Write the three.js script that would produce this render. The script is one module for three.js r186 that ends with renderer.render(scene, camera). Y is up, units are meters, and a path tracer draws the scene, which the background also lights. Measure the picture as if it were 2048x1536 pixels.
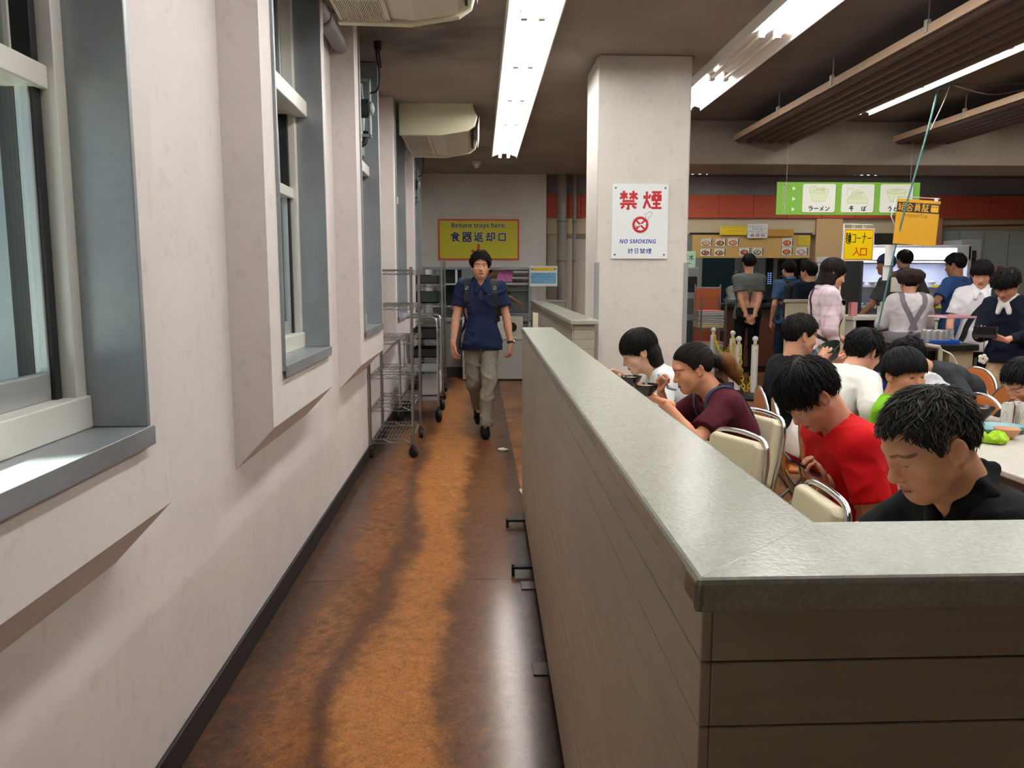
import * as THREE from 'three';
import { RoundedBoxGeometry } from 'three/addons/geometries/RoundedBoxGeometry.js';
import { mergeGeometries } from 'three/addons/utils/BufferGeometryUtils.js';
import { RectAreaLightUniformsLib } from 'three/addons/lights/RectAreaLightUniformsLib.js';

// ---------- camera, sky, exposure ----------
const scene = new THREE.Scene();
const FOCAL = 1600, EYE = 1.48, PITCH = THREE.MathUtils.degToRad(7.336), YAW = THREE.MathUtils.degToRad(2.378);
const camera = new THREE.PerspectiveCamera(2 * Math.atan(768 / FOCAL) * 180 / Math.PI, 4 / 3, 0.05, 100);
camera.rotation.order = 'YXZ';
camera.position.set(0, EYE, 0);
camera.rotation.set(-PITCH, -YAW, 0);
const renderer = new THREE.WebGLRenderer({ antialias: true });
renderer.toneMapping = THREE.LinearToneMapping;
renderer.toneMappingExposure = 1.0;
renderer.shadowMap.enabled = true;
RectAreaLightUniformsLib.init();
scene.background = new THREE.Color(0.55, 0.71, 0.92);   // bright hazy sky, seen only through the windows
scene.backgroundIntensity = 1.4;
const sun = new THREE.DirectionalLight(0xfff4e4, 60); sun.name = 'sun'; sun.position.set(-0.55 * 30, 30, 0.25 * 30); sun.castShadow = true; sun.shadow.mapSize.set(2048, 2048);
Object.assign(sun.shadow.camera, { left: -14, right: 14, top: 14, bottom: -14, near: 1, far: 80 }); scene.add(sun);
const LAMP_POWER = 12.5, TUBE_GLOW = 21;   // room light strength; what the eye sees of a tube

// ---------- small tools ----------
const V3 = (x, y, z) => new THREE.Vector3(x, y, z);
let seedState = 7;
function rnd(a = 0, b = 1) { seedState = (seedState * 1664525 + 1013904223) >>> 0; return a + (b - a) * seedState / 4294967296; }
const clamp = (x, a = 0, b = 1) => x < a ? a : x > b ? b : x;
const mix = (a, b, t) => a + (b - a) * t;
const sstep = (a, b, x) => { const t = clamp((x - a) / (b - a)); return t * t * (3 - 2 * t); };
function hash3(x, y, z) { let h = (x * 374761393 + y * 668265263 + z * 2147483647) | 0; h = Math.imul(h ^ (h >>> 13), 1274126177); h ^= h >>> 16; return (h >>> 0) / 4294967296; }
function noise3(x, y, z) {
  const xi = Math.floor(x), yi = Math.floor(y), zi = Math.floor(z); let fx = x - xi, fy = y - yi, fz = z - zi;
  fx = fx * fx * (3 - 2 * fx); fy = fy * fy * (3 - 2 * fy); fz = fz * fz * (3 - 2 * fz);
  const c = (i, j, k) => hash3(xi + i, yi + j, zi + k);
  return mix(mix(mix(c(0, 0, 0), c(1, 0, 0), fx), mix(c(0, 1, 0), c(1, 1, 0), fx), fy), mix(mix(c(0, 0, 1), c(1, 0, 1), fx), mix(c(0, 1, 1), c(1, 1, 1), fx), fy), fz);
}
function noiseT(x, y, p, s = 0) {               // value noise that repeats every p cells
  const xi = Math.floor(x), yi = Math.floor(y); let fx = x - xi, fy = y - yi;
  fx = fx * fx * (3 - 2 * fx); fy = fy * fy * (3 - 2 * fy);
  const m = (v) => ((v % p) + p) % p, c = (i, j) => hash3(m(xi + i), m(yi + j), s);
  return mix(mix(c(0, 0), c(1, 0), fx), mix(c(0, 1), c(1, 1), fx), fy);
}
const fbmT = (u, v, p, o = 4, s = 0) => { let a = 0, w = 0.5, n = 0; for (let i = 0; i < o; i++) { a += w * noiseT(u * p, v * p, p, s + i); n += w; w *= 0.5; p *= 2; } return a / n; };
const fbm3 = (x, y, z, o = 4) => { let a = 0, w = 0.5, n = 0; for (let i = 0; i < o; i++) { a += w * noise3(x, y, z); n += w; w *= 0.5; x *= 2.03; y *= 2.03; z *= 2.03; } return a / n; };
function tex(n, fn, srgb = true, repeat = 1) {    // fn(u, v) -> [r, g, b] 0..1
  const d = new Uint8Array(n * n * 4);
  for (let y = 0, i = 0; y < n; y++) for (let x = 0; x < n; x++, i += 4) { const c = fn(x / n, y / n); for (let k = 0; k < 3; k++) d[i + k] = clamp(c[k] ?? c[0]) * 255; d[i + 3] = 255; }
  const t = new THREE.DataTexture(d, n, n); t.magFilter = THREE.LinearFilter; t.minFilter = THREE.LinearMipmapLinearFilter; t.wrapS = t.wrapT = THREE.RepeatWrapping;
  if (srgb) t.colorSpace = THREE.SRGBColorSpace; t.repeat.set(repeat, repeat); t.needsUpdate = true; return t;
}
function drawn(w, h, paint) {                     // flat print on signs
  const c = document.createElement('canvas'); c.width = w; c.height = h; paint(c.getContext('2d'), w, h);
  const t = new THREE.CanvasTexture(c); t.colorSpace = THREE.SRGBColorSpace; return t;
}
const mat = (color, roughness = 0.6, extra = {}) => new THREE.MeshPhysicalMaterial({ color, roughness, ...extra });
const taken = {};
function numbered(name) { const n = taken[name] = (taken[name] ?? -1) + 1; return n ? name + '_' + String(n).padStart(3, '0') : name; }
function join(gs) {
  gs = [].concat(gs).map((g) => { g = g.index ? g.toNonIndexed() : g.clone(); for (const k of Object.keys(g.attributes)) if (!['position', 'normal', 'uv', 'color'].includes(k)) g.deleteAttribute(k); return g; });
  if (gs.some((g) => !g.attributes.color)) gs.forEach((g) => g.deleteAttribute('color'));
  if (gs.some((g) => !g.attributes.uv)) gs.forEach((g) => g.deleteAttribute('uv'));
  return gs.length > 1 ? mergeGeometries(gs) : gs[0];
}
function part(name, gs, m, parent, label) {
  const o = new THREE.Mesh(Array.isArray(gs) ? join(gs) : gs, m); o.name = name; o.castShadow = o.receiveShadow = true;
  if (label) o.userData.label = label;
  (parent ?? scene).add(o); return o;
}
function tag(o, label, category, group) { o.name = numbered(o.name); Object.assign(o.userData, { label, category }); if (group) o.userData.group = group; return o; }
function thing(name, label, category, [x, y, z] = [0, 0, 0], turn = 0, group) {
  const o = new THREE.Group(); o.name = name; scene.add(o); tag(o, label, category, group); o.position.set(x, y, z); o.rotation.y = turn; return o;
}
function struct(name, gs, m, parent) {
  const o = part(name, gs, m, parent); if (!parent) { o.name = numbered(name); o.userData.kind = 'structure'; } return o;
}
function structGroup(name, [x, y, z] = [0, 0, 0], turn = 0) { const o = new THREE.Group(); o.name = numbered(name); o.userData.kind = 'structure'; o.position.set(x, y, z); o.rotation.y = turn; scene.add(o); return o; }
function again(root, [x, y, z], turn, label, group) {   // a copy with its parts
  const r = root.clone(); const base = root.name.replace(/_\d{3}$/, ''); r.name = numbered(base); r.userData = { ...root.userData }; if (label) r.userData.label = label; if (group) r.userData.group = group;
  r.position.set(x, y, z); r.rotation.y = turn ?? root.rotation.y; scene.add(r); return r;
}
function metricUV(g) {                            // uv in metres by the way each face points
  const p = g.attributes.position, n = g.attributes.normal, uv = new Float32Array(p.count * 2);
  for (let i = 0; i < p.count; i++) {
    const ax = Math.abs(n.getX(i)), ay = Math.abs(n.getY(i)), az = Math.abs(n.getZ(i)), x = p.getX(i), y = p.getY(i), z = p.getZ(i);
    if (ay >= ax && ay >= az) { uv[2 * i] = x; uv[2 * i + 1] = z; } else if (ax >= az) { uv[2 * i] = z; uv[2 * i + 1] = y; } else { uv[2 * i] = x; uv[2 * i + 1] = y; }
  }
  g.setAttribute('uv', new THREE.BufferAttribute(uv, 2)); return g;
}
function bx(x0, x1, y0, y1, z0, z1, r = 0) {      // box by its faces, edges rounded by r
  const w = x1 - x0, h = y1 - y0, d = z1 - z0;
  const g = r ? new RoundedBoxGeometry(w, h, d, r > 0.012 ? 3 : 1, Math.min(r, w / 2.01, h / 2.01, d / 2.01)) : new THREE.BoxGeometry(w, h, d);
  g.translate((x0 + x1) / 2, (y0 + y1) / 2, (z0 + z1) / 2); return metricUV(g.index ? g.toNonIndexed() : g);
}
const cyl = (r0, r1, h, x, y, z, n = 20) => new THREE.CylinderGeometry(r1, r0, h, n).translate(x, y + h / 2, z);
function rod(a, b, r, n = 8, r2 = r) {            // bar from a to b
  a = Array.isArray(a) ? V3(...a) : a; b = Array.isArray(b) ? V3(...b) : b; const d = b.clone().sub(a), L = d.length();
  const g = new THREE.CylinderGeometry(r2, r, L, n); g.translate(0, L / 2, 0); g.applyQuaternion(new THREE.Quaternion().setFromUnitVectors(V3(0, 1, 0), d.normalize())); g.translate(a.x, a.y, a.z); return g;
}
function tube(points, r, seg = 24, n = 8, closed = false) { return new THREE.TubeGeometry(new THREE.CatmullRomCurve3(points.map((p) => V3(...p)), closed, 'catmullrom', 0.5), seg, r, n, closed); }
const lathe = (pts, n = 32) => new THREE.LatheGeometry(pts.map(([x, y]) => new THREE.Vector2(x, y)), n);
const ball = (r, x, y, z, n = 16) => new THREE.SphereGeometry(r, n, Math.max(6, n * 0.7 | 0)).translate(x, y, z);
function prism(pts, depth, bevel = 0) {           // outline in x, y, thickness along z from 0
  const s = new THREE.Shape(pts.map(([x, y]) => new THREE.Vector2(x, y)));
  return new THREE.ExtrudeGeometry(s, { depth: depth - 2 * bevel, bevelEnabled: bevel > 0, bevelSize: bevel, bevelThickness: bevel, bevelSegments: 2, steps: 1 }).translate(0, 0, bevel);
}
function quadUV(w, h) { return new THREE.PlaneGeometry(w, h); }
function poly(faces) {                            // flat faces given by corner lists
  const p = []; for (const f of faces) for (let i = 1; i + 1 < f.length; i++) p.push(...f[0], ...f[i], ...f[i + 1]);
  const g = new THREE.BufferGeometry(); g.setAttribute('position', new THREE.Float32BufferAttribute(p, 3)); g.computeVertexNormals(); return metricUV(g);
}
function printed(name, w, h, d, map, sideMat, parent, rough = 0.5) {   // a board with print on its front (+z)
  const b = part(name, bx(-w / 2, w / 2, -h / 2, h / 2, -d, 0), sideMat, parent);
  const f = part('print', new THREE.PlaneGeometry(w, h).translate(0, 0, 0.0015), mat(0xffffff, rough, { map }), b); return [b, f];
}
// ---------- lettering drawn stroke by stroke on a 100 x 100 cell ----------
const ITO = '24,5 10,26 26,32;38,22 12,50;10,50 42,46;26,50 26,95;12,64 6,86;38,62 44,80';
const STROKES = {
  口: '18,16 18,90;18,18 82,18 82,90;18,84 82,84', 日: '25,10 25,92;25,12 75,12 75,92;25,50 75,50;25,88 75,88', 入: '38,10 52,14 50,40 38,66 10,92;50,30 62,62 92,92',
  禁: '5,22 45,22;25,5 25,50;25,24 6,46;26,26 44,42;53,22 97,22;75,5 75,50;74,26 56,46;76,26 97,48;18,58 82,58;6,72 94,72;50,72 50,97 40,95;28,80 12,94;70,80 90,94',
  煙: '22,8 22,50 6,95;8,28 12,46;40,24 32,44;24,56 42,92;48,12 98,12;64,12 64,30;82,12 82,30;52,29 94,29 94,52 52,52 52,29;64,28 64,52;82,28 82,52;73,52 73,92;54,71 94,71;46,92 100,92',
  終: ITO + ';68,5 52,36;62,20 90,20 72,44 48,60;60,24 78,44 98,58;66,66 84,74;58,82 84,94',
  食: '50,4 30,22 5,36;52,6 72,22 96,36;50,18 50,32;28,34 74,34 74,64;28,48 74,48;28,62 74,62;28,34 28,92 48,84;50,64 64,82 94,96;78,70 62,80',
  器: '10,6 42,6 42,28 10,28 10,6;58,6 90,6 90,28 58,28 58,6;4,46 96,46;50,30 46,46 6,64;54,46 94,64;70,32 80,40;10,70 42,70 42,95 10,95 10,70;58,70 90,70 90,95 58,95 58,70',
  返: '10,8 22,18;4,38 22,38 20,70 6,88;20,74 40,92 98,94;38,14 92,12;44,14 42,50 34,78;46,34 82,34 68,62 44,80;54,46 70,66 92,78',
  却: '8,22 50,22;29,5 29,44;4,44 54,44;28,46 10,84 46,78;40,66 52,90;62,12 92,12 90,68 78,66;62,12 62,96',
  組: ITO + ';58,10 90,10 90,90;58,10 58,90;58,36 90,36;58,62 90,62;48,92 100,92', 合: '50,4 30,26 5,44;50,6 72,26 96,44;32,46 68,46;22,62 78,62 78,94;22,62 22,94;22,92 78,92',
  員: '28,6 72,6 72,24 28,24 28,6;22,34 78,34 78,78 22,78 22,34;22,48 78,48;22,63 78,63;38,80 16,96;62,80 86,96', 証: '6,20 44,20;12,6 38,6;10,34 40,34;10,48 40,48;10,62 40,62 40,90 10,90 10,62;50,12 98,12;74,12 74,90;74,48 94,48;56,42 56,90;46,92 100,92',
  麺: '4,12 46,12;25,3 25,34;8,23 42,23;2,34 48,34;22,36 6,60;18,46 40,46 26,68 6,82;14,54 34,78;22,82 40,94 98,96;54,10 98,10;74,10 70,24;56,24 96,24 96,84 56,84 56,24;68,24 68,84;84,24 84,84;68,44 84,44;68,62 84,62',
  水: '50,5 50,95 40,90;10,32 40,32 30,58 8,82;88,22 60,46;54,38 68,68 94,88', お: '10,28 60,28;34,8 34,84 22,90 14,78 34,56 66,50 82,66 70,86 52,86;74,18 90,30',
  コ: '15,20 85,20 85,85;15,82 85,82', ー: '8,50 92,50', ナ: '8,36 92,36;54,6 52,50 26,94', ラ: '20,14 80,14;10,40 90,40 78,68 32,94', メ: '76,8 58,52 14,92;26,34 78,80', ン: '14,20 34,34;12,88 52,74 90,24',
  そ: '22,10 78,10 14,46 86,44 52,60 48,80 70,94', ば: '14,12 12,60 20,92;34,38 88,36;64,12 64,80 50,90 38,80 52,68 88,84;80,6 86,18;92,4 98,16', う: '36,8 66,16;16,40 58,30 80,46 70,76 38,96',
  ど: '28,10 36,44;82,28 30,54 22,76 40,90 84,88;78,6 84,18;92,4 98,16', ん: '48,6 12,94 36,56 52,60 58,90 76,88 94,60',
};
function brush(c, text, x, y, size, color, weight = 0.11, edge, gap = 1.08, narrow = 1) {
  c.save(); c.lineJoin = 'round'; c.lineCap = 'butt';
  for (const [w, col] of edge ? [[weight + edge[1], edge[0]], [weight, color]] : [[weight, color]]) {
    c.strokeStyle = col; c.lineWidth = w * size; c.beginPath();
    [...text].forEach((ch, i) => (STROKES[ch] ?? '').split(';').forEach((s) => s && s.split(' ').forEach((pt, k) => { const [a, b] = pt.split(',').map(Number), X = x + (i * gap + a / 100) * size * narrow, Y = y + b / 100 * size; k ? c.lineTo(X, Y) : c.moveTo(X, Y); })));
    c.stroke();
  }
  c.restore();
}
function scribble(c, x, y, w, h, color, s = 1) {   // a line of print too small to read
  let q = s; const r = () => (q = (q * 16807) % 2147483647) / 2147483647; c.strokeStyle = color; c.lineWidth = Math.max(1, h * 0.16); c.beginPath();
  for (let a = x; a < x + w; a += h * 0.95) for (let k = 0; k < 4; k++) { const X = a + r() * h * 0.7, Y = y + r() * h; c.moveTo(X, Y); r() > 0.5 ? c.lineTo(X + h * 0.35 * r(), Y) : c.lineTo(X, Math.min(y + h, Y + h * 0.5)); }
  c.stroke();
}
function rrect(c, x, y, w, h, r, fill) { c.beginPath(); c.moveTo(x + r, y); c.arcTo(x + w, y, x + w, y + h, r); c.arcTo(x + w, y + h, x, y + h, r); c.arcTo(x, y + h, x, y, r); c.arcTo(x, y, x + w, y, r); c.closePath(); c.fillStyle = fill; c.fill(); }
function word(c, text, x, y, size, color, edge, font = 'bold', align = 'center') { c.font = font + ' ' + size + 'px sans-serif'; c.textAlign = align; c.textBaseline = 'middle'; if (edge) { c.strokeStyle = edge; c.lineWidth = size * 0.11; c.lineJoin = 'round'; c.strokeText(text, x, y); } c.fillStyle = color; c.fillText(text, x, y); }
// ---------- surfaces ----------
const plasterMap = tex(512, (u, v) => { const n = 0.955 + 0.06 * (fbmT(u, v, 6, 5, 3) - 0.5) + 0.02 * (fbmT(u, v, 128, 2, 9) - 0.5); const s = fbmT(u, v, 24, 3, 31) > 0.73 ? 0.025 : 0; return [n - s, n - s * 1.1, n - s * 1.3]; }, true, 0.8);
const plasterBump = tex(256, (u, v) => [fbmT(u, v, 32, 3, 5)], false, 1.5);
const wallMat = mat(0xe2dad7, 0.62, { map: plasterMap, bumpMap: plasterBump, bumpScale: 0.0004 });
const ceilMap = tex(512, (u, v) => { const n = 0.9 + 0.2 * (fbmT(u, v, 5, 5, 11) - 0.5), sp = (noiseT(u * 256, v * 256, 256, 2) - 0.5) * 0.08; return [n + sp, n + sp, n + sp * 0.9]; }, true, 0.45);
const ceilMat = mat(0xa0958a, 0.95, { map: ceilMap, vertexColors: true });
const ceilPlain = mat(0x9c9185, 0.95, { map: ceilMap });
const steelMap = tex(256, (u, v) => { const n = 0.88 + 0.03 * (noiseT(u * 128, v * 128, 128, 1) - 0.5) + 0.2 * (fbmT(u, v, 5, 5, 8) - 0.5); return [n, n, n * 1.01]; }, true, 0.7);
const steelMat = mat(0xa9afb2, 0.36, { metalness: 0.4, map: steelMap });
const aluMat = mat(0xb9bcbc, 0.42, { metalness: 0.55 });
const aluWhite = mat(0xdad8d0, 0.4, { metalness: 0.1 });
const chrome = mat(0xd4d6d8, 0.16, { metalness: 1 });
const wireSteel = mat(0x9a9c99, 0.3, { metalness: 0.95 });
const darkRubber = mat(0x16161a, 0.6);
const blackMat = mat(0x0c0c0e, 0.5);
const glassMat = new THREE.MeshPhysicalMaterial({ color: 0xdfe9ea, roughness: 0.02, transmission: 1, thickness: 0, ior: 1.5 });
const frostMat = new THREE.MeshPhysicalMaterial({ color: 0xb4bcc2, roughness: 0.55, transmission: 0.85, thickness: 0, ior: 1.5 });
const CEIL = 3.15, XL = -0.93, XR = 9.6, ZF = -13.0, ZB = 4.2;

// ---------- floor: worn vinyl, the dirt in it is blotchy and lies along the walking line ----------
{
  const x0 = XL - 0.02, x1 = XR, z0 = -18, z1 = ZB, g = new THREE.PlaneGeometry(1, 1, 10, 10);
  const build = (xa, xb, step, za = z0, zb = z1) => {
    const nx = Math.ceil((xb - xa) / step), nz = Math.ceil((zb - za) / step), p = [], c = [], uv = [], id = [], nn = [];
    const clean = [0.66, 0.27, 0.075], brown = [0.20, 0.082, 0.036], grime = [0.055, 0.036, 0.030];
    for (let j = 0; j <= nz; j++) for (let i = 0; i <= nx; i++) {
      const x = mix(xa, xb, i / nx), z = mix(za, zb, j / nz);
      const warp = 0.26 * (fbm3(x * 2.2, 1.3, z * 0.7, 4) - 0.5) + 0.12 * (fbm3(x * 6, 7.7, z * 3, 3) - 0.5);
      const grain = (fbm3(x * 34, 3.1, z * 22, 3) - 0.5) * 0.8 + (fbm3(x * 90, 6.1, z * 70, 2) - 0.5) * 0.5, blot = (fbm3(x * 5, 5, z * 2.1, 4) - 0.5) + 0.7 * (fbm3(x * 4, 11, z * 11, 4) - 0.5);
      let worn, dirty;
      if (x < 0.29) {                              // the corridor: clean track where people walk, grime at both sides
        const t = x + warp * 1.25 + 0.27;
        worn = sstep(0.23, 0.06, Math.abs(t)); const second = sstep(0.14, 0.05, Math.abs(t + 0.34)) * 0.32;
        worn = clamp(worn + second + grain * 0.9 + blot * 0.6 - 0.02);
        dirty = clamp(sstep(-0.70, -0.84, x + warp * 0.4) * 0.85 + sstep(0.10, 0.24, x + warp * 0.3) * 0.8 + sstep(0.12, 0.0, Math.abs(t + 0.2)) * 0.4 + grain * 1.1 + blot * 0.8 - 0.05);
      } else { worn = clamp(0.42 + blot * 1.4 + grain * 0.5); dirty = clamp(0.2 + blot * 0.9 + grain * 0.5); }
      const speck = (hash3(i, j, 77) - 0.5) * 0.1;
      for (let k = 0; k < 3; k++) c.push(Math.max(0.01, mix(mix(brown[k], clean[k], worn), grime[k], dirty * (1 - 0.75 * worn)) * (1 + speck)));
      p.push(x, 0, z); uv.push(x, z); nn.push(0, 1, 0);
      if (i < nx && j < nz) { const a = j * (nx + 1) + i, b = a + nx + 1; id.push(a, b, a + 1, b, b + 1, a + 1); }
    }
    const q = new THREE.BufferGeometry(); q.setAttribute('position', new THREE.Float32BufferAttribute(p, 3)); q.setAttribute('normal', new THREE.Float32BufferAttribute(nn, 3)); q.setAttribute('uv', new THREE.Float32BufferAttribute(uv, 2)); q.setAttribute('color', new THREE.Float32BufferAttribute(c, 3)); q.setIndex(id); return q;
  };
  const chips = tex(1024, (u, v) => { const a = noiseT(u * 256, v * 256, 256, 4), b = noiseT(u * 512, v * 512, 512, 5), c = fbmT(u, v, 40, 3, 8); const n = 0.86 + 0.22 * (a - 0.5) + 0.26 * (b - 0.5) + 0.2 * (c - 0.5) - (a > 0.9 ? 0.22 : 0); return [n, n * 0.985, n * 0.96]; }, true, 1.1);
  const rough = tex(512, (u, v) => { const a = fbmT(u, v, 8, 5, 21), b = fbmT(u, v, 64, 2, 4); const n = 0.5 + 0.16 * (a - 0.5) + 0.12 * (b - 0.5); return [n, n, n]; }, false, 0.7);
  const bump = tex(512, (u, v) => [0.7 * fbmT(u, v, 10, 3, 2) + 0.3 * fbmT(u, v, 90, 2, 6)], false, 1.0);
  const floorMat = mat(0xffffff, 0.8, { vertexColors: true, map: chips, roughnessMap: rough, bumpMap: bump, bumpScale: 0.003, clearcoat: 0.42, clearcoatRoughness: 0.17, specularIntensity: 0.15 });
  const fl = structGroup('floor');
  part('slab', bx(x0 - 0.6, x1 + 0.1, -0.2, -0.004, z0 - 0.1, z1 + 0.3), mat(0x777068, 0.9), fl);
  const seams = [4.2, 2.3, 0.4, -1.6, -3.85, -5.55, -7.2, -8.45, -10.2, -13];  // welded seams across the corridor
  for (let i = 0; i + 1 < seams.length; i++) part('vinyl_sheet', build(x0, 0.3, 0.0115, seams[i + 1] + 0.002, seams[i] - 0.002), floorMat, fl);
  part('vinyl_sheet', build(0.3, x1, 0.11), floorMat, fl);
  part('vinyl_sheet', build(x0, 0.3, 0.11, z0, -13), floorMat, fl);
}
// ---------- ceiling with soot stains round the fans ----------
{
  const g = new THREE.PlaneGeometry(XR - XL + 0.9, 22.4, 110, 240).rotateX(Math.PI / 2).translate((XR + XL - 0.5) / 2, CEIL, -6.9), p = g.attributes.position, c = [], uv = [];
  for (let i = 0; i < p.count; i++) {
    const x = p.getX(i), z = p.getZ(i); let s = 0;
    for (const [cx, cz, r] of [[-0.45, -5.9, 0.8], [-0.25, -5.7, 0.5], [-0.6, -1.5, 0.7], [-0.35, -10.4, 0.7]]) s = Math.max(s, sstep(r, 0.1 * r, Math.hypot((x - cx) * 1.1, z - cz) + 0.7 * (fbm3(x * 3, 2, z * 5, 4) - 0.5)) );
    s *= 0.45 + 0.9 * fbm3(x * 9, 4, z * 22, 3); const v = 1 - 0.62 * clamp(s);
    if (x > 1.93) c.push(v * 0.5, v * 0.52, v * 0.55); else c.push(v, v, v); uv.push(x, z);  // dimness right of the second strip is painted into the ceiling colour
  }
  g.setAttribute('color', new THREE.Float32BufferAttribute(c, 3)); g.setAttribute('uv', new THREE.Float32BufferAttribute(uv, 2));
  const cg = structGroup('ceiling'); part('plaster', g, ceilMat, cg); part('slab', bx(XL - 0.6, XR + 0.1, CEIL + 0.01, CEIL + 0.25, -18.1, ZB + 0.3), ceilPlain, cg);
}
// ---------- shell ----------
const greyWall = mat(0xdedad4, 0.7, { map: plasterMap, bumpMap: plasterBump, bumpScale: 0.001 });
struct('wall_rear', bx(XL - 0.6, XR + 0.1, 0, CEIL, ZB, ZB + 0.2), wallMat);
struct('wall_right', bx(XR, XR + 0.2, 0, CEIL, -18, ZB), wallMat);
// ---------- left wall with its window boxes ----------
const PERIOD = 2.285, BOXW = 1.26, XB = -0.78, XW = XL, SILL = 1.145, boxes = [];
for (let k = -2; k <= 4; k++) boxes.push(-3.03 - (k - 1) * PERIOD - 0.0);   // near edge z of each box
{
  const wl = structGroup('wall_left'), shell = [], WX = -1.3;
  // plain wall between, below; holes where the windows are
  const spans = []; let z = ZB + 0.2;
  for (const b of boxes) { spans.push([z, b - 0.14]); z = b - 0.14 - 0.99; }
  spans.push([z, -18]);
  for (const [a, b] of spans) shell.push(bx(WX, XW, 0, CEIL, b, a));
  for (const b of boxes) shell.push(bx(WX, XW, 0, SILL - 0.03, b - 0.14 - 0.99, b - 0.14));
  part('plaster', shell, wallMat, wl);
  for (const b of boxes) {                         // box: front face with opening, two cheeks, sloping underside
    const n = b, f = b - BOXW, o0 = b - 0.165, o1 = b - 1.135, y0 = 0.925, y1 = 0.765, t = CEIL - 0.004;
    part('window_box', poly([
      [[XB, y0, n], [XB, t, n], [XW, t, n], [XW, y1, n]].reverse(), [[XB, y0, f], [XB, t, f], [XW, t, f], [XW, y1, f]],
      [[XB, y0, n], [XW, y1, n], [XW, y1, f], [XB, y0, f]].reverse(),
      [[XB, y0, n], [XB, y0, f], [XB, SILL, f], [XB, SILL, n]], [[XB, SILL, n], [XB, SILL, o0], [XB, t, o0], [XB, t, n]], [[XB, SILL, o1], [XB, SILL, f], [XB, t, f], [XB, t, o1]].slice(),
    ]), wallMat, wl);
  }
  struct('baseboard_left', bx(XL, XL + 0.014, 0, 0.105, -13, ZB, 0.004), mat(0x1d1a19, 0.5));
}
// ---------- windows ----------
const meshDark = mat(0x2a2d2e, 0.8), gasket = mat(0x1a1c1d, 0.6);
boxes.forEach((b, i) => {
  const w = structGroup('window_' + (i + 1)), o0 = b - 0.165, o1 = b - 1.135, yT = CEIL - 0.01, t = 0.02, XO = -1.27, XF = -0.90;
  const liner = [];                               // steel lining of the opening
  part('steel_jamb', bx(XF - 0.02, XB + 0.012, SILL, yT, o0 - t, o0, 0.003), steelMat, w);
  part('steel_jamb', bx(XF - 0.02, XB + 0.012, SILL, yT, o1, o1 + t, 0.003), steelMat, w);
  part('steel_sill', [bx(XF - 0.03, XB + 0.014, SILL - 0.022, SILL, o1, o0, 0.003), bx(XB + 0.0142, XB + 0.02, SILL - 0.045, SILL + 0.001, o1 - 0.005, o0 + 0.005, 0.002)], steelMat, w);
  // aluminium frame behind the lining
  const f0 = o0 - t, f1 = o1 + t;
  part('frame', [bx(-1.02, XF, SILL, yT, f0 - 0.045, f0, 0.003), bx(-1.02, XF, SILL, yT, f1, f1 + 0.045, 0.003), bx(-1.03, XF + 0.01, SILL, SILL + 0.075, f1, f0, 0.004), bx(-1.29, -1.0, SILL - 0.03, SILL + 0.02, f1, f0)], aluWhite, w);
  part('transom', [bx(-1.0, XF + 0.055, 2.285, 2.36, f1, f0, 0.006)], aluWhite, w);
  const sash = (name, x, za, zb, ya, yb, m, gm) => {
    const s = part(name, [bx(x - 0.015, x + 0.015, ya, yb, za - 0.035, za, 0.003), bx(x - 0.015, x + 0.015, ya, yb, zb, zb + 0.035, 0.003), bx(x - 0.015, x + 0.015, ya, ya + 0.06, zb, za, 0.003), bx(x - 0.015, x + 0.015, yb - 0.04, yb, zb, za, 0.003)], m, w);
    part('pane', bx(x - 0.003, x + 0.003, ya + 0.05, yb - 0.03, zb + 0.03, za - 0.03), gm, s);
  };
  sash('lower_sash', -0.955, f0 - 0.045, f1 + 0.045, SILL + 0.075, 1.93, aluMat, glassMat);
  sash('upper_sash', -0.985, f0 - 0.045, f1 + 0.045, 1.885, 2.285, aluWhite, glassMat);
  part('meeting_rail', bx(-0.975, -0.915, 1.885, 1.935, f1 + 0.045, f0 - 0.045, 0.004), aluWhite, w);
  part('track', [bx(-1.01, -0.925, SILL + 0.06, 2.285, f0 - 0.085, f0 - 0.05, 0.002), bx(-1.01, -0.93, SILL + 0.06, 2.285, f1 + 0.05, f1 + 0.075, 0.002)], gasket, w);
  sash('transom_light', -0.965, f0 - 0.045, f1 + 0.045, 2.36, yT, aluMat, glassMat);
  part('insect_screen', bx(-1.012, -1.008, 1.93, yT, f1, f0), mat(0x3a3d3f, 0.85), w);
  const lining = part('steel_jamb', [bx(XO, -1.02, SILL, yT, f0, f0 + 0.02), bx(XO, -1.02, SILL, yT, f1 - 0.02, f1)], steelMat, w);
});
// outside: pale wall across a yard, height and end shaped to block the sun
struct('exterior_wall', bx(-6.2, -5.5, -1, 11, -28, 0.62), mat(0xc6c3bd, 0.7, { map: ceilMap }));
struct('exterior_ground', bx(-9, -1.3, -0.3, -0.1, -28, 12), mat(0x9a9890, 0.9));
// ---------- sign wall at the end of the corridor, with the tray hatch ----------
{
  const w = structGroup('wall_end'), z0 = -13.15, z1 = -12.9;
  part('plaster', [bx(-0.95, 1.08, 1.68, CEIL, z0, z1), bx(-0.95, -0.86, 0, 1.68, z0, z1), bx(0.83, 1.08, 0, 1.68, z0, z1), bx(-0.86, 0.83, 0, 0.86, z0, z1)], greyWall, w);
  part('hatch_frame', [bx(-0.88, 0.85, 1.66, 1.70, -12.92, -12.86, 0.004), bx(-0.88, -0.84, 0.86, 1.68, -12.92, -12.86, 0.004), bx(0.8, 0.85, 0.86, 1.68, -12.92, -12.86, 0.004)], steelMat, w);
  struct('baseboard_end', bx(-0.93, 1.08, 0, 0.1, -12.9, -12.885), mat(0x1d1a19, 0.5));
}
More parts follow.
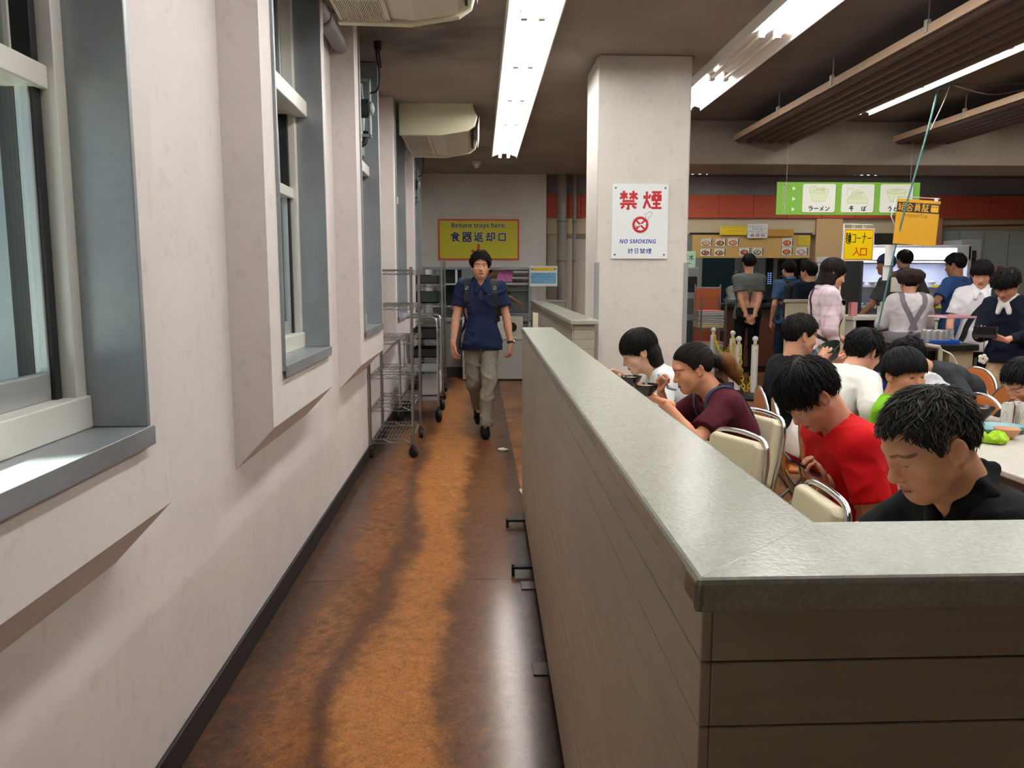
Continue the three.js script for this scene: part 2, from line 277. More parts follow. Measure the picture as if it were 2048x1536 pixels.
// ---------- pillar with steel corner guards ----------
{
  const p = structGroup('pillar'); part('plaster', bx(0.90, 1.607, 0, CEIL, -6.78, -6.17, 0.012), mat(0xdcd5ce, 0.6, { map: plasterMap, bumpMap: plasterBump, bumpScale: 0.001 }), p);
  for (const [x, z, sx] of [[0.895, -6.165, 1], [1.612, -6.165, -1]]) part('corner_guard', [bx(Math.min(x, x + sx * 0.03), Math.max(x, x + sx * 0.03), 0.1, 1.62, z - 0.004, z + 0.002), bx(x - 0.002, x + 0.003, 0.1, 1.62, z - 0.04, z)], mat(0x9b9b98, 0.5, { metalness: 0.3 }), p);
}
// ---------- beam and far wall with the orange band ----------
struct('ceiling_beam', bx(1.25, XR, 2.70, CEIL, -9.35, -8.55, 0.01), ceilPlain);
const greyBand = mat(0x8a8a8a, 0.8), orangeMat = mat(0xb54c30, 0.6), creamWall = mat(0xc8b898, 0.75);
{
  const w = structGroup('wall_far');
  part('upper_wall', bx(1.08, XR, 2.84, CEIL, -13.3, -13.1), greyBand, w);
  for (let x = 1.085; x < XR - 0.1; x += 0.56) part('fascia_panel', bx(x, x + 0.555, 2.49, 2.855, -13.1, -13.0, 0.004), orangeMat, w);
  part('lintel', [bx(1.08, 5.5, 2.23, 2.5, -13.3, -13.06), bx(5.5, XR, 2.26, 2.5, -13.3, -13.1)], creamWall, w);
  part('pier', bx(5.5, 5.93, 0, 2.49, -13.3, -13.02), mat(0xc9a878, 0.75), w);
  part('door_wall', [bx(1.08, 1.32, 0, 2.3, -13.3, -13.1), bx(1.98, 2.95, 0, 2.3, -13.3, -13.1)], mat(0xb4aa9b, 0.7), w);
  struct('wall_kitchen', [bx(-1.5, XR, 0, CEIL, -18.1, -17.9), bx(-1.5, -1.3, 0, CEIL, -18, -13.1), bx(1.4, 1.6, 0, CEIL, -18, -13.3)], mat(0xb8c4be, 0.6));
  const d = structGroup('door_1', [1.65, 0, -13.12]);
  part('door_frame', [bx(-0.33, -0.29, 0, 2.22, -0.05, 0.04), bx(0.29, 0.33, 0, 2.22, -0.05, 0.04), bx(-0.33, 0.33, 2.18, 2.24, -0.05, 0.04)], mat(0x8f8a80, 0.5), d);
  part('leaf', bx(-0.29, 0.29, 0.01, 2.18, -0.03, 0.0, 0.004), mat(0xbfb6a8, 0.55), d);
}
// vertical pipes by the door
for (const [x, r, lab] of [[1.33, 0.075, 'thick grey vertical pipe beside the door, in front of the end wall'], [1.53, 0.03, 'thin grey vertical pipe at the edge of the door frame']]) {
  const t = thing('pipe', lab, 'pipe', [x, 0, -12.92 + r * 0.2]);
  part('pipe_run', cyl(r, r, CEIL, 0, 0, 0, 18), mat(0x8e8882, 0.55), t); for (const y of [0.5, 1.78, 2.4]) part('clamp', cyl(r + 0.006, r + 0.006, 0.03, 0, y, 0, 18), mat(0x6d6863, 0.5), t);
}
// ---------- fluorescent strips ----------
const tubeMat = new THREE.MeshStandardMaterial({ color: 0xffffff, emissive: new THREE.Color(1, 0.985, 0.95), emissiveIntensity: TUBE_GLOW, roughness: 0.4 });
const tubeOff = mat(0xe8e6e0, 0.3), housing = mat(0xf4f2ee, 0.35), socketMat = mat(0xe9e7e2, 0.4);
function strip(x, z0, n, label, off = [], L = 1.125, lit = true) {     // runs from z0 towards the camera
  const t = thing('fluorescent_strip', label, 'light fixture', [x, 0, 0]);
  for (let k = 0; k < n; k++) {
    const a = z0 + k * L, b = a + L, y = CEIL;
    part('housing', [poly([[[-0.165, y - 0.055, a], [-0.165, y - 0.055, b], [-0.05, y - 0.012, b], [-0.05, y - 0.012, a]].reverse(), [[0.165, y - 0.055, a], [0.165, y - 0.055, b], [0.05, y - 0.012, b], [0.05, y - 0.012, a]], [[-0.05, y - 0.012, a], [-0.05, y - 0.012, b], [0.05, y - 0.012, b], [0.05, y - 0.012, a]].reverse()]), bx(-0.168, -0.16, y - 0.074, y, a, b), bx(0.16, 0.168, y - 0.074, y, a, b)], housing, t);
    const on = !off.includes(k);
    for (const s of [-0.055, 0.055]) {
      part(on ? 'lamp_tube' : 'dark_tube', rod([s, y - 0.05, a + 0.03], [s, y - 0.05, b - 0.03], 0.015, 12), on ? tubeMat : tubeOff, t);
      for (const e of [a, b - 0.028]) part('socket', bx(s - 0.02, s + 0.02, y - 0.072, y - 0.012, e, e + 0.028, 0.004), socketMat, t);
    }
    if (on) { const l = new THREE.RectAreaLight(new THREE.Color(1, 0.985, 0.955), LAMP_POWER, 0.14, L - 0.08); l.name = 'strip_light'; l.position.set(x, y - 0.08, (a + b) / 2); l.rotation.x = -Math.PI / 2; scene.add(l); }
  }
  return t;
}
strip(0.345, -10.8, 9, 'long double fluorescent strip on the ceiling above the corridor');
strip(1.94, -7.75, 6, 'double fluorescent strip behind the pillar, with one dark section', [1]);
strip(3.64, -7.9, 6, 'fluorescent strip partly hidden above the near ribbed ceiling panel');
strip(5.6, -7.9, 5, 'fluorescent strip over the right half of the dining hall');
strip(3.3, -12.3, 2, 'short fluorescent strip above the noodle counter, behind the beam', [], 1.125);
strip(5.9, -12.3, 2, 'short fluorescent strip above the display case, behind the beam', [], 1.125);
// ---------- low partitions of grooved boards under a laminate top ----------
const topMap = tex(512, (u, v) => { const a = noiseT(u * 200, v * 200, 200, 5), b = fbmT(u, v, 30, 3, 2); const n = 0.93 + 0.12 * (a - 0.5) + 0.05 * (b - 0.5); return [n, n, n * 0.99]; }, true, 1.6);
const topBump = tex(512, (u, v) => [0.8 * noiseT(u * 170, v * 170, 170, 8) + 0.2 * fbmT(u, v, 60, 3, 12)], false, 1.6);
const topMat = mat(0xabada1, 0.25, { map: topMap, bumpMap: topBump, bumpScale: 0.00022 });
const plankMap = tex(256, (u, v) => { const n = 0.93 + 0.10 * (fbmT(u, v, 6, 4, 6) - 0.5) + 0.03 * (noiseT(u * 8, v * 120, 120, 5) - 0.5); return [n, n, n * 0.985]; }, true, 0.9);
const plankMat = mat(0xb2ac9c, 0.42, { map: plankMap }), coreMat = mat(0x2c2620, 0.9), wornEdge = mat(0x7d6a50, 0.7);
const PTOP = 1.19;
function slabXZ(pts, y0, y1, r = 0.006) { const g = prism(pts.map(([x, z]) => [x, -z]), y1 - y0, r); g.rotateX(-Math.PI / 2).translate(0, y0, 0); return metricUV(g.index ? g.toNonIndexed() : g); }
function plankRow(parent, a, b, out, y0, y1, step, thick = 0.012) {       // boards from a to b (x, z), standing proud on the side out
  const dx = b[0] - a[0], dz = b[1] - a[1], L = Math.hypot(dx, dz), ang = Math.atan2(-dz, dx), n = Math.round((y1 - y0) / step);
  for (let k = 0; k < n; k++) {
    const ya = y0 + k * step, g = bx(0, L, ya + 0.0009, Math.min(y1, ya + step) - 0.0009, 0, thick, 0.0022); g.rotateY(ang).translate(a[0], 0, a[1]);
    const q = g.attributes.position; if (out) for (let i = 0; i < q.count; i++) q.setXYZ(i, q.getX(i), q.getY(i), q.getZ(i));
    part('plank', g, plankMat, parent);
  }
}
{
  const t = thing('partition', 'long low grey-cream partition of grooved boards with laminate top, running from its near corner', 'partition');
  part('top_board', slabXZ([[0.219, -0.752], [0.277, -5.05], [0.465, -5.05], [0.403, -0.925]], PTOP - 0.036, PTOP, 0.007), topMat, t);
  part('top_board', slabXZ([[0.2195, -0.75], [0.4035, -0.924], [3.4, -0.924], [3.4, -0.75]], PTOP - 0.036, PTOP, 0.007), topMat, t);
  part('core', [slabXZ([[0.256, -0.802], [0.298, -5.02], [0.43, -5.02], [0.385, -0.9], [3.38, -0.9], [3.38, -0.802]], 0.02, PTOP - 0.036, 0.001)], coreMat, t);
  part('kick_board', [slabXZ([[0.262, -0.81], [0.303, -5.015], [0.42, -5.015], [0.42, -0.89], [3.37, -0.89], [3.37, -0.81]], 0, 0.07, 0.001)], mat(0x2a211a, 0.6), t);
  plankRow(t, [0.286, -5.03], [0.2435, -0.79], 0, 0.06, PTOP - 0.037, 0.0729);
  plankRow(t, [0.2435, -0.802], [3.38, -0.802], 0, 0.06, PTOP - 0.037, 0.0729);
  plankRow(t, [0.44, -5.018], [0.286, -5.018], 0, 0.06, PTOP - 0.037, 0.0729);
  plankRow(t, [0.386, -0.9], [0.431, -5.02], 0, 0.06, PTOP - 0.037, 0.0729);
  plankRow(t, [3.38, -0.899], [0.396, -0.899], 0, 0.06, PTOP - 0.037, 0.0729);
  part('worn_corner', [bx(0.214, 0.226, PTOP - 0.034, PTOP - 0.006, -0.80, -0.748, 0.004)], wornEdge, t, 'brown worn corner where the edge band has come off');
  for (const z of [-3.9, -4.7]) part('foot_bracket', [bx(0.16, 0.30, 0.035, 0.05, z - 0.02, z + 0.02, 0.003), bx(0.16, 0.175, 0, 0.05, z - 0.02, z + 0.02, 0.003)], darkRubber, t);
  for (const z of [-2.9, -3.75]) part('floor_plate', bx(0.2, 0.28, 0, 0.006, z - 0.05, z + 0.05, 0.002), mat(0x6b6660, 0.5, { metalness: 0.4 }), t);
}
{
  const t = thing('partition', 'second low partition running back along the side of the pillar to the tray hatch', 'partition');
  part('top_board', slabXZ([[0.695, -5.99], [0.80, -12.4], [0.98, -12.4], [0.892, -5.99]], PTOP - 0.036, PTOP, 0.007), topMat, t);
  part('core', slabXZ([[0.73, -6.03], [0.83, -12.38], [0.95, -12.38], [0.862, -6.03]], 0.02, PTOP - 0.036, 0.001), coreMat, t);
  plankRow(t, [0.822, -12.38], [0.717, -6.02], 0, 0.02, PTOP - 0.037, 0.0729);
  plankRow(t, [0.717, -6.03], [0.876, -6.03], 0, 0.02, PTOP - 0.037, 0.0729);
  const r = thing('partition', 'short cream partition end standing behind the second partition near the grey pipes', 'partition');
  part('top_board', slabXZ([[0.99, -12.3], [1.34, -12.3], [1.34, -12.5], [0.99, -12.5]], PTOP - 0.036, PTOP, 0.007), topMat, r);
  part('core', slabXZ([[0.995, -12.325], [1.315, -12.325], [1.315, -12.48], [0.995, -12.48]], 0, PTOP - 0.036, 0.001), coreMat, r);
  plankRow(r, [0.99, -12.325], [1.32, -12.325], 0, 0.02, PTOP - 0.037, 0.0729);
}
// ---------- ceiling air conditioners ----------
const acMat = mat(0xcfc9b8, 0.45), acSide = mat(0xc9c6a8, 0.45), acDark = mat(0x3c3833, 0.8);
function aircon(z1, label) {                       // near end z1, runs away from the camera for 1.42 m
  const t = thing('air_conditioner', label, 'air conditioner', [0, 0, z1], 0), L = 1.42, prof = [[-0.74, CEIL], [-0.74, 2.868], [-0.36, 2.862], [-0.10, 2.905], [-0.035, 2.95], [-0.012, 3.03], [-0.05, 3.12], [-0.05, CEIL]];
  const body = prism([[-0.73, CEIL], [-0.73, 2.9], [-0.36, 2.895], [-0.1, 2.935], [-0.06, 2.97], [-0.06, CEIL]], L - 0.12).translate(0, 0, -L + 0.06); part('casing', body, acMat, t);
  for (const z of [-0.06, -L]) part('end_panel', prism(prof, 0.06, 0.008).translate(0, 0, z), acSide, t);
  part('belly_panel', poly([[[-0.47, 2.885, -0.06], [-0.47, 2.885, -L + 0.06], [-0.33, 2.872, -L + 0.06], [-0.33, 2.872, -0.06]].reverse(), [[-0.33, 2.872, -0.06], [-0.33, 2.872, -L + 0.06], [-0.1, 2.912, -L + 0.06], [-0.1, 2.912, -0.06]].reverse()]), acMat, t);
  const gr = part('intake_grille', [bx(-0.735, -0.715, 2.868, 2.885, -L + 0.05, -0.05), bx(-0.49, -0.465, 2.868, 2.885, -L + 0.05, -0.05), bx(-0.735, -0.465, 2.868, 2.885, -0.07, -0.05), bx(-0.735, -0.465, 2.868, 2.885, -L + 0.05, -L + 0.07), bx(-0.735, -0.465, 2.869, 2.883, -0.73, -0.715), bx(-0.735, -0.465, 2.869, 2.883, -1.05, -1.035), bx(-0.735, -0.465, 2.869, 2.883, -0.4, -0.385)], acMat, t);
  part('grille_back', bx(-0.73, -0.47, 2.886, 2.892, -L + 0.06, -0.06), acDark, t);
  for (let k = 0; k < 24; k++) { const x = -0.71 + k * 0.0092; part('grille_bar', bx(x, x + 0.0045, 2.870, 2.884, -L + 0.07, -0.07), acMat, gr); }
  part('outlet', bx(-0.065, -0.05, 2.95, 3.11, -L + 0.07, -0.07), acDark, t);
  part('outlet_flap', bx(0, 0.006, 0, 0.13, -L + 0.09, -0.09, 0.002).rotateZ(-0.16).translate(-0.005, 2.95, 0), mat(0x55534c, 0.5), t);
  part('lip', tube([[-0.10, 2.915, -0.06], [-0.045, 2.945, -0.062], [-0.02, 3.0, -0.06]], 0.006, 10, 6), acSide, t);
}
aircon(-3.19, 'cream ceiling air conditioner nearest the camera, cut by the top of the photo');
aircon(-7.88, 'cream ceiling air conditioner further down the corridor, before the end wall');
// ---------- window fans ----------
const fanMat = mat(0x8b9b98, 0.5, { metalness: 0.2 }), fanDark = mat(0x31383a, 0.6);
function windowFan(z, label) {
  const t = thing('ventilation_fan', label, 'fan', [-0.86, 2.70, z]);
  const ring = new THREE.TorusGeometry(0.2, 0.028, 8, 40).rotateY(Math.PI / 2); part('ring', ring, fanMat, t);
  part('frame_plate', [bx(-0.03, -0.015, -0.27, 0.27, -0.47, -0.2), bx(-0.03, -0.015, -0.27, 0.27, 0.2, 0.47), bx(-0.03, -0.015, 0.2, 0.27, -0.2, 0.2), bx(-0.03, -0.015, -0.27, -0.2, -0.2, 0.2)], fanMat, t);
  part('motor', cyl(0.065, 0.065, 0.12, 0, 0, 0, 20).rotateZ(-Math.PI / 2).translate(-0.03, 0, 0), fanDark, t);
  part('motor_bracket', [bx(0.08, 0.1, -0.2, 0.2, -0.03, 0.03, 0.006), bx(-0.02, 0.1, 0.18, 0.2, -0.03, 0.03), bx(-0.02, 0.1, -0.2, -0.18, -0.03, 0.03)], fanMat, t);
  part('hub_cap', new THREE.SphereGeometry(0.05, 16, 10).scale(0.5, 1, 1).translate(0.1, 0, 0), fanMat, t);
  for (let k = 0; k < 4; k++) part('blade', bx(-0.006, 0.006, 0.05, 0.17, -0.06, 0.06, 0.004).rotateY(0.5).rotateX(k * Math.PI / 2 + 0.4), fanMat, t);
  part('duct_hose', tube([[0.06, -0.16, 0], [0.05, -0.24, 0.02], [-0.02, -0.27, 0.03], [-0.08, -0.26, 0.03]], 0.02, 16, 8), darkRubber, t);
  part('power_cord', tube([[0.09, 0.1, 0.02], [0.15, 0.12, 0.03], [0.17, 0.22, 0.03], [0.15, 0.36, 0.03], [0.16, 0.43, 0.03], [0.17, 0.36, 0.04], [0.18, 0.27, 0.04]], 0.007, 30, 6), darkRubber, t);
  part('ceiling_outlet', cyl(0.025, 0.03, 0.06, 0.16, 0.39, 0.03, 12), darkRubber, t);
}
windowFan(-5.95, 'grey ventilation fan in the third window, its cord plugged into the ceiling');
windowFan(-10.5, 'small distant ventilation fan in the last window beyond the far air conditioner');
{ const t = thing('smoke_detector', 'round white smoke detector on the ceiling above the end of the corridor', 'smoke detector', [-0.02, CEIL, -11.6]); part('base', cyl(0.07, 0.06, 0.03, 0, -0.03, 0, 24).rotateX(0), mat(0xe6e2da, 0.4), t); part('sensor', cyl(0.025, 0.045, 0.05, 0, -0.085, 0, 20), mat(0xe6e2da, 0.4), t); }
// ---------- hanging ribbed radiant panels ----------
const ribMat = mat(0x4d3a32, 0.55), railMat = mat(0xb79a80, 0.5), bracketMat = mat(0xb8b3a6, 0.5, { metalness: 0.5 }), pipeDark = mat(0x3a2e28, 0.5);
function ribbed(x0, x1, label) {
  const t = thing('radiant_panel', label, 'ceiling panel'), zA = -8.9, zB = 1.2, y = 2.95, n = 6, w = (x1 - x0) / n;
  for (let k = 0; k < n; k++) {
    const pts = []; for (let i = 0; i <= 8; i++) { const a = Math.PI * i / 8; pts.push([x0 + (k + 0.5) * w - Math.cos(a) * w * 0.44, -Math.sin(a) * w * 0.5]); } for (let i = 8; i >= 0; i--) { const a = Math.PI * i / 8; pts.push([x0 + (k + 0.5) * w - Math.cos(a) * w * 0.40, -Math.sin(a) * w * 0.45 + 0.004]); }
    part('rib', prism(pts, zB - zA).translate(0, y + 0.02, zA), ribMat, t);
    part('pipe_end', cyl(0.016, 0.016, 0.05, 0, 0, 0, 10).rotateX(-Math.PI / 2).translate(x0 + (k + 0.5) * w, y - 0.005, zA), pipeDark, t);
  }
  part('back_sheet', bx(x0, x1, y + 0.02, y + 0.026, zA, zB), ribMat, t);
  for (const x of [x0 - 0.012, x1]) part('side_rail', bx(x, x + 0.012, y - 0.012, y + 0.045, zA, zB, 0.002), railMat, t);
  for (const z of [-8.7, -7.3, -6.2, -4.9, -3.6, -2.2, -0.8]) {
    for (const x of [x0, x1]) { const h = part('hanger', rod([x, y + 0.04, z], [x, CEIL, z], 0.005, 6), bracketMat, t); part('hanger_clip', bx(x - 0.02, x + 0.006, y - 0.0, y + 0.075, z - 0.018, z + 0.018, 0.003), bracketMat, h); }
    part('cross_bar', [...Array(n)].map((_, k) => new THREE.TorusGeometry(w * 0.46, 0.006, 5, 10, Math.PI).rotateX(Math.PI).translate(x0 + (k + 0.5) * w, y + 0.02, z - 0.3)), ribMat, t);
  }
  const v = part('valve', [ball(0.035, x1 - 0.06, y, zA - 0.02, 12), rod([x1 - 0.3, y, zA - 0.02], [x1 + 0.05, y, zA - 0.02], 0.016, 10)], pipeDark, t);
  part('feed_pipe', tube([[x1 - 0.02, y, zA - 0.02], [x1 + 0.16, y - 0.005, zA - 0.02], [x1 + 0.235, y + 0.02, zA - 0.02], [x1 + 0.24, y + 0.09, zA - 0.02], [x1 + 0.24, y + 0.2, zA - 0.02]], 0.018, 24, 8), pipeDark, t);
}
ribbed(2.69, 3.36, 'long brown ribbed panel hanging under the ceiling, the nearer of the two');
ribbed(4.4, 5.04, 'second brown ribbed panel hanging further right, behind the teal pole');
// ---------- signs ----------
const signWhite = mat(0xeeeeea, 0.45), screwMat = mat(0x77736c, 0.4, { metalness: 0.8 });
{
  const t = thing('no_smoking_sign', 'white no smoking sign with red and blue lettering screwed to the pillar', 'sign', [1.2315, 1.93, -6.158]);
  printed('board', 0.43, 0.56, 0.012, drawn(768, 1000, (c, w, h) => {
    c.fillStyle = '#e9efef'; c.fillRect(0, 0, w, h); brush(c, '禁煙', 92, 80, 260, '#c01224', 0.12, null, 1.24);
    c.strokeStyle = '#8a8f9a'; c.lineWidth = 6; c.beginPath(); c.moveTo(468, 470); c.lineTo(455, 400); c.lineTo(500, 382); c.lineTo(510, 365); c.lineTo(548, 380); c.lineTo(535, 425); c.lineTo(508, 440); c.lineTo(482, 492); c.stroke();
    c.strokeStyle = '#c01224'; c.lineWidth = 30; c.beginPath(); c.arc(390, 545, 92, 0, 7); c.stroke(); c.lineWidth = 4; c.beginPath(); c.arc(390, 545, 112, 0, 7); c.stroke();
    c.lineWidth = 24; c.beginPath(); c.moveTo(325, 480); c.lineTo(455, 610); c.moveTo(455, 480); c.lineTo(325, 610); c.stroke();
    c.strokeStyle = '#e9efef'; c.lineWidth = 16; c.beginPath(); c.moveTo(312, 572); c.lineTo(470, 520); c.stroke(); c.strokeStyle = '#2c3a8e'; c.lineWidth = 10; c.beginPath(); c.moveTo(306, 574); c.lineTo(344, 562); c.stroke();
    c.save(); c.translate(360, 768); c.transform(1, 0, -0.14, 1, 0, 0); word(c, 'NO SMOKING', 0, 0, 78, '#1c3aa0'); c.restore(); brush(c, '終日禁煙', 222, 858, 76, '#2a4590', 0.11, null, 1.1);
  }), signWhite, t, 0.35);
  for (const sx of [-0.19, 0.19]) for (const sy of [-0.25, 0.25]) part('screw', new THREE.SphereGeometry(0.008, 10, 6).scale(1, 1, 0.5).translate(sx, sy, 0.002), screwMat, t);
}
{
  const t = thing('tray_return_sign', 'yellow Return trays here sign with red border on the end wall', 'sign', [0.007, 2.131, -12.885]);
  printed('board', 1.28, 0.64, 0.012, drawn(1024, 512, (c, w, h) => {
    c.fillStyle = '#cf3b25'; c.fillRect(0, 0, w, h); rrect(c, 18, 20, w - 36, h - 40, 14, '#cfc91e'); word(c, 'Return trays here.', 515, 80, 80, '#252b44', '#d9d68a');
    brush(c, '食器返却口', 152, 160, 124, '#252b44', 0.135, ['#e6e3c8', 0.08], 1.2); c.fillStyle = '#cf2a22'; c.fillRect(492, 312, 32, 160); c.strokeStyle = '#cf2a22'; c.lineWidth = 34; c.beginPath(); c.moveTo(424, 390); c.lineTo(508, 466); c.lineTo(592, 390); c.stroke();
  }), mat(0xb53524, 0.5), t, 0.5);
}
{
  const t = thing('noodle_sign', 'green hanging NOODLES sign with three white dish panels', 'sign', [3.88, 2.337, -8.42], 0.0);
  const dish = (c, x, k) => {
    c.strokeStyle = '#b3c287'; c.lineWidth = 3; c.fillStyle = '#dbe5c0'; c.beginPath();
    if (k === 1) { c.rect(x + 30, 108, 190, 34); c.fill(); c.stroke(); c.beginPath(); c.moveTo(x + 40, 108); c.lineTo(x + 78, 58); c.lineTo(x + 120, 40); c.lineTo(x + 168, 58); c.lineTo(x + 214, 108); c.fill(); c.stroke(); for (let i = 0; i < 6; i++) { c.beginPath(); c.moveTo(x + 70 + i * 20, 106); c.quadraticCurveTo(x + 90 + i * 10, 60, x + 110 + i * 14, 60); c.stroke(); } c.strokeRect(x + 26, 30, 48, 62); }
    else { c.moveTo(x + 34, 48); c.lineTo(x + 72, 130); c.lineTo(x + 176, 130); c.lineTo(x + 216, 48); c.closePath(); c.fill(); c.stroke(); c.beginPath(); c.ellipse(x + 125, 48, 91, 20, 0, 0, 7); c.fill(); c.stroke(); for (let i = 0; i < 7; i++) { c.beginPath(); c.moveTo(x + 60 + i * 18, 58); c.quadraticCurveTo(x + 90 + i * 9, 34, x + 110 + i * 12, 40); c.stroke(); } if (k === 0) { c.beginPath(); c.moveTo(x + 40, 44); c.lineTo(x + 36, 26); c.lineTo(x + 92, 8); c.lineTo(x + 98, 40); c.fill(); c.stroke(); c.beginPath(); c.arc(x + 162, 40, 18, 0, 7); c.stroke(); c.beginPath(); c.arc(x + 162, 40, 8, 0, 7); c.stroke(); } }
  };
  printed('board', 1.525, 0.335, 0.014, drawn(1536, 340, (c, w, h) => {
    c.fillStyle = '#76b033'; c.fillRect(0, 0, w, h); [...'NOODLES'].forEach((ch, i) => word(c, ch, 82, 34 + i * 46, 46, '#26302c', '#e9efe0')); for (let k = 0; k < 3; k++) { c.fillStyle = '#e9efe0'; c.beginPath(); c.moveTo(166, 46 + k * 108); c.lineTo(166, 88 + k * 108); c.lineTo(204, 67 + k * 108); c.fill(); }
    ['ラーメン', 'そ ば', 'うどん'].forEach((s, k) => { const x = 278 + k * 416; rrect(c, x + 7, 26, 352, 296, 22, '#55852a'); rrect(c, x, 18, 352, 296, 22, '#e8eae0'); c.save(); c.translate(x * 0 + x + 30, 24); c.scale(1.16, 1.36); dish(c, -0, k); c.restore(); brush(c, s, x + (k ? 84 : 62), 246, 56, '#20242e', 0.17, null, k === 1 ? 1.2 : 1.08); });
  }), mat(0x6da030, 0.5), t, 0.5);
  for (const x of [-0.66, 0.66]) part('hanging_wire', rod([x, 0.165, -0.006], [x, CEIL - 2.337, -0.006], 0.0016, 5), mat(0xbdbdb8, 0.4), t);
}
{ // teal taped pole with the yellow members' card sign
  const t = thing('sign_pole', 'leaning thin pole wound with teal tape, tied to the ceiling', 'pole');
  part('pole', tube([[3.72, 0.95, -7.35], [3.80, 1.9, -7.2], [3.90, 2.75, -7.02], [3.93, 3.09, -6.95]], 0.0085, 24, 8), mat(0x53827f, 0.5), t); part('hook', tube([[3.93, 3.09, -6.95], [3.95, 3.115, -6.94], [4.0, 3.11, -6.93], [4.02, 3.15, -6.92]], 0.009, 14, 6), mat(0x66a8a4, 0.5), t);
  part('cord', tube([[4.02, 3.13, -6.92], [4.0, 3.0, -6.97], [3.93, 2.78, -7.02]], 0.004, 14, 5), mat(0xd9d5cc, 0.6), t); part('sign_arm', [rod([3.72, 2.06, -7.2], [3.765, 2.235, -7.2], 0.005, 6), rod([3.765, 2.235, -7.2], [4.16, 2.215, -7.2], 0.005, 6), rod([3.72, 2.06, -7.2], [3.8, 1.9, -7.2], 0.005, 6)], mat(0xd8d8d4, 0.3, { metalness: 0.5 }), t);
  part('notice', bx(-0.04, 0.04, 0, 0.19, -0.003, 0.003).translate(3.755, 1.62, -7.26), signWhite, t, 'white papers taped to the pole'); part('notice', bx(-0.03, 0.03, 0, 0.13, -0.003, 0.003).translate(3.745, 1.485, -7.28), signWhite, t);
  const s = thing('card_sign', 'orange-yellow card sign reading Prepaid, hanging tilted from the pole arm', 'sign', [3.955, 2.005, -7.19], 0); s.rotation.z = -0.06;
  printed('board', 0.395, 0.40, 0.006, drawn(512, 512, (c, w, h) => { c.fillStyle = '#d69e1c'; c.fillRect(0, 0, w, h); c.fillStyle = '#2a2116'; c.fillRect(0, 36, w, 112); brush(c, '組合員証', 10, 44, 92, '#e0ab30', 0.1, null, 1.02); rrect(c, 404, 52, 92, 80, 6, '#e0ab30'); c.fillStyle = '#2a2116'; c.fillRect(404, 70, 92, 5); word(c, 'Prepaid/Tup', 230, 182, 54, '#5b4416', null, ''); }), mat(0xc7921c, 0.5), s, 0.45);
  part('clip', [bx(0.14, 0.17, 0.19, 0.225, -0.01, 0.008, 0.004)], mat(0xdedede, 0.3), s);
}
{
  const t = thing('sign_stand', 'slim white floor stand holding the yellow noodle corner entrance sign', 'stand', [3.72, 0, -8.2]);
  part('stand_pole', [rod([0, 0.03, 0], [0.03, 2.06, 0], 0.009, 8), rod([0.03, 2.06, 0], [0.33, 2.05, 0], 0.006, 6)], mat(0xd9d8d2, 0.35), t); part('foot', cyl(0.12, 0.11, 0.03, 0, 0, 0, 24), mat(0x8f8f8b, 0.5), t); for (const x of [0.13, 0.24]) part('clip', new THREE.TorusGeometry(0.016, 0.005, 6, 14).translate(x, 2.035, 0), mat(0xd9dcdc, 0.2), t);
  const s = thing('corner_sign', 'yellow entrance sign with an orange border in a clear sleeve, on the white stand', 'sign', [3.91, 1.85, -8.195]);
  printed('board', 0.32, 0.33, 0.006, drawn(512, 512, (c, w, h) => { c.fillStyle = '#ecece4'; c.fillRect(0, 0, w, h); c.fillStyle = '#c8651c'; c.fillRect(14, 14, w - 28, h - 28); c.fillStyle = '#e8c815'; c.fillRect(26, 30, w - 52, h - 60); brush(c, '麺コーナー', 32, 58, 190, '#1d1a12', 0.06, null, 0.98, 0.48); brush(c, '入口', 150, 290, 150, '#c5301f', 0.1, null, 0.8); }), mat(0xe8e8e0, 0.4), s, 0.14);
}
{ // notice on the corridor hatch
  const t = thing('notice_board', 'small white notice with yellow and blue panels standing right of the tray hatch', 'sign', [1.0, 1.555, -12.37]);
  part('stand', rod([-0.08, -0.365, -0.008], [-0.08, -0.1, -0.008], 0.006, 8), mat(0x9b9b98, 0.4), t);
  printed('board', 0.42, 0.31, 0.005, drawn(512, 384, (c, w, h) => { c.fillStyle = '#e3e8e2'; c.fillRect(0, 0, w, h); rrect(c, 60, 30, 390, 62, 20, '#e4c81c'); scribble(c, 80, 44, 340, 34, '#9a4a12', 5); rrect(c, 14, 126, 480, 210, 24, '#6fb3d8'); for (let k = 0; k < 4; k++) scribble(c, 24, 140 + k * 48, k === 3 ? 200 : 440, 34, k === 2 ? '#b04050' : '#17324e', 9 + k); for (const x of [40, 470]) { c.fillStyle = '#4d5f4a'; c.beginPath(); c.arc(x, 64, 24, 0, 7); c.fill(); c.fillStyle = '#d9c04a'; c.beginPath(); c.arc(x, 70, 13, 0, 7); c.fill(); } }), signWhite, t);
}
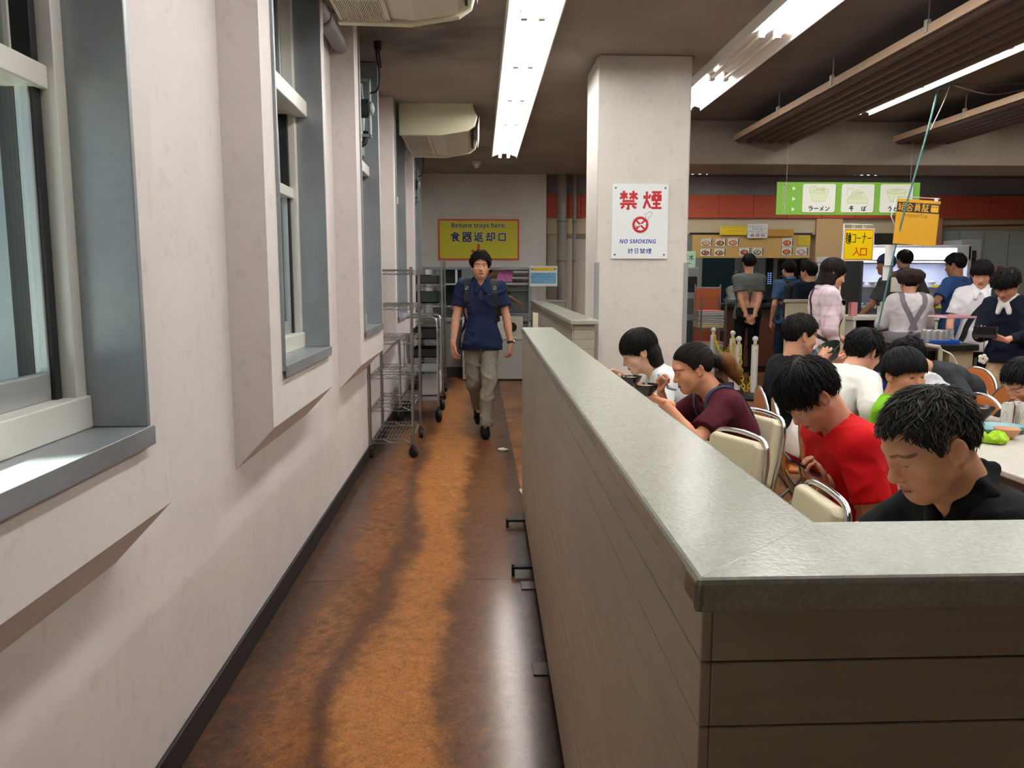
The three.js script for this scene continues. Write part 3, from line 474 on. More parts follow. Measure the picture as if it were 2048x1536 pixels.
// ---------- figures: distance fields of tapered limbs, meshed by surface nets ----------
const smin = (a, b, k) => { if (k <= 0) return Math.min(a, b); const h = Math.max(k - Math.abs(a - b), 0) / k; return Math.min(a, b) - h * h * k * 0.25; };
const smax = (a, b, k) => -smin(-a, -b, k);
class Field {
  constructor() { this.p = []; this.post = null; this.act = null; }
  cap(a, b, ra, rb = ra, k = 0.012, sub = false) { a = a.isVector3 ? a : V3(...a); b = b.isVector3 ? b : V3(...b); const d = b.clone().sub(a); this.p.push({ t: 0, x: a.x, y: a.y, z: a.z, dx: d.x, dy: d.y, dz: d.z, l: Math.max(d.lengthSq(), 1e-9), ra, rb, k, sub }); return this; }
  ell(c, r, k = 0.012, sub = false, rot) { c = c.isVector3 ? c : V3(...c); const m = new THREE.Matrix3(); if (rot) m.setFromMatrix4(new THREE.Matrix4().makeRotationFromEuler(new THREE.Euler(...rot))).transpose(); this.p.push({ t: 1, x: c.x, y: c.y, z: c.z, r, m: rot ? m.elements : null, k, sub }); return this; }
  one(q, x, y, z) {
    let px = x - q.x, py = y - q.y, pz = z - q.z;
    if (q.t === 0) { let t = (px * q.dx + py * q.dy + pz * q.dz) / q.l; t = t < 0 ? 0 : t > 1 ? 1 : t; px -= q.dx * t; py -= q.dy * t; pz -= q.dz * t; return Math.sqrt(px * px + py * py + pz * pz) - q.ra - (q.rb - q.ra) * t; }
    if (q.m) { const e = q.m, a = e[0] * px + e[3] * py + e[6] * pz, b = e[1] * px + e[4] * py + e[7] * pz, c = e[2] * px + e[5] * py + e[8] * pz; px = a; py = b; pz = c; }
    const r = q.r, a = px / r[0], b = py / r[1], c = pz / r[2], k0 = Math.sqrt(a * a + b * b + c * c); if (k0 < 1e-6) return -Math.min(r[0], r[1], r[2]);
    const a1 = a / r[0], b1 = b / r[1], c1 = c / r[2]; return k0 * (k0 - 1) / Math.sqrt(a1 * a1 + b1 * b1 + c1 * c1);
  }
  d(x, y, z) {
    let d = 1; const L = this.act ?? this.p;
    for (let i = 0; i < L.length; i++) { const q = L[i], v = this.one(q, x, y, z); d = q.sub ? smax(d, -v, q.k) : smin(d, v, q.k); }
    return this.post && (d < 0.05) ? this.post(d, x, y, z) : d;
  }
  box(pad = 0.02) {
    const lo = [9, 9, 9], hi = [-9, -9, -9];
    for (const q of this.p) if (!q.sub) for (let k = 0; k < 3; k++) { const c = [q.x, q.y, q.z][k], e = q.t ? c : c + [q.dx, q.dy, q.dz][k], r = q.t ? (q.m ? Math.max(...q.r) : q.r[k]) : Math.max(q.ra, q.rb); lo[k] = Math.min(lo[k], c - r - pad, e - r - pad); hi[k] = Math.max(hi[k], c + r + pad, e + r + pad); }
    return [lo, hi];
  }
  mesh(h, lo, hi) {
    if (!lo) [lo, hi] = this.box();
    const n = [0, 1, 2].map((k) => Math.ceil((hi[k] - lo[k]) / h) + 2), [nx, ny, nz] = n, val = new Float32Array(nx * ny * nz), B = 5, all = this.p, bd = new Float32Array(all.length);
    for (let bz = 0; bz < nz; bz += B) for (let by = 0; by < ny; by += B) for (let bxx = 0; bxx < nx; bxx += B) {
      const cx = lo[0] + (bxx + B / 2) * h, cy = lo[1] + (by + B / 2) * h, cz = lo[2] + (bz + B / 2) * h, R = B * h * 0.87; let m = 9;
      for (let i = 0; i < all.length; i++) { bd[i] = this.one(all[i], cx, cy, cz); if (!all[i].sub) m = Math.min(m, bd[i]); }
      const x1 = Math.min(nx, bxx + B), y1 = Math.min(ny, by + B), z1 = Math.min(nz, bz + B);
      if (m > R * 1.6 + 0.05) { for (let z = bz; z < z1; z++) for (let y = by; y < y1; y++) for (let x = bxx; x < x1; x++) val[(z * ny + y) * nx + x] = m; continue; }
      this.act = all.filter((q, i) => q.sub ? bd[i] < R * 1.4 + q.k + 0.03 : bd[i] < Math.max(m, 0) + 2.4 * R + q.k + 0.03);
      for (let z = bz; z < z1; z++) for (let y = by; y < y1; y++) for (let x = bxx; x < x1; x++) val[(z * ny + y) * nx + x] = this.d(lo[0] + x * h, lo[1] + y * h, lo[2] + z * h);
    }
    this.act = null;
    const id = new Int32Array(nx * ny * nz).fill(-1), P = [], I = [], E = [0, 1, 0, 2, 0, 4, 1, 3, 1, 5, 2, 3, 2, 6, 3, 7, 4, 5, 4, 6, 5, 7, 6, 7], off = [0, 1, nx, nx + 1, nx * ny, nx * ny + 1, nx * ny + nx, nx * ny + nx + 1];
    for (let z = 0; z < nz - 1; z++) for (let y = 0; y < ny - 1; y++) for (let x = 0; x < nx - 1; x++) {
      const o = (z * ny + y) * nx + x; let s = 0; for (let k = 0; k < 8; k++) if (val[o + off[k]] < 0) s |= 1 << k; if (s === 0 || s === 255) continue;
      let sx = 0, sy = 0, sz = 0, c = 0;
      for (let e = 0; e < 24; e += 2) { const a = E[e], b = E[e + 1], va = val[o + off[a]], vb = val[o + off[b]]; if ((va < 0) === (vb < 0)) continue; const t = va / (va - vb); sx += (a & 1) + ((b & 1) - (a & 1)) * t; sy += (a >> 1 & 1) + ((b >> 1 & 1) - (a >> 1 & 1)) * t; sz += (a >> 2) + ((b >> 2) - (a >> 2)) * t; c++; }
      id[o] = P.length / 3; P.push(lo[0] + (x + sx / c) * h, lo[1] + (y + sy / c) * h, lo[2] + (z + sz / c) * h);
    }
    const quad = (a, b, c, d, flip) => { if (a < 0 || b < 0 || c < 0 || d < 0) return; flip ? I.push(a, c, b, a, d, c) : I.push(a, b, c, a, c, d); };
    for (let z = 1; z < nz - 1; z++) for (let y = 1; y < ny - 1; y++) for (let x = 1; x < nx - 1; x++) {
      const o = (z * ny + y) * nx + x, v = val[o] < 0, X = nx * ny;
      if (v !== val[o + 1] < 0) quad(id[o - nx - X], id[o - X], id[o], id[o - nx], !v);
      if (v !== val[o + nx] < 0) quad(id[o - 1 - X], id[o - 1], id[o], id[o - X], !v);
      if (v !== val[o + X] < 0) quad(id[o - 1 - nx], id[o - nx], id[o], id[o - 1], !v);
    }
    const g = new THREE.BufferGeometry(); g.setAttribute('position', new THREE.Float32BufferAttribute(P, 3)); g.setIndex(I); g.computeVertexNormals(); return g;
  }
  hit(from, dir, far = 0.8) { const o = from.clone(); for (let t = 0, i = 0; t < far && i < 90; i++) { const v = this.d(o.x, o.y, o.z); if (v < 0.0015) return o; const s = Math.max(0.0012, v * 0.7); o.addScaledVector(dir, s); t += s; } return o; }
}
function paintGeo(g, fn) { const p = g.attributes.position, c = new Float32Array(p.count * 3); for (let i = 0; i < p.count; i++) { const q = fn(p.getX(i), p.getY(i), p.getZ(i)); c[3 * i] = q[0]; c[3 * i + 1] = q[1]; c[3 * i + 2] = q[2]; } g.setAttribute('color', new THREE.BufferAttribute(c, 3)); return g; }
const lin = (hex) => { const c = new THREE.Color(hex); return [c.r, c.g, c.b]; };
const blend = (a, b, t) => [mix(a[0], b[0], t), mix(a[1], b[1], t), mix(a[2], b[2], t)];
function mergeColored(gs) {                       // position, normal, colour only, kept indexed
  let nv = 0, ni = 0; for (const g of gs) { nv += g.attributes.position.count; ni += g.index ? g.index.count : g.attributes.position.count; }
  const P = new Float32Array(nv * 3), N = new Float32Array(nv * 3), C = new Float32Array(nv * 3), I = new Uint32Array(ni); let v = 0, k = 0;
  for (const g of gs) { P.set(g.attributes.position.array, v * 3); N.set(g.attributes.normal.array, v * 3); if (g.attributes.color) C.set(g.attributes.color.array, v * 3); const c = g.attributes.position.count; if (g.index) for (let i = 0; i < g.index.count; i++) I[k++] = g.index.getX(i) + v; else for (let i = 0; i < c; i++) I[k++] = i + v; v += c; }
  const o = new THREE.BufferGeometry(); o.setAttribute('position', new THREE.BufferAttribute(P, 3)); o.setAttribute('normal', new THREE.BufferAttribute(N, 3)); o.setAttribute('color', new THREE.BufferAttribute(C, 3)); o.setIndex(new THREE.BufferAttribute(I, 1)); return o;
}
const skinMat = new THREE.MeshPhysicalMaterial({ vertexColors: true, roughness: 0.52, specularIntensity: 0.6 });
const hairMat = new THREE.MeshPhysicalMaterial({ vertexColors: true, roughness: 0.6, specularIntensity: 0.35 });
const weave = tex(128, (u, v) => { const a = Math.sin(u * 6.2832 * 32) * Math.sin(v * 6.2832 * 32); return [0.5 + 0.3 * a]; }, false, 3);
const clothMat = new THREE.MeshPhysicalMaterial({ vertexColors: true, roughness: 0.88, sheen: 0.25, sheenRoughness: 0.6, specularIntensity: 0.4 });
const segD = (p, a, b) => { const dx = b[0] - a[0], dy = b[1] - a[1], t = clamp(((p[0] - a[0]) * dx + (p[1] - a[1]) * dy) / (dx * dx + dy * dy)); return Math.hypot(p[0] - a[0] - dx * t, p[1] - a[1] - dy * t); };

// The head in its own frame: eyes at y = 0, face towards +z, 0.228 m from chin to crown.
function headGeometry(o, neck, cell) {
  const F = new Field(), w = o.wide ?? 1, jw = o.jaw ?? 1, ns = o.nose ?? 1, full = o.cheek ?? 1;
  F.ell([0, 0.033, -0.014], [0.073 * w, 0.083, 0.094], 0).ell([0, -0.030, 0.026], [0.061 * w, 0.084, 0.062], 0.03);
  for (const s of [-1, 1]) F.cap([s * 0.052 * jw * w, -0.050, -0.004], [s * 0.016 * jw, -0.098, 0.060], 0.020, 0.015, 0.03).ell([s * 0.041 * w, -0.030, 0.056], [0.022 * full, 0.022 * full, 0.020 * full], 0.03);
  F.ell([0, -0.096, 0.064], [0.020 * jw, 0.016, 0.016], 0.022).ell([0, -0.068, 0.068], [0.028, 0.024, 0.020], 0.024);
  F.cap([-0.036, 0.021, 0.073], [0.036, 0.021, 0.073], 0.011, 0.011, 0.022).cap([0, 0.03, 0.077], [0, 0.055, 0.072], 0.014, 0.014, 0.03);
  for (const s of [-1, 1]) F.ell([s * 0.032, -0.001, 0.094], [0.017, 0.0105, 0.013], 0.012, true);
  // eyeballs' lids
  const eo = o.eyes ?? 0.6;
  for (const s of [-1, 1]) { F.ell([s * 0.0315, -0.001, 0.0728], [0.0152, 0.0125, 0.0138], 0.004); if (cell < 0.0034) F.cap([s * 0.021, 0.0072, 0.0852], [s * 0.036, 0.0088, 0.0835], 0.0011, 0.0011, 0.0025, true).cap([s * 0.036, 0.0088, 0.0835], [s * 0.046, 0.0045, 0.0775], 0.0011, 0.0008, 0.0025, true); }
  if (eo > 0.05) for (const s of [-1, 1]) F.ell([s * 0.0315, -0.003, 0.086], [0.0118, 0.0052 * eo, 0.010], 0.002, true, [0, 0, s * 0.08]);
  // nose
  F.cap([0, 0.008, 0.080], [0, -0.034, 0.1], 0.0075, 0.0105 * ns, 0.013).ell([0, -0.0385, 0.1], [0.0115 * ns, 0.009, 0.0105], 0.007);
  for (const s of [-1, 1]) F.ell([s * 0.0125 * ns, -0.041, 0.090], [0.0082, 0.0078, 0.0098], 0.006).ell([s * 0.0068, -0.048, 0.096], [0.0038, 0.003, 0.005], 0.002, true);
  // lips
  for (const s of [-1, 1]) F.cap([s * 0.023, -0.0705, 0.078], [s * 0.006, -0.0665, 0.0895], 0.0035, 0.0052, 0.004).cap([s * 0.020, -0.0725, 0.079], [0, -0.0765, 0.0885], 0.0038, 0.0062, 0.004);
  F.cap([-0.021, -0.0712, 0.0860], [0.021, -0.0712, 0.0860], 0.0014, 0.0014, 0.002, true);
  F.ell([0, -0.083, 0.087], [0.016, 0.004, 0.004], 0.008, true);
  // ears
  for (const s of [-1, 1]) F.ell([s * 0.0805 * w, -0.010, -0.016], [0.0078, 0.032, 0.019], 0.005, false, [-0.2, s * -0.5, s * -0.12]).ell([s * 0.0885 * w, -0.007, -0.014], [0.0078, 0.0215, 0.0118], 0.003, true, [-0.2, s * -0.5, s * -0.12]).ell([s * 0.076 * w, -0.034, -0.006], [0.006, 0.008, 0.007], 0.005).cap([s * 0.077 * w, -0.012, 0.0005], [s * 0.076 * w, -0.004, 0.002], 0.004, 0.003, 0.004);
  const nr = o.neck ?? 0.054; F.cap([0, -0.045, -0.026], neck, nr, nr * 1.06, 0.03).cap([0, -0.075, 0.02], [neck.x, neck.y + 0.03, neck.z + 0.012], nr * 0.62, nr * 0.8, 0.03);
  F.post = (d, x, y, z) => { const m = (v) => v; let q = d; if (o.bags && z > 0.05) { const ax = Math.abs(x); q += 0.0016 * sstep(0.006, 0.001, Math.abs(segD([ax, y], [0.018, -0.045], [0.036, -0.078]) - 0.0)) + 0.0012 * sstep(0.005, 0.001, segD([ax, y], [0.016, -0.014], [0.036, -0.0195])); } return q; };
  const g = F.mesh(cell); const skin = lin(o.skin ?? 0xc99a7a), lip = lin(o.lip ?? 0xa8584e), brow = lin(o.brow ?? 0x17120f), blush = blend(skin, lin(0xb5583f), 0.28), dk = blend(skin, lin(0x5a2f22), 0.55), stub = blend(skin, lin(0x3a3634), 0.5);
  const bt = o.browT ?? 0.0042;
  paintGeo(g, (x, y, z) => {
    let c = skin; const ax = Math.abs(x), n = noise3(x * 160, y * 160, z * 160) - 0.5, n2 = fbm3(x * 45, y * 45, z * 45, 3) - 0.5; c = [c[0] * (1 + 0.10 * n2), c[1] * (1 + 0.13 * n2), c[2] * (1 + 0.14 * n2)];
    if (z > 0.02) {
      c = blend(c, blush, 0.55 * (o.blush ?? 0.5) * sstep(0.030, 0.008, Math.hypot(ax - 0.040, y + 0.034)) + 0.3 * sstep(0.018, 0.006, Math.hypot(x, y + 0.04)));
      if (o.stubble) c = blend(c, stub, o.stubble * (0.75 + n) * Math.max(sstep(0.024, 0.008, Math.hypot(x * 0.7, y + 0.1)), 0.9 * sstep(0.010, 0.004, Math.abs(y + 0.057)) * sstep(0.028, 0.018, ax)));
      const ld = Math.min(segD([ax, y], [0.0, -0.0665], [0.0225, -0.0708]), segD([ax, y], [0.0, -0.0765], [0.0195, -0.0725])); if (z > 0.07) c = blend(c, lip, (o.lipS ?? 0.8) * sstep(0.0062, 0.0036, ld));
      if (z > 0.072) c = blend(c, lin(0x4a1f1c), 0.8 * sstep(0.0022, 0.0008, Math.abs(y + 0.0712)) * sstep(0.024, 0.02, ax));
      const bd = Math.min(segD([ax, y], [0.013, 0.0165], [0.033, 0.0215]), segD([ax, y], [0.033, 0.0215], [0.052, 0.0155])); if (z > 0.035) c = blend(c, brow, (o.browS ?? 0.9) * sstep(bt + 0.0018, bt - 0.0012, bd + 0.002 * n) * (0.8 + 0.4 * n));
      const ly = eo > 0.05 ? -0.003 + 0.0052 * eo : -0.0085, lidd = Math.abs(y - (ly + (eo > 0.05 ? -1 : 1) * 14 * (ax - 0.0315) ** 2)); if (z > 0.055 && Math.abs(ax - 0.0315) < 0.0145) c = blend(c, lin(0x140d0a), (o.lash ?? 0.85) * sstep(0.0022, 0.0006, lidd) * sstep(0.0145, 0.0095, Math.abs(ax - 0.0315)));
    }
    if (ax > 0.066 && z < 0.03) c = blend(c, blush, 0.45);
    return c;
  });
  const parts = [g];
  if (eo > 0.05) for (const s of [-1, 1]) {
    const e = new THREE.SphereGeometry(0.0118, 28, 20); e.rotateX(Math.PI / 2).rotateX(o.gazeDown ?? 0.05).rotateY(o.gazeSide ?? 0); const dir = V3(0, -Math.sin(o.gazeDown ?? 0.05), Math.cos(o.gazeDown ?? 0.05)).applyAxisAngle(V3(0, 1, 0), o.gazeSide ?? 0);
    paintGeo(e, (x, y, z) => { const a = Math.acos(clamp((x * dir.x + y * dir.y + z * dir.z) / 0.0118, -1, 1)); return a < 0.22 ? [0.006, 0.005, 0.004] : a < 0.52 ? [0.035, 0.018, 0.010] : [0.66, 0.62, 0.58]; }); e.translate(s * 0.0315, -0.002, 0.0722); parts.push(e);
  }
  return mergeColored(parts);
}
// Hair as a shell with a hairline, then strands of it as tapered locks that radiate from the crown.
function hairline(th, st) {
  const L = st.line ?? [[0, 0.058], [0.55, 0.056], [0.95, 0.035], [1.2, 0.012], [1.38, -0.022], [1.55, -0.012], [1.75, 0.008], [2.0, -0.012], [2.3, -0.05], [3.15, -0.072]];
  for (let i = 1; i < L.length; i++) if (th <= L[i][0]) { const t = (th - L[i - 1][0]) / (L[i][0] - L[i - 1][0]); return mix(L[i - 1][1], L[i][1], t * t * (3 - 2 * t)); } return L[L.length - 1][1];
}
function hairGeometry(st, cell) {
  const F = new Field(), t = st.thick ?? 0.016, r = [0.074 * (st.wide ?? 1) + t, 0.084 + t * (st.top ?? 1.0), 0.094 + t], c0 = [0, 0.033, -0.014];
  F.ell(c0, r, 0); for (const e of st.extra ?? []) e.length === 3 ? F.ell(e[0], e[1], e[2]) : F.cap(e[0], e[1], e[2], e[3], e[4] ?? 0.02);
  const wh = st.whorl ?? [0.01, -0.05], amp = st.amp ?? 0.006, fq = st.freq ?? 9, col = lin(st.color ?? 0x0d0b0b), col2 = lin(st.color2 ?? 0x1c1714), grey = lin(0x8d8a88);
  const ph = (x, z) => Math.atan2(x - wh[0], z - wh[1]), nz = (x, y, z) => { const p = ph(x, z), rr = Math.hypot(x - wh[0], z - wh[1]); return 0.6 * noise3(Math.cos(p) * fq, Math.sin(p) * fq, y * 9 + rr * 6) + 0.4 * noise3(Math.cos(p) * fq * 3, Math.sin(p) * fq * 3, y * 12); };
  F.post = (d, x, y, z) => {
    const th = Math.abs(Math.atan2(x, z + 0.0)), n = nz(x, y, z) - 0.5; let q = d + amp * n * 2;
    if (!st.noLine) { const b = hairline(th, st) + (st.rag ?? 0.012) * n; if (!(st.below && z < st.below)) q = smax(q, (b - y) * 0.85, 0.010); }
    if (st.faceCut) { const e = Math.hypot(x / st.faceCut[0], (y - st.faceCut[1]) / st.faceCut[2]); if (z > st.faceCut[3]) q = smax(q, (1 - e) * 0.05, 0.008); }
    return q;
  };
  const shade = (x, y, z) => { const n = nz(x, y * 1.7, z); let c = blend(col, col2, clamp((n - 0.35) * 2.2)); if (st.grey) { c = blend(c, grey, st.grey * 0.06); } if (st.tip) c = blend(c, lin(st.tip[0]), sstep(st.tip[1], st.tip[2], z) * (0.7 + 0.5 * (n - 0.5))); return c; };
  const shell = paintGeo(F.mesh(cell), shade), parts = [shell], N = st.locks ?? 0;
  if (N) {
    const P = [], C = [], I = [], cen = V3(...c0), fwd = st.forward ?? 0;
    for (let k = 0; k < N; k++) {
      const p0 = rnd(-Math.PI, Math.PI), a0 = Math.acos(1 - rnd(0.0, 1) * 1.15), len = (st.len ?? 0.5) * rnd(0.7, 1.25), lift = (st.lift ?? 0.003) * rnd(0.2, 1.6), wd = (st.lockW ?? 0.0035) * rnd(0.6, 1.3), curl = rnd(-0.5, 0.5) * (st.curl ?? 0.6), S = 7, base = P.length / 3;
      let ok = true; const pts = [];
      for (let i = 0; i <= S; i++) {
        const u = i / S, al = a0 + len * u, pp = p0 + curl * u * u + fwd * Math.sin(p0) * -u; const dir = V3(Math.sin(al) * Math.sin(pp), Math.cos(al), Math.sin(al) * Math.cos(pp));
        dir.applyAxisAngle(V3(1, 0, 0), st.tilt ?? -0.45);                             // the whorl sits behind the top
        const q = V3(dir.x * r[0], dir.y * r[1], dir.z * r[2]), e = 1 + (0.001 + lift * (u ** (st.liftPow ?? 1.6)) * (st.out ?? 1)) / q.length(); q.multiplyScalar(e).add(cen);
        if (st.drop && q.y < st.drop) { q.x *= 1.0; }
        const th = Math.abs(Math.atan2(q.x, q.z)), b = hairline(th, st); if (i === 0 && q.y < b + 0.012) ok = false; if (q.y < b - (st.over ?? 0.012) * (th < 1.15 ? 1 : st.overSide ?? 0.3)) { if (i < 2) ok = false; break; } pts.push([q, dir, u]);
      }
      if (!ok || pts.length < 3) continue;
      const m = pts.length; const tone = rnd(0.7, 1.5), ash = st.grey && rnd() < 0.2 * st.grey ? rnd(0.1, 0.4) : 0;
      pts.forEach(([q, dir], i) => {
        const u = i / (m - 1), tan = (pts[Math.min(i + 1, m - 1)][0]).clone().sub(pts[Math.max(i - 1, 0)][0]).normalize(), sd = tan.clone().cross(dir).normalize(), wv = wd * Math.sin(Math.PI * (0.12 + 0.86 * u)) ** 0.7 * (u > 0.97 ? 0.15 : 1), th = wv * 0.55, c = blend(shade(q.x, q.y, q.z).map((v) => v * tone), grey, ash);
        for (const [a, b] of [[1, 0], [0, 1], [-1, 0], [0, -0.6]]) { P.push(q.x + sd.x * wv * a + dir.x * th * b, q.y + sd.y * wv * a + dir.y * th * b, q.z + sd.z * wv * a + dir.z * th * b); C.push(...c); }
        if (i) for (let j = 0; j < 4; j++) { const A = base + (i - 1) * 4 + j, B = base + (i - 1) * 4 + (j + 1) % 4; I.push(A, A + 4, B, B, A + 4, B + 4); }
      });
    }
    const g = new THREE.BufferGeometry(); g.setAttribute('position', new THREE.Float32BufferAttribute(P, 3)); g.setAttribute('color', new THREE.Float32BufferAttribute(C, 3)); g.setIndex(I); g.computeVertexNormals(); parts.push(g);
  }
  return mergeColored(parts);
}
// A hand: palm, four fingers of three bones, a thumb. curl: 0 straight .. 1 fist.
function handGeometry(wrist, dir, palm, side, o, cell, skin) {
  const F = new Field(), k = o.size ?? 1, c = o.curl ?? 0.35, tc = o.thumb ?? 0.4, sp = o.spread ?? 0.1;
  F.cap([0, -0.035, 0], [0, 0.015, 0], 0.024, 0.022, 0.01).cap([0.016, 0.022, 0], [0.027, 0.084, 0.002], 0.0155, 0.0115, 0.012).cap([0, 0.015, 0], [0.008, 0.09, 0], 0.0155, 0.0115, 0.012).cap([-0.016, 0.02, 0], [-0.022, 0.078, 0.002], 0.0145, 0.0105, 0.012);
  const B = [[0.028, 0.086, 0.041, 0.025, 0.021, 0.0088], [0.010, 0.092, 0.045, 0.029, 0.022, 0.009], [-0.008, 0.089, 0.042, 0.027, 0.021, 0.0085], [-0.0245, 0.080, 0.032, 0.020, 0.018, 0.0075]];
  B.forEach(([x, y, l1, l2, l3, r], i) => {
    const cc = Array.isArray(c) ? c[i] : c, s = (1.5 - i) * sp; let p = V3(x, y, 0), a = cc * 1.25; [l1, l2, l3].forEach((l, j) => { const d = V3(Math.sin(s), Math.cos(s) * Math.cos(a), Math.sin(a)); const q = p.clone().addScaledVector(d, l); F.cap(p, q, r * (1 - 0.1 * j), r * (0.9 - 0.12 * j), j ? 0.002 : 0.005); p = q; a += cc * (j ? 0.9 : 1.45); });
  });
  let p = V3(0.022, 0.022, 0.008); [[V3(0.72 - 0.5 * tc, 0.62, 0.35 + 0.4 * tc), 0.040, 0.0135, 0.0105], [V3(0.42 - 0.75 * tc, 0.85, 0.3 + 0.35 * tc), 0.031, 0.0102, 0.009], [V3(0.25 - 0.9 * tc, 0.9, 0.2 + 0.3 * tc), 0.026, 0.0092, 0.0075]].forEach(([d, l, r0, r1]) => { const q = p.clone().addScaledVector(d.normalize(), l); F.cap(p, q, r0, r1, 0.004); p = q; });
  const g = F.mesh(cell / k), nail = blend(skin, lin(0xe0b0a0), 0.35); paintGeo(g, (x, y, z) => { const n = fbm3(x * 90, y * 90, z * 90, 2) - 0.5; return blend([skin[0] * (1 + 0.12 * n), skin[1] * (1 + 0.15 * n), skin[2] * (1 + 0.15 * n)], lin(0xb0604a), 0.12 + 0.15 * sstep(0.08, 0.15, y)); });
  const y = dir.clone().normalize(), z = palm.clone().addScaledVector(y, -palm.dot(y)).normalize(), x = y.clone().cross(z); if (side !== (o.flip ? -1 : 1)) x.negate();
  const m = new THREE.Matrix4().makeBasis(x, y, z).setPosition(wrist); g.scale(k, k, k); const flip = m.determinant() < 0; g.applyMatrix4(m); if (flip) { const I = g.index.array; for (let i = 0; i < I.length; i += 3) { const t = I[i]; I[i] = I[i + 1]; I[i + 1] = t; } } g.computeVertexNormals(); return g;
}
function ik(a, t, l1, l2, pole) {                 // two bones from a towards t, bent towards pole; returns [joint, end]
  const d = t.clone().sub(a); let L = d.length(); const mx = (l1 + l2) * 0.995; if (L > mx) { d.multiplyScalar(mx / L); L = mx; } const e = a.clone().add(d), n = d.clone().normalize(), x = (L * L + l1 * l1 - l2 * l2) / (2 * L), h = Math.sqrt(Math.max(0, l1 * l1 - x * x)), p = pole.clone().addScaledVector(n, -pole.dot(n)).normalize();
  return [a.clone().addScaledVector(n, x).addScaledVector(p, h), e];
}
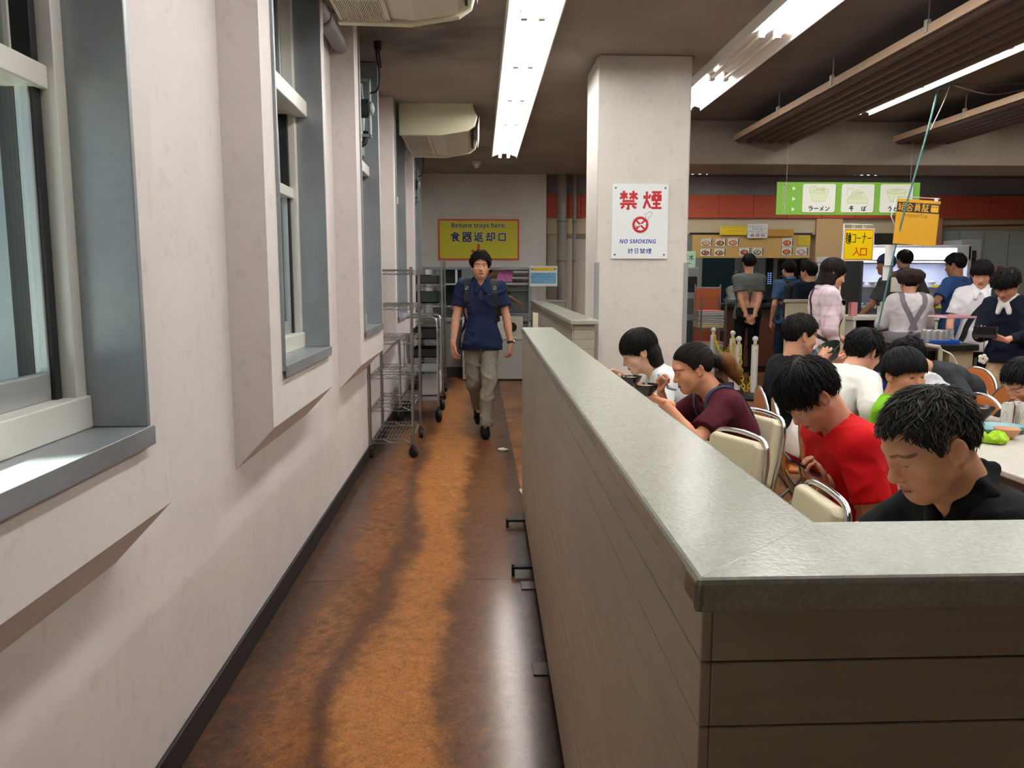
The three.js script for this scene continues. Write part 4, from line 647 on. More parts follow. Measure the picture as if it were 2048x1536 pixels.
// One figure. Its own frame: +z the way it faces, +x its left, y up from the floor.
function person(label, o, group) {
  const s = (o.H ?? 1.72) / 1.72, g = o.girth ?? 1, W = (o.shoulder ?? 1) * s, sit = o.sit !== undefined, root = thing('person', label, 'person', [o.at?.[0] ?? 0, 0, o.at?.[1] ?? 0], o.turn ?? 0, group);
  const q = o.q ?? 1, cell = (o.cell ?? 0.014), lean = o.lean ?? 0, bend = o.bend ?? 0, side = o.tip ?? 0;
  const up = (a) => V3(Math.sin(side), Math.cos(a) * Math.cos(side), Math.sin(a)), P = V3(0, sit ? o.sit : (o.hip ?? 0.925 * s), 0), u1 = up(lean), C = P.clone().addScaledVector(u1, 0.27 * s), u2 = up(lean + bend), N = C.clone().addScaledVector(u2, 0.255 * s), hp = o.head ?? {};
  const twist = o.twist ?? 0, rightV = V3(Math.cos(twist), 0, -Math.sin(twist)).addScaledVector(V3(0, 1, 0), -Math.sin(side)).normalize(), fw2 = rightV.clone().cross(u2).normalize(), R0 = V3(1, 0, 0), f1 = V3(0, 0, 1);
  const hq = new THREE.Quaternion().setFromEuler(new THREE.Euler(hp.pitch ?? 0, hp.yaw ?? 0, hp.roll ?? 0, 'YXZ')), hs = (o.headScale ?? 1) * (0.97 + 0.03 * s), nl = hp.fwd ?? (lean + bend) * 0.8 + 0.12, E = N.clone().addScaledVector(up(nl), 0.15 * s).add(V3(0, 0.008, 0.018).applyQuaternion(hq));
  if (o.headAt) { const dy = sit ? o.headAt[1] - E.y : 0; for (const v of [P, C, N, E]) v.y += dy; const e = E.clone().applyAxisAngle(V3(0, 1, 0), o.turn ?? 0); root.position.set(o.headAt[0] - e.x, 0, o.headAt[2] - e.z); }
  const local = (w) => V3(...w).sub(root.position).applyAxisAngle(V3(0, 1, 0), -(o.turn ?? 0));
  for (const a of [o.L, o.R]) if (a?.world) a.hand = local(a.world).toArray();
  const toHead = new THREE.Matrix4().compose(E, hq, V3(hs, hs, hs)), neckIn = N.clone().addScaledVector(u2, -0.01).applyMatrix4(toHead.clone().invert());
  const J = { P, C, N, E, u1, u2, fw2, toHead, rightV, local }, skin = lin(o.skin ?? 0xc99a7a);
  const S = [1, -1].map((k) => N.clone().addScaledVector(u2, -0.052 * s).addScaledVector(rightV, k * 0.160 * W).addScaledVector(fw2, (o.hunch ?? 0) * 0.05)); J.S = S;
  const arms = [o.L ?? {}, o.R ?? {}].map((a, i) => { const k = i ? -1 : 1, t = a.hand ? V3(...a.hand) : S[i].clone().add(V3(k * 0.06, -0.5 * s, 0.04)), pole = a.pole ? V3(...a.pole) : V3(k * 0.35, -0.5, -0.6); const [el, wr] = ik(S[i], t, 0.285 * s, 0.25 * s, pole); return { el, wr, k, a, S: S[i] }; }); J.arms = arms;
  const hips = [1, -1].map((k) => P.clone().addScaledVector(R0, k * 0.088 * s)), legs = [o.LF, o.RF].map((f, i) => { const k = i ? -1 : 1, t = f ? V3(...f) : sit ? V3(k * 0.13, 0.085, 0.36) : V3(k * 0.10, 0.085, -0.01), [kn, an] = ik(hips[i], t, 0.43 * s, 0.415 * s, V3(k * 0.12, sit ? 0.75 : 0.15, 1)); return { kn, an, hip: hips[i], k }; }); J.legs = legs;
  const off = (c, x, z = 0) => c.clone().addScaledVector(rightV, x * s * g).addScaledVector(fw2, z * s * g);
  const offP = (c, x, y = 0, z = 0) => c.clone().add(V3(x * s * g, y * s, z * s * g));
  function torso(F, inf, low = 0) {
    const r = (v) => v * s * g + inf; F.cap(off(N.clone().addScaledVector(u2, -0.06 * s), -0.10 / g * (o.shoulder ?? 1)), off(N.clone().addScaledVector(u2, -0.06 * s), 0.10 / g * (o.shoulder ?? 1)), r(0.062), r(0.062), 0.04);
    for (const k of [0, 1]) F.cap(N.clone().addScaledVector(u2, -0.022 * s), S[k].clone().addScaledVector(u2, 0.005), 0.046 * s + inf, 0.050 * s + inf, 0.04);
    F.cap(off(C.clone().addScaledVector(u2, 0.12 * s), -0.075, 0.0), off(C.clone().addScaledVector(u2, 0.12 * s), 0.075, 0.0), r(0.098), r(0.098), 0.06).cap(off(C, -0.066), off(C, 0.066), r(0.096), r(0.096), 0.06);
    F.cap(off(P.clone().addScaledVector(u1, 0.13 * s), -0.056, 0.012 * (o.belly ?? 0.4)), off(P.clone().addScaledVector(u1, 0.13 * s), 0.056, 0.012 * (o.belly ?? 0.4)), r(0.09 + 0.022 * (o.belly ?? 0)), r(0.09 + 0.022 * (o.belly ?? 0)), 0.06); if (o.belly) F.ell(P.clone().addScaledVector(u1, 0.13 * s).add(V3(0, 0, 0.05 * s)), [r(0.12), r(0.12), r(0.09)], 0.06); if (o.bust) for (const k of [-1, 1]) F.ell(off(C.clone().addScaledVector(u2, 0.06 * s), k * 0.07, 0.075), [r(0.06), r(0.06), r(0.05)], 0.05);
    F.cap(offP(P, -0.07, 0.02), offP(P, 0.07, 0.02), r(0.1 + low), r(0.1 + low), 0.06).cap(offP(P, -0.075, -0.02, -0.03), offP(P, 0.075, -0.02, -0.03), r(0.088 + low), r(0.088 + low), 0.06); if (low) F.cap(offP(P, -0.075, -0.09), offP(P, 0.075, -0.09), r(0.1 + low), r(0.1 + low), 0.06);
    return F;
  }
  // --- skin: one continuous body, with finer head and hands joined to it
  const BF = new Field(); torso(BF, -0.012); BF.cap(N.clone().addScaledVector(u2, -0.03), N.clone().lerp(E, 0.5), 0.052 * s, 0.047 * s, 0.03);
  for (const a of arms) BF.cap(a.S, a.el, 0.045 * s * g, 0.037 * s * g, 0.02).cap(a.el, a.el.clone().lerp(a.wr, 0.35), 0.038 * s * g, 0.037 * s * g, 0.015).cap(a.el.clone().lerp(a.wr, 0.3), a.wr, 0.037 * s * g, 0.0255 * s, 0.012);
  for (const l of legs) BF.cap(l.hip, l.kn, 0.068 * s * g, 0.05 * s, 0.03).cap(l.kn, l.an, 0.048 * s, 0.034 * s, 0.02).cap(l.an, l.an.clone().add(V3(0, -0.035, 0.07)), 0.03 * s, 0.022 * s, 0.02);
  const body = [paintGeo(BF.mesh(cell), (x, y, z) => { const n = fbm3(x * 40, y * 40, z * 40, 2) - 0.5; return [skin[0] * (1 + 0.12 * n), skin[1] * (1 + 0.16 * n), skin[2] * (1 + 0.17 * n)]; })];
  if (!o.noHead) body.push(headGeometry({ skin: o.skin, ...o.face }, neckIn, o.headCell ?? 0.0036).applyMatrix4(toHead));
  for (const a of arms) { const d = a.a.dir ? V3(...a.a.dir) : a.wr.clone().sub(a.el), pm = a.a.palm ? V3(...a.a.palm) : V3(-a.k, 0, 0.25); body.push(handGeometry(a.wr, d, pm, a.k, { size: s * (o.handSize ?? 0.96), ...a.a }, o.handCell ?? 0.0042, skin)); J[a.k > 0 ? 'handL' : 'handR'] = { at: a.wr, dir: d.normalize(), palm: pm }; }
  part('body', mergeColored(body), skinMat, root);
  // --- clothes
  const fold = (f) => (d, x, y, z) => { const wx = 0.05 * noise3(x * 9, y * 9, z * 9), a = noise3(x * 5 + y * 7 + wx * 8, y * 5 - x * 2, z * 6 + y * 4), b = noise3(x * 11 - y * 6, y * 9 + z * 4 + 7, z * 11 + wx * 10), r1 = Math.max(0, 1 - 5 * Math.abs(a - 0.5)), r2 = Math.max(0, 1 - 5 * Math.abs(b - 0.5)); return d + f * (0.010 * (noise3(x * 6 + 3.1, y * 8 - z * 5, z * 6) - 0.5) - 0.0075 * r1 * r1 - 0.0045 * r2 * r2 + 0.003); };
  const dye = (hex, fn) => { const c = lin(hex); return (x, y, z) => { const n = 1 + 0.12 * (fbm3(x * 30, y * 30, z * 30, 2) - 0.5); const k = fn ? fn(x, y, z, c) : c; return [k[0] * n, k[1] * n, k[2] * n]; }; };
  const T = o.top; if (T) {
    const SF = torso(new Field(), T.ease ?? 0.012, sit ? 0.004 : 0.006), fr = T.sleeve ?? 0.62;
    for (const a of arms) {
      const e = T.ease ?? 0.012, end = a.S.clone().lerp(a.el, Math.min(1, fr)); SF.cap(a.S, end, 0.047 * s * g + e, 0.043 * s * g + e + (T.flare ?? 0.008), 0.03);
      if (fr > 1) SF.cap(a.el, a.el.clone().lerp(a.wr, Math.min(1, fr - 1)), 0.042 * s * g + e * 0.8, (T.cuff ?? 0.032) * s + e * 0.6, 0.02);
    }
    const hem = T.hem ?? 0.06, cutP = P.clone().addScaledVector(u1, -hem * s), nb = N.clone().addScaledVector(u2, (T.neckDrop ?? -0.005)).addScaledVector(fw2, 0.02), nu = up(nl * 0.6 + (lean + bend) * 0.4), nR = (T.neck ?? 0.066) * s, fo = fold(T.fold ?? 1);
    SF.post = (d, x, y, z) => {
      let v = fo(d, x, y, z); v = smax(v, -((x - cutP.x) * u1.x + (y - cutP.y) * u1.y + (z - cutP.z) * u1.z), 0.006);
      const px = x - nb.x, py = y - nb.y, pz = z - nb.z, t = px * nu.x + py * nu.y + pz * nu.z; if (t > -0.08) { const h = Math.hypot(px - nu.x * t, py - nu.y * t, pz - nu.z * t) - nR * (1 + 0.35 * clamp(t / 0.1, -0.8, 1)); const vN = T.vee ? Math.max(0, T.vee) * sstep(0.06, 0.0, Math.abs(px)) * (pz > 0 ? 1 : 0) : 0; v = smax(v, Math.min(-h, 9) - (t < -0.02 - vN ? 9 : 0) , 0.004); if (t > 0.055) v = Math.max(v, 0.01); }
      for (const a of arms) { if (fr <= 1) { const ex = a.el.x - a.S.x, ey = a.el.y - a.S.y, ez = a.el.z - a.S.z, L = Math.hypot(ex, ey, ez), w = ((x - a.S.x) * ex + (y - a.S.y) * ey + (z - a.S.z) * ez) / L, rr = Math.hypot(x - a.S.x - ex / L * w, y - a.S.y - ey / L * w, z - a.S.z - ez / L * w); if (w > 0 && rr < 0.11 * s) v = smax(v, w - fr * L, 0.003); } }
      return v;
    };
    J.shirt = SF; J.shirtMesh = part(T.name ?? 'shirt', paintGeo(SF.mesh(T.cell ?? cell * 0.72), dye(T.color, T.print)), T.mat ?? clothMat, root, T.label);
    if (T.collar) {
      const K = new Field(), at = (x, y, z) => N.clone().addScaledVector(rightV, x * s).addScaledVector(nu, y * s).addScaledVector(fw2, z * s), on = (x, y, lift = 0.004) => SF.hit(at(x, y, 0.26), fw2.clone().negate(), 0.5).addScaledVector(fw2, lift), cs = T.collarSize ?? 1;
      for (const k of [-1, 1]) {
        const back = at(0, 0.052, -0.062), sd = at(k * 0.062, 0.048, -0.012), f0 = at(k * 0.052, 0.024, 0.046), f1 = on(k * 0.010, -0.03 - (T.vee ?? 0) * 0.6, 0.003), f2 = on(k * 0.048 * cs, -0.088 * cs, 0.003), mid = at(k * 0.072, 0.018, 0.03);
        K.cap(back, sd, 0.013, 0.012, 0.012).cap(sd, f0, 0.012, 0.011, 0.012).cap(f0, f1, 0.011, 0.006, 0.010).cap(mid, f2, 0.012, 0.0065, 0.022).cap(f1.clone().lerp(f0, 0.4), f2, 0.009, 0.007, 0.03).cap(f0, f2, 0.011, 0.007, 0.03).cap(f1.clone().lerp(f0, 0.15), f2.clone().lerp(f1, 0.4), 0.008, 0.007, 0.03).cap(at(0, 0.026, -0.082), at(k * 0.082, 0.024, -0.012), 0.012, 0.012, 0.022).cap(at(k * 0.082, 0.024, -0.012), mid, 0.012, 0.012, 0.022);
      }
      K.post = (d, x, y, z) => { const px = x - N.x, py = y - N.y, pz = z - N.z, t = px * nu.x + py * nu.y + pz * nu.z, h = Math.hypot(px - nu.x * t, py - nu.y * t, pz - nu.z * t - 0.006); return smax(d, 0.052 * s - h, 0.003); };
      part('collar', paintGeo(K.mesh(0.0055), dye(T.collar)), clothMat, root);
    }
  }
  const B = o.bottom; if (B) {
    const LF = new Field(), e = B.ease ?? 0.012; LF.cap(offP(P, -0.07, 0.02), offP(P, 0.07, 0.02), 0.1 * s * g + e * 0.5, 0.1 * s * g + e * 0.5, 0.05).cap(offP(P, -0.075, -0.02, -0.03), offP(P, 0.075, -0.02, -0.03), 0.09 * s * g + e * 0.5, 0.09 * s * g + e * 0.5, 0.05);
    for (const l of legs) LF.cap(l.hip, l.kn, 0.074 * s * g + e, 0.056 * s + e, 0.035).cap(l.kn, l.kn.clone().lerp(l.an, B.len ?? 0.97), 0.054 * s + e, (B.hem ?? 0.042) * s + e, 0.02);
    const fo = fold(B.fold ?? 1); LF.post = (d, x, y, z) => { let v = fo(d, x, y, z); for (const l of legs) { const ex = l.an.x - l.kn.x, ey = l.an.y - l.kn.y, ez = l.an.z - l.kn.z, L = Math.hypot(ex, ey, ez), w = ((x - l.kn.x) * ex + (y - l.kn.y) * ey + (z - l.kn.z) * ez) / L, rr = Math.hypot(x - l.kn.x - ex / L * w, y - l.kn.y - ey / L * w, z - l.kn.z - ez / L * w); if (w > 0.1 && rr < 0.14) v = smax(v, w - (B.len ?? 0.97) * L, 0.004); } return v; };
    J.trousers = LF; part(B.name ?? 'trousers', paintGeo(LF.mesh(cell * 0.85), dye(B.color)), clothMat, root);
  }
  if (o.shoes !== null) legs.forEach((l, i) => {
    const f = o.footDir?.[i] ? V3(...o.footDir[i]).normalize() : V3(l.k * 0.12, 0, 1).normalize(), K = new Field(), a = l.an, dn = o.footDown?.[i] ?? 0.045; K.cap(a.clone().addScaledVector(f, -0.03).add(V3(0, -0.035, 0)), a.clone().addScaledVector(f, 0.08).add(V3(0, -dn, 0)), 0.04 * s, 0.042 * s, 0.02).cap(a.clone().addScaledVector(f, 0.08).add(V3(0, -dn, 0)), a.clone().addScaledVector(f, 0.155).add(V3(0, -dn - 0.008, 0)), 0.042 * s, 0.032 * s, 0.02).cap(a, a.clone().addScaledVector(f, 0.0).add(V3(0, -0.03, 0)), 0.04 * s, 0.042 * s, 0.02);
    const base = o.footLift?.[i] ?? 0.002; K.post = (d, x, y, z) => smax(d, base - y, 0.006); const sh = part('shoe', paintGeo(K.mesh(0.008), (x, y) => y < base + 0.02 ? lin(o.sole ?? 0x1a1a1c) : lin(o.shoe ?? 0x111214)), clothMat, root);
  });
  if (o.hair) { const hg = hairGeometry(o.hair, o.hair.cell ?? (o.headCell ?? 0.0036) * 1.1).applyMatrix4(toHead); J.hair = part('hair', hg, o.hair.mat ?? hairMat, root); }
  J.root = root; J.toWorld = (v) => v.clone().applyAxisAngle(V3(0, 1, 0), o.turn ?? 0).add(root.position); J.head = (x, y, z) => V3(x, y, z).applyMatrix4(toHead); return J;
}
function ribbon(points, normals, w, t) {          // flat strap through points, lying on the given normals
  const P = [], I = [], n = points.length; points.forEach((p, i) => { const tan = points[Math.min(i + 1, n - 1)].clone().sub(points[Math.max(i - 1, 0)]).normalize(), sd = tan.clone().cross(normals[i]).normalize(); for (const [a, b] of [[1, 0], [1, 1], [-1, 1], [-1, 0]]) { P.push(p.x + sd.x * a * w / 2 + normals[i].x * t * b, p.y + sd.y * a * w / 2 + normals[i].y * t * b, p.z + sd.z * a * w / 2 + normals[i].z * t * b); } if (i) for (let k = 0; k < 4; k++) { const A = (i - 1) * 4 + k, B = (i - 1) * 4 + (k + 1) % 4; I.push(A, B, A + 4, B, B + 4, A + 4); } });
  I.push(0, 2, 1, 0, 3, 2, (n - 1) * 4, (n - 1) * 4 + 1, (n - 1) * 4 + 2, (n - 1) * 4, (n - 1) * 4 + 2, (n - 1) * 4 + 3); const g = new THREE.BufferGeometry(); g.setAttribute('position', new THREE.Float32BufferAttribute(P, 3)); g.setIndex(I); const q = g.toNonIndexed(); q.computeVertexNormals(); return q;
}
function strap(J, pts, dirs, w, t, steps = 24) {   // strap laid on the shirt: control points outside it and the way inwards
  const c = new THREE.CatmullRomCurve3(pts.map((p) => V3(...p))), d = new THREE.CatmullRomCurve3(dirs.map((p) => V3(...p))), P = [], Nn = []; for (let i = 0; i <= steps; i++) { const u = i / steps, dir = d.getPoint(u).normalize(), q = J.shirt.hit(c.getPoint(u), dir); P.push(q.addScaledVector(dir, -0.002)); Nn.push(dir.negate()); }
  for (let k = 0; k < 2; k++) for (let i = 1; i < P.length - 1; i++) P[i].lerp(P[i - 1].clone().add(P[i + 1]).multiplyScalar(0.5), 0.5); return ribbon(P, Nn, w, t);
}
// ---------- people ----------
const sight = (px, py, d) => {                    // the place at depth d (m) along the corridor that stands at this pixel
  const a = (px - 1024) / FOCAL, b = (768 - py) / FOCAL, cp = Math.cos(PITCH), sp = Math.sin(PITCH), cy = Math.cos(YAW), sy = Math.sin(YAW);
  const x = sy * cp + a * cy + b * sy * sp, y = -sp + b * cp, z = -cy * cp + a * sy - b * cy * sp, t = -d / z; return [x * t, EYE + y * t, -d];
};
const LINE_SHORT = [[0, 0.058], [0.55, 0.056], [0.95, 0.035], [1.2, 0.012], [1.36, -0.022], [1.46, -0.006], [1.6, 0.026], [1.95, 0.024], [2.12, -0.01], [2.4, -0.05], [3.15, -0.072]];
const LINE_FRINGE = [[0, 0.022], [0.6, 0.02], [0.95, 0.012], [1.2, 0.0], [1.36, -0.03], [1.46, -0.01], [1.6, 0.018], [1.95, 0.016], [2.12, -0.02], [2.4, -0.058], [3.15, -0.08]];
const LINE_BOWL = [[0, 0.027], [0.7, 0.025], [1.0, 0.012], [1.25, -0.004], [1.45, -0.006], [1.6, 0.008], [1.95, 0.006], [2.15, -0.025], [2.4, -0.055], [3.15, -0.075]];
const LINE_BACK = [[0, 0.062], [0.5, 0.058], [0.9, 0.04], [1.15, 0.015], [1.35, -0.012], [1.46, 0.0], [1.6, 0.024], [1.95, 0.022], [2.12, -0.02], [2.4, -0.06], [3.15, -0.085]];
const LEFT = -Math.PI / 2, RIGHT = Math.PI / 2, AWAY = Math.PI;
const F_ = {};
// near row, all facing the counter along the partition
F_.polo = person('man with greying hair in a black polo shirt bending low, nearest the camera', {
  headAt: sight(1856, 889, 1.73), turn: LEFT + 0.05, H: 1.76, girth: 1.12, sit: 0.52, lean: 0.3, bend: 0.28, top: { color: 0x0b0c10, sleeve: 0.62, collar: 0x08090d, cell: 0.008, neck: 0.07 }, bottom: { color: 0x1c1e24 }, skin: 0xd09a78,
  head: { pitch: 0.44, roll: 0.03 }, face: { eyes: 0, bags: 1, stubble: 0.25, wide: 1.04, jaw: 1.12, cheek: 1.1, nose: 1.25, lip: 0x8e5348, lipS: 0.5, browT: 0.0040, browS: 0.8, neck: 0.06 }, headCell: 0.0023,
  hair: { thick: 0.013, locks: 1700, len: 0.34, color: 0x0e0c0b, color2: 0x201c19, grey: 0.9, lockW: 0.0021, lift: 0.008, curl: 0.5, rag: 0.02, line: [[0, 0.066], [0.5, 0.064], [0.85, 0.05], [1.1, 0.026], [1.33, -0.016], [1.44, -0.004], [1.6, 0.028], [1.95, 0.026], [2.12, -0.005], [2.4, -0.05], [3.15, -0.078]] },
  L: { world: [0.72, 0.74, -1.55], palm: [0, -1, 0], pole: [0.5, -0.6, -0.2] }, R: { world: [0.72, 0.74, -1.95], palm: [0, -1, 0], pole: [-0.5, -0.6, -0.2] },
});
F_.red = person('young man in a red t-shirt looking down at the phone in his hand', {
  headAt: sight(1619, 791, 2.85), turn: LEFT, H: 1.72, sit: 0.5, lean: -0.1, bend: 0.44, hunch: 0.4, top: { color: 0xc40d14, sleeve: 0.68, cell: 0.008, flare: 0.016, neck: 0.064 }, bottom: { color: 0x17181c }, skin: 0xcf987c,
  head: { pitch: 0.82, fwd: 0.75 }, face: { eyes: 0, lip: 0x93504a, nose: 1.0, jaw: 0.98, browT: 0.0036 }, headCell: 0.0028, handCell: 0.0034,
  hair: { thick: 0.022, locks: 1000, len: 0.5, color: 0x0a0909, color2: 0x191513, lockW: 0.0026, lift: 0.009, curl: 0.35, over: 0.03, line: LINE_FRINGE },
  R: { world: sight(1652, 960, 2.80), dir: [0.12, 0.3, 1], palm: [0.25, 1, -0.2], curl: [0.6, 0.65, 0.7, 0.75], thumb: 0.9, pole: [-0.5, -1, -0.3] }, L: { world: [1.14, 0.56, -2.66], palm: [-0.3, -1, 0], pole: [0.25, -0.6, -0.8] },
});
F_.maroon = person('woman with a ponytail, maroon t-shirt and denim pinafore eating with a spoon', {
  headAt: sight(1385, 736, 3.95), turn: LEFT, H: 1.62, sit: 0.48, lean: 0.06, bend: 0.50, girth: 0.98, top: { color: 0x4a1622, sleeve: 0.72, cell: 0.009, flare: 0.022, neck: 0.068 }, bottom: { color: 0x27374f }, skin: 0xcf9473, bust: 1,
  head: { pitch: 0.30, fwd: 0.6 }, face: { eyes: 0.3, gazeDown: 0.4, blush: 1.3, lip: 0xa05550, browT: 0.0034, browS: 0.85, wide: 0.98 }, headCell: 0.0029, handCell: 0.0036,
  hair: { thick: 0.010, locks: 420, len: 0.8, color: 0x100d0c, color2: 0x221a16, lockW: 0.0024, lift: 0.001, amp: 0.003, freq: 12, whorl: [0, -0.12], tilt: -1.2, curl: 0.1, over: 0.004, line: [[0, 0.066], [0.6, 0.062], [0.95, 0.045], [1.2, 0.02], [1.4, -0.006], [1.6, 0.006], [1.8, 0.012], [2.1, -0.012], [2.5, -0.045], [3.15, -0.05]], below: -0.085, extra: [[[0, 0.0, -0.108], [0, -0.004, -0.132], 0.018, 0.028, 0.02], [[0, -0.004, -0.135], [0, -0.022, -0.168], 0.036, 0.047, 0.02], [[0, -0.022, -0.168], [0.0, -0.085, -0.198], 0.046, 0.034, 0.02], [[0, -0.085, -0.198], [0.0, -0.145, -0.205], 0.032, 0.012, 0.02]], tip: [0x7a4e2a, -0.125, -0.175] },
  L: { world: sight(1330, 806, 3.75), dir: [-0.1, 0.35, 1], palm: [-0.3, 1, -0.2], curl: 0.3, thumb: 0.2, pole: [0.55, -1, -0.1] }, R: { world: sight(1322, 786, 4.08), dir: [0.15, 0.9, 0.15], palm: [0.6, 0.1, -0.7], curl: [0.75, 0.85, 0.95, 1], thumb: 0.8, pole: [-0.5, -1, 0.1] },
});
F_.bob = person('young woman with a black bob and white t-shirt, eating before the pillar', {
  headAt: sight(1277, 703, 4.55), turn: LEFT - 0.06, H: 1.58, sit: 0.48, lean: 0.22, bend: 0.4, girth: 0.92, top: { color: 0xd9dcdc, sleeve: 0.75, cell: 0.010, flare: 0.02, neck: 0.066 }, bottom: { color: 0x3d2a24 }, skin: 0xdcb298,
  head: { pitch: 0.42, fwd: 0.65 }, face: { eyes: 0.2, gazeDown: 0.5, lip: 0xa75f5a, browT: 0.003, wide: 0.96, jaw: 0.92, nose: 0.92 }, headCell: 0.003, handCell: 0.0038,
  hair: { thick: 0.018, locks: 500, len: 1.0, color: 0x0a0808, color2: 0x15110f, lockW: 0.003, lift: 0.001, amp: 0.003, freq: 10, whorl: [0, -0.04], tilt: -0.3, curl: 0.1, over: 0.01, line: [[0, 0.022], [0.6, 0.018], [0.95, 0.006], [1.25, -0.012], [1.4, -0.02], [1.5, -0.004], [1.62, 0.006], [1.85, 0.0], [1.98, -0.09], [2.2, -0.116], [3.15, -0.122]], extra: [[[0.04, -0.04, -0.062], [0.044, -0.108, -0.056], 0.042, 0.036, 0.03], [[-0.04, -0.04, -0.062], [-0.044, -0.108, -0.056], 0.042, 0.036, 0.03], [[0, -0.04, -0.07], [0, -0.105, -0.072], 0.05, 0.04, 0.03]] },
  L: { world: sight(1284, 772, 4.35), dir: [-0.1, 0.05, 1], palm: [-0.2, 1, 0], curl: 0.4, pole: [0.5, -1, 0] }, R: { world: sight(1246, 752, 4.68), dir: [0.05, 0.35, 1], palm: [0.5, -0.3, 0.2], curl: 0.7, thumb: 0.6, pole: [-0.5, -1, 0] },
});
// second row, facing right over the long table
F_.bowl = person('man in a black t-shirt facing right and lifting a dark bowl with chopsticks', {
  headAt: sight(1602, 670, 4.95), turn: RIGHT + 0.1, H: 1.72, sit: 0.5, lean: 0.0, bend: 0.16, top: { color: 0x101216, sleeve: 0.9, cell: 0.010, flare: 0.02 }, bottom: { color: 0x1b1d22 }, skin: 0xc9957a,
  head: { pitch: 0.16 }, face: { eyes: 0.3, gazeDown: 0.4, browT: 0.004, lip: 0x93564c }, headCell: 0.0032, handCell: 0.004,
  hair: { thick: 0.019, locks: 420, len: 0.45, color: 0x0b0a0a, color2: 0x171412, lockW: 0.003, lift: 0.006, line: LINE_BACK },
  R: { world: sight(1638, 722, 4.78), dir: [0.1, 0.8, 0.7], palm: [0.8, 0, 0.5], curl: [0.5, 0.6, 0.7, 0.8], thumb: 0.6, pole: [-0.6, -0.9, -0.2] }, L: { world: sight(1655, 722, 5.1), dir: [-0.3, 0.3, 0.8], palm: [-0.5, 0.8, 0.1], curl: 0.4, pole: [0.6, -0.8, 0] },
});
F_.white = person('man in a white sweatshirt bending over the table with his back half turned', {
  headAt: sight(1729, 704, 4.6), turn: RIGHT + 0.42, H: 1.74, sit: 0.5, lean: 0.34, bend: 0.4, top: { color: 0xd3d3cd, sleeve: 1.9, cell: 0.010, ease: 0.02, neck: 0.066 }, bottom: { color: 0xbfae9c }, skin: 0xc9957a,
  head: { pitch: 0.4, fwd: 0.7 }, face: { eyes: 0, browT: 0.0038 }, headCell: 0.0034,
  hair: { thick: 0.025, locks: 520, len: 0.55, color: 0x090808, color2: 0x141110, lockW: 0.0034, lift: 0.01, curl: 0.8, over: 0.02, line: LINE_FRINGE },
  R: { world: [2.25, 0.76, -4.35], palm: [0, -1, 0], pole: [-0.6, -0.6, -0.4] }, L: { world: [2.45, 0.76, -4.8], palm: [0, -1, 0], pole: [0.5, -0.5, -0.4] },
});
F_.boy = person('boy with a black bowl haircut in a bright green t-shirt looking to the right', {
  headAt: sight(1810, 749, 3.9), turn: RIGHT - 0.6, H: 1.48, sit: 0.46, lean: 0.05, bend: 0.08, girth: 0.9, headScale: 1.0, top: { color: 0x74b81c, sleeve: 0.7, cell: 0.009, flare: 0.014 }, bottom: { color: 0x24262c }, skin: 0xcb9070,
  head: { pitch: 0.05, yaw: -0.72 }, face: { eyes: 0.75, gazeSide: -0.15, browT: 0.003, browS: 0.5, lip: 0x9a5348, nose: 0.95, jaw: 0.9, cheek: 1.08, lipS: 0.6 }, headCell: 0.0028,
  hair: { thick: 0.024, locks: 800, len: 0.8, color: 0x080707, color2: 0x12100f, lockW: 0.003, lift: 0.002, amp: 0.003, curl: 0.12, over: 0.012, line: LINE_BOWL },
  L: { world: [2.22, 0.775, -4.0], palm: [0, -1, 0] }, R: { world: [2.16, 0.775, -3.82], palm: [0, -1, 0] },
});
F_.grey = person('man in a dark grey t-shirt bowed over the table, his head behind the boy', {
  headAt: sight(1816, 718, 5.0), turn: LEFT + 0.1, H: 1.75, sit: 0.5, lean: 0.62, bend: 0.42, top: { color: 0x2f3236, sleeve: 0.75, cell: 0.010, ease: 0.016, flare: 0.02 }, bottom: { color: 0x23252a }, skin: 0xc9957a,
  head: { pitch: 0.75, fwd: 1.0 }, face: { eyes: 0 }, headCell: 0.0036, hair: { thick: 0.024, locks: 420, len: 0.5, color: 0x0b0909, color2: 0x171311, lockW: 0.0034, lift: 0.016, curl: 1, line: LINE_FRINGE },
  L: { world: [2.72, 0.775, -4.72], dir: [0.3, -0.35, 1], palm: [0, -1, -0.3], curl: 0.2, pole: [0.3, -0.2, -1] }, R: { world: [2.7, 0.79, -5.3], palm: [0, -1, 0] },
});
F_.edge = person('black-haired man at the right edge of the photo eating from a black bowl with chopsticks', {
  headAt: sight(2048, 764, 4.2), turn: LEFT + 0.1, H: 1.72, sit: 0.5, lean: 0.5, bend: 0.35, top: { color: 0x1a1b20, sleeve: 0.7 }, bottom: { color: 0x23252a }, skin: 0xc9957a,
  head: { pitch: 0.6, fwd: 0.8 }, face: { eyes: 0 }, headCell: 0.0034, hair: { thick: 0.02, locks: 380, len: 0.45, color: 0x0a0909, color2: 0x151211, lockW: 0.0034, lift: 0.01, line: LINE_SHORT },
  L: { world: sight(2110, 836, 4.0), dir: [0, 0.05, 1], palm: [-0.6, -0.2, -0.3], curl: [0.6, 0.7, 0.85, 0.95], thumb: 0.6, pole: [0.7, -0.7, 0] }, R: { world: sight(2046, 808, 4.2), dir: [0.3, 0.1, 1], palm: [0.7, -0.3, 0], curl: [0.7, 0.8, 0.9, 1], thumb: 0.7, pole: [-0.6, -0.6, 0] },
});
